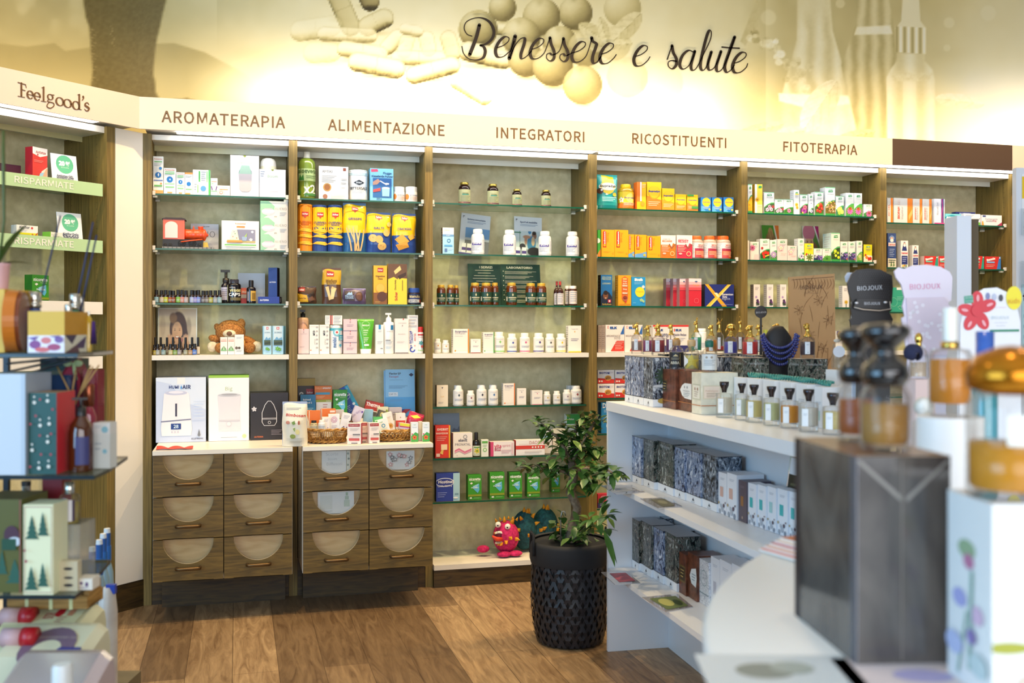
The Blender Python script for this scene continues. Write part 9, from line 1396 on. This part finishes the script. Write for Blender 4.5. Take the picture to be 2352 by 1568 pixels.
KE('cream gift carton printed with snowy fir trees', 54, 122, 1160, Z2_, .0, 'e4e4bc', 'r .04 .02 .96 .03 b08a7a;r .04 .97 .96 .98 b08a7a;r .04 .02 .06 .98 b08a7a;r .94 .02 .96 .98 b08a7a;'+TREE(.3, .62, .24)+TREE(.68, .66, .2)+TREE(.3, .06, .24)+TREE(.7, .1, .2)+'c .14 .38 .05 a03a4a;c .1 .5 .04 a03a4a', dp=.07); KE('olive-green gift carton with fir trees and a sleigh', -60, 50, 1148, Z2_, .02, '5a5a24', TREE(.86, .1, .2)+TREE(.6, .2, .12)+'e .8 .62 .16 .1 4a2a3a;e .86 .55 .14 .05 c8d0d8;r .6 .46 .9 .58 1f4a34;r .97 0 1 1 8a4a3a', dp=.12, tc='4a4a2a')
KE('grey sparkling perfume carton beside the fir-tree carton', 124, 146, 1162, Z2_, .075, '8a8a88', '', dp=.05, mat=noisemat('sparkle', '5a5a5a', 'c8c8c4', nscale=160, rough=.3)); t, r, H = lathE('clear bottle of straw-yellow cologne with silver cap', 160, 46, 1100, zat(1205, ED+.1), .1, [('glass_body', GLASSC, [(.9, 0), (1, .04), (1, .6), (.8, .66), (.4, .68)]), ('liquid', G('c8b04a', .55), [(.86, .04), (.92, .06), (.92, .5), (0, .5)]), ('cap', SILV, [(.44, .67), (.46, .68), (.46, .92), (.4, .93)])], 'perfume_bottle'); mb = MB(); decals(mb, cyl(r*1.02, H*.1, H*.46, 1.2), 'r .4 0 1 1 e4e0e0;r .8 0 1 1 3a2a4a', curved=1); mb.obj('label', t)
KE('clear block riser under the cologne bottle', 150, 184, 1206, Z2_, .08, 'd8dcd8', dp=.08, name='riser', cat='riser', mat=G('dfe4e4', .3)); KE('crimson gift carton with a white letter behind the bottles', 97, 142, 1092, Z2_, .2, '8a1a24', 't C .7 .62 .3 .24 e0d0d0;e .5 .4 .3 .3 6a1420', dp=.05); lathE('silver-topped cream lotion bottle behind the fir carton', 60, 36, 1106, Z2_, .18, [('body', P('d8ccb0', .4), [(.9, 0), (1, .05), (1, .72), (.6, .78)]), ('cap', SILV, [(.55, .78), (.55, .96)]), ('cap_top', P('1a1a1a', .4), [(.58, .95), (.58, 1)])], 'lotion_bottle'); KE('folded paper cards with black brush strokes', 124, 178, 1290, Z2_, .03, 'c8bc9c', 'e .6 .75 .2 .05 2a2428;e .62 .45 .2 .04 2a2428;e .62 .2 .2 .05 2a2428', dp=.02, name='paper_card', cat='card'); KE('white carton with dark violet print by the tray', 176, 212, 1330, Z2_, .04, 'e4dccc', 'e .3 .6 .1 .14 5a3a6a;e .65 .5 .1 .2 5a3a6a;l 7a6a8a 2 .1 .8 .25 .1', dp=.04)
# lower: wooden tray, canisters, bottles
zt_ = .70; d_ = 2.34
tray = tag(empty('wooden_tray', (*at(108, 1360, d_)[:2], zat(1398, d_)), rz=-YAW), 'bamboo tray with rope ties above the canisters', 'tray'); wT = 92*d_/FPX; hT = 28*d_/FPX; BAM = noisemat('bamboo', '8a6428', 'b88c48', scale=(3, 3, 30), nscale=4, rough=.5)
MB().box(-wT, wT, 0, .012, 0, hT, BAM).obj('front_rail', tray); MB().box(-wT, wT, .08, .092, 0, hT, BAM).obj('back_rail', tray); MB().box(wT-.012, wT, .012, .08, 0, hT*1.9, BAM).obj('side_rail', tray); MB().box(-wT, wT, .012, .08, 0, .006, BAM).obj('tray_bottom', tray)
for x in (-.5, .1, .6): MB().box(wT*x-.004, wT*x+.004, -.0015, .0135, -.001, hT+.001, P('d8d8a0', .7)).obj('rope_tie', tray)
shelfL = tag(empty('low_stand', (*at(110, 1450, 2.1)[:2], 0), rz=-YAW), 'low white stand carrying the canisters', 'stand'); MB().box(-.18, .05, -.15, .36, .40, .42, P('d8d4cc', .5)).obj('top_board', shelfL); MB().box(-.16, .03, -.13, .34, 0, .40, P('cfcac0', .6)).obj('plinth', shelfL)  # assumed stand, unseen, to carry the canisters
def canister(look, px0, px1, yt, yf, d_, mat, cap, dec, capside=True):
    a, b_ = at(px0, 1400, d_), at(px1, 1400, d_); w_ = float((b_-a)@RV); c_ = (a+b_)/2; z0 = .4212; h_ = zat(yt, d_+.13)-z0; hf = zat(yf, d_)-z0; t = tag(empty('canister', (c_[0], c_[1], z0), rz=-YAW), look, 'canister'); mb = MB(); n = 8
    pr = [(0, 0), (0, hf), (.02, hf+(h_-hf)*.25), (.11, h_), (.13, h_), (.14, h_*.9), (.14, 0)]; vs = []; m = len(pr)
    for x, k_ in ((-w_/2, .96), (-w_/2+.012, 1), (w_/2-.02, 1), (w_/2, .95)): vs += [(x, .07+(y-.07)*k_, z*k_) for y, z in pr]
    mb.add(vs, [(i*m+q, i*m+(q+1) % m, (i+1)*m+(q+1) % m, (i+1)*m+q) for i in range(3) for q in range(m)]+[tuple(range(m)), tuple(range(3*m, 4*m))[::-1]], mat, False); mb.obj('body', t)
    if dec:
        mb = MB(); decals(mb, (lambda u, v, l: (-w_/2+.012+u*(w_-.04), .02+.085*v-.0015*1.4-EPS*l*.7, hf+(h_-hf)*(.25+.72*v)+.0012+EPS*l), w_-.04, .1), dec); mb.obj('label', t)
    if cap: mb = MB(); mb.tube([(-w_*.5, .05, h_*.93), (-w_*.28, .05, h_*.93)], .02, P('c8a0a0', .5), 14); mb.tube([(-w_*.28, .05, h_*.93), (-w_*.13, .05, h_*.93)], .022, P(cap, .35), 14); mb.obj('screw_cap', t, loc=(0, 0, .012))
    MB().box(w_/2-.06, w_/2-.015, -.004, .02, hf-.004, hf+.014, P('2a3a9a', .4)).obj('blue_tab', t); return t
canister('cream canister with red sideways lettering, rear of the stacked row', -20, 188, 1386, 1450, 2.27, P('d8d4ac', .4), 'b01420', 'r 0 0 1 1 dcdab0;t ROSI .56 .5 .3 .16 b03a3a -90;e .68 .68 .06 .24 c0202a;r .8 .5 .88 .9 c88a6a;l b87a6a 3 .7 .82 .4 .12'); canister('cream canister with a mauve arched label, middle of the row', -20, 194, 1430, 1508, 2.12, P('d8d4b4', .4), 'b01420', 'e .6 .1 .36 .85 7a6478;e .6 -.05 .2 .45 d8d4b4;t DETERSIVO .62 .5 .1 .6 b8a8a4 90 0;t LAVANDA .54 .5 .08 .5 b8a8a4 90 0'); canister('translucent milky canister at the front of the stacked row', -20, 200, 1492, 1600, 1.91, G('c8b8bc', .85, .25), None, '')
d_ = 1.84; c_ = at(143, 1560, d_); 
lathE('white plastic bottle top below the translucent canister', 143, 74, 1526, .56, -.30, [('body', P('e6e4e4', .4), [(.9, 0), (1, .1), (1, .5), (.6, .62)]), ('cap', P('d8dad8', .35), [(.62, .6), (.62, .97), (.5, 1)])], 'plastic_bottle') if True else None
tag(MB().box(-.06, .06, -.05, .06, 0, .558, P('cfcac0', .6)).obj('low_plinth', loc=(*at(143, 1560, ED-.30)[:2], 0), rz=-YAW), 'short plinth under the white plastic bottle', 'plinth')  # assumed support put under the bottle
d_ = 2.75; c_ = at(247, 1450, d_); t = tag(empty('jerrycan', (c_[0], c_[1], 0), rz=-YAW), 'tall milky white jerrycan with blue cap standing on the floor', 'canister'); zt_ = zat(1348, d_); mb = MB(); wj = 21*d_/FPX; MIL = noisemat('milky_plastic', 'b0a9a2', 'd8d4cc', scale=(1, 1, 3), nscale=3, rough=.4)
mb.lathe([(wj*.9, 0), (wj, .02), (wj, zt_*.9), (wj*.8, zt_*.97), (wj*.4, zt_)], MIL, 20, sy=1.3); mb.obj('body', t); mb = MB(); decals(mb, cyl(wj*1.01, zt_*.30, zt_*.34, 1.8), 'r 0 0 1 1 d0d2cc;a .8 .5 .3 5a3a7a .85', curved=1); mb.obj('label', t); MB().box(-.002, wj*.9, -wj*.3, wj*.3, zt_*.975, zt_*1.012, P('2440a0', .35)).obj('cap', t)
for i, (px, py, dd) in enumerate(((212, 1256, .78), (228, 1240, .86), (237, 1226, .94), (246, 1214, 1.02))):
    d_ = ED+dd; zs = .30; lathE('blue-capped liquid detergent bottle, %s of the row at the shelf foot' % ORD[i], px, 30, py, zs, dd, [('body', P('8aa8b4', .3, coat=.3), [(.9, 0), (1, .03), (1, .6), (.9, .7), (.5, .78)]), ('label', P('2a8ac0', .35), [(1.02, .2), (1.02, .55)]), ('neck_ring', P('2a6ab0', .35), [(.52, .76), (.62, .78), (.6, .88)]), ('cap', P('24589a', .35), [(.5, .87), (.52, .97)]), ('spout', P('e0e4e4', .4), [(.5, .965), (.45, 1)])], 'detergent_bottle')
q = at(230, 1240, ED+.9); tag(MB().box(-.13, .07, -.18, .14, 0, .30, P('6a6048', .6)).obj('low_bench', loc=(q[0], q[1], 0), rz=-YAW), 'low dark bench carrying the blue-capped detergent bottles', 'bench')  # assumed low support for the detergent bottles
# ================================================================ papers in the drawer windows
def note(cab, col, row, u0, u1, v0, v1, spec, look, c_='dfe4e6'):
    x0, x1 = ((-.376, .251), (.298, .924))[cab]; hw = (x1-x0)/2; X0 = x0+col*hw; Z0_ = .195+row*.194; w_, h_ = (u1-u0)*hw, (v1-v0)*.194
    mb = MB(); mb.box(-w_/2, w_/2, 0, .001, 0, h_, P(c_, .6)); decals(mb, flat(w_, h_), spec); return tag(mb.obj('paper_note', loc=(X0+(u0+u1)/2*hw, YD+.028, Z0_+v0*.194), rot=(0, 0, 0)), look, 'paper')
note(1, 0, 2, .29, .66, .42, .97, 't Scorte .42 .86 .5 0 7a8a9c 0 -.008;t Boom .44 .64 .36 0 7a8a9c 0 -.008;t Diffusori .52 .42 .62 0 7a8a9c 0 -.008', 'handwritten note behind the first drawer window of the second cabinet'); note(1, 0, 2, .665, .72, .46, .97, 'c .4 .3 .3 8a9a94;c .6 .6 .3 7a8a84;c .4 .85 .3 8a9a94', 'strip of floral paper beside the handwritten note', 'd0d6cc')
note(1, 1, 2, .28, .72, .45, .92, ''.join('f %g %g .09 %s e8ecec 5;' % (random.uniform(.12, .88), random.uniform(.15, .85), random.choice(['6a7076', '8a8f96', 'c89aa0'])) for _ in range(12)), 'line-drawn flower card behind a drawer window'); note(1, 0, 1, .23, .78, .42, .96, 'r .06 .2 .4 .84 d0d8d6;r .72 .3 .88 .6 b8ccc0;r .75 .62 .85 .78 a8c0b0;r .77 .8 .83 .95 98b8a0;l a8b4b4 1 .06 .4 .92 .03;l a0a8a8 1 .15 .4 .12 .05', 'printed perfume sheet behind the middle drawer window')
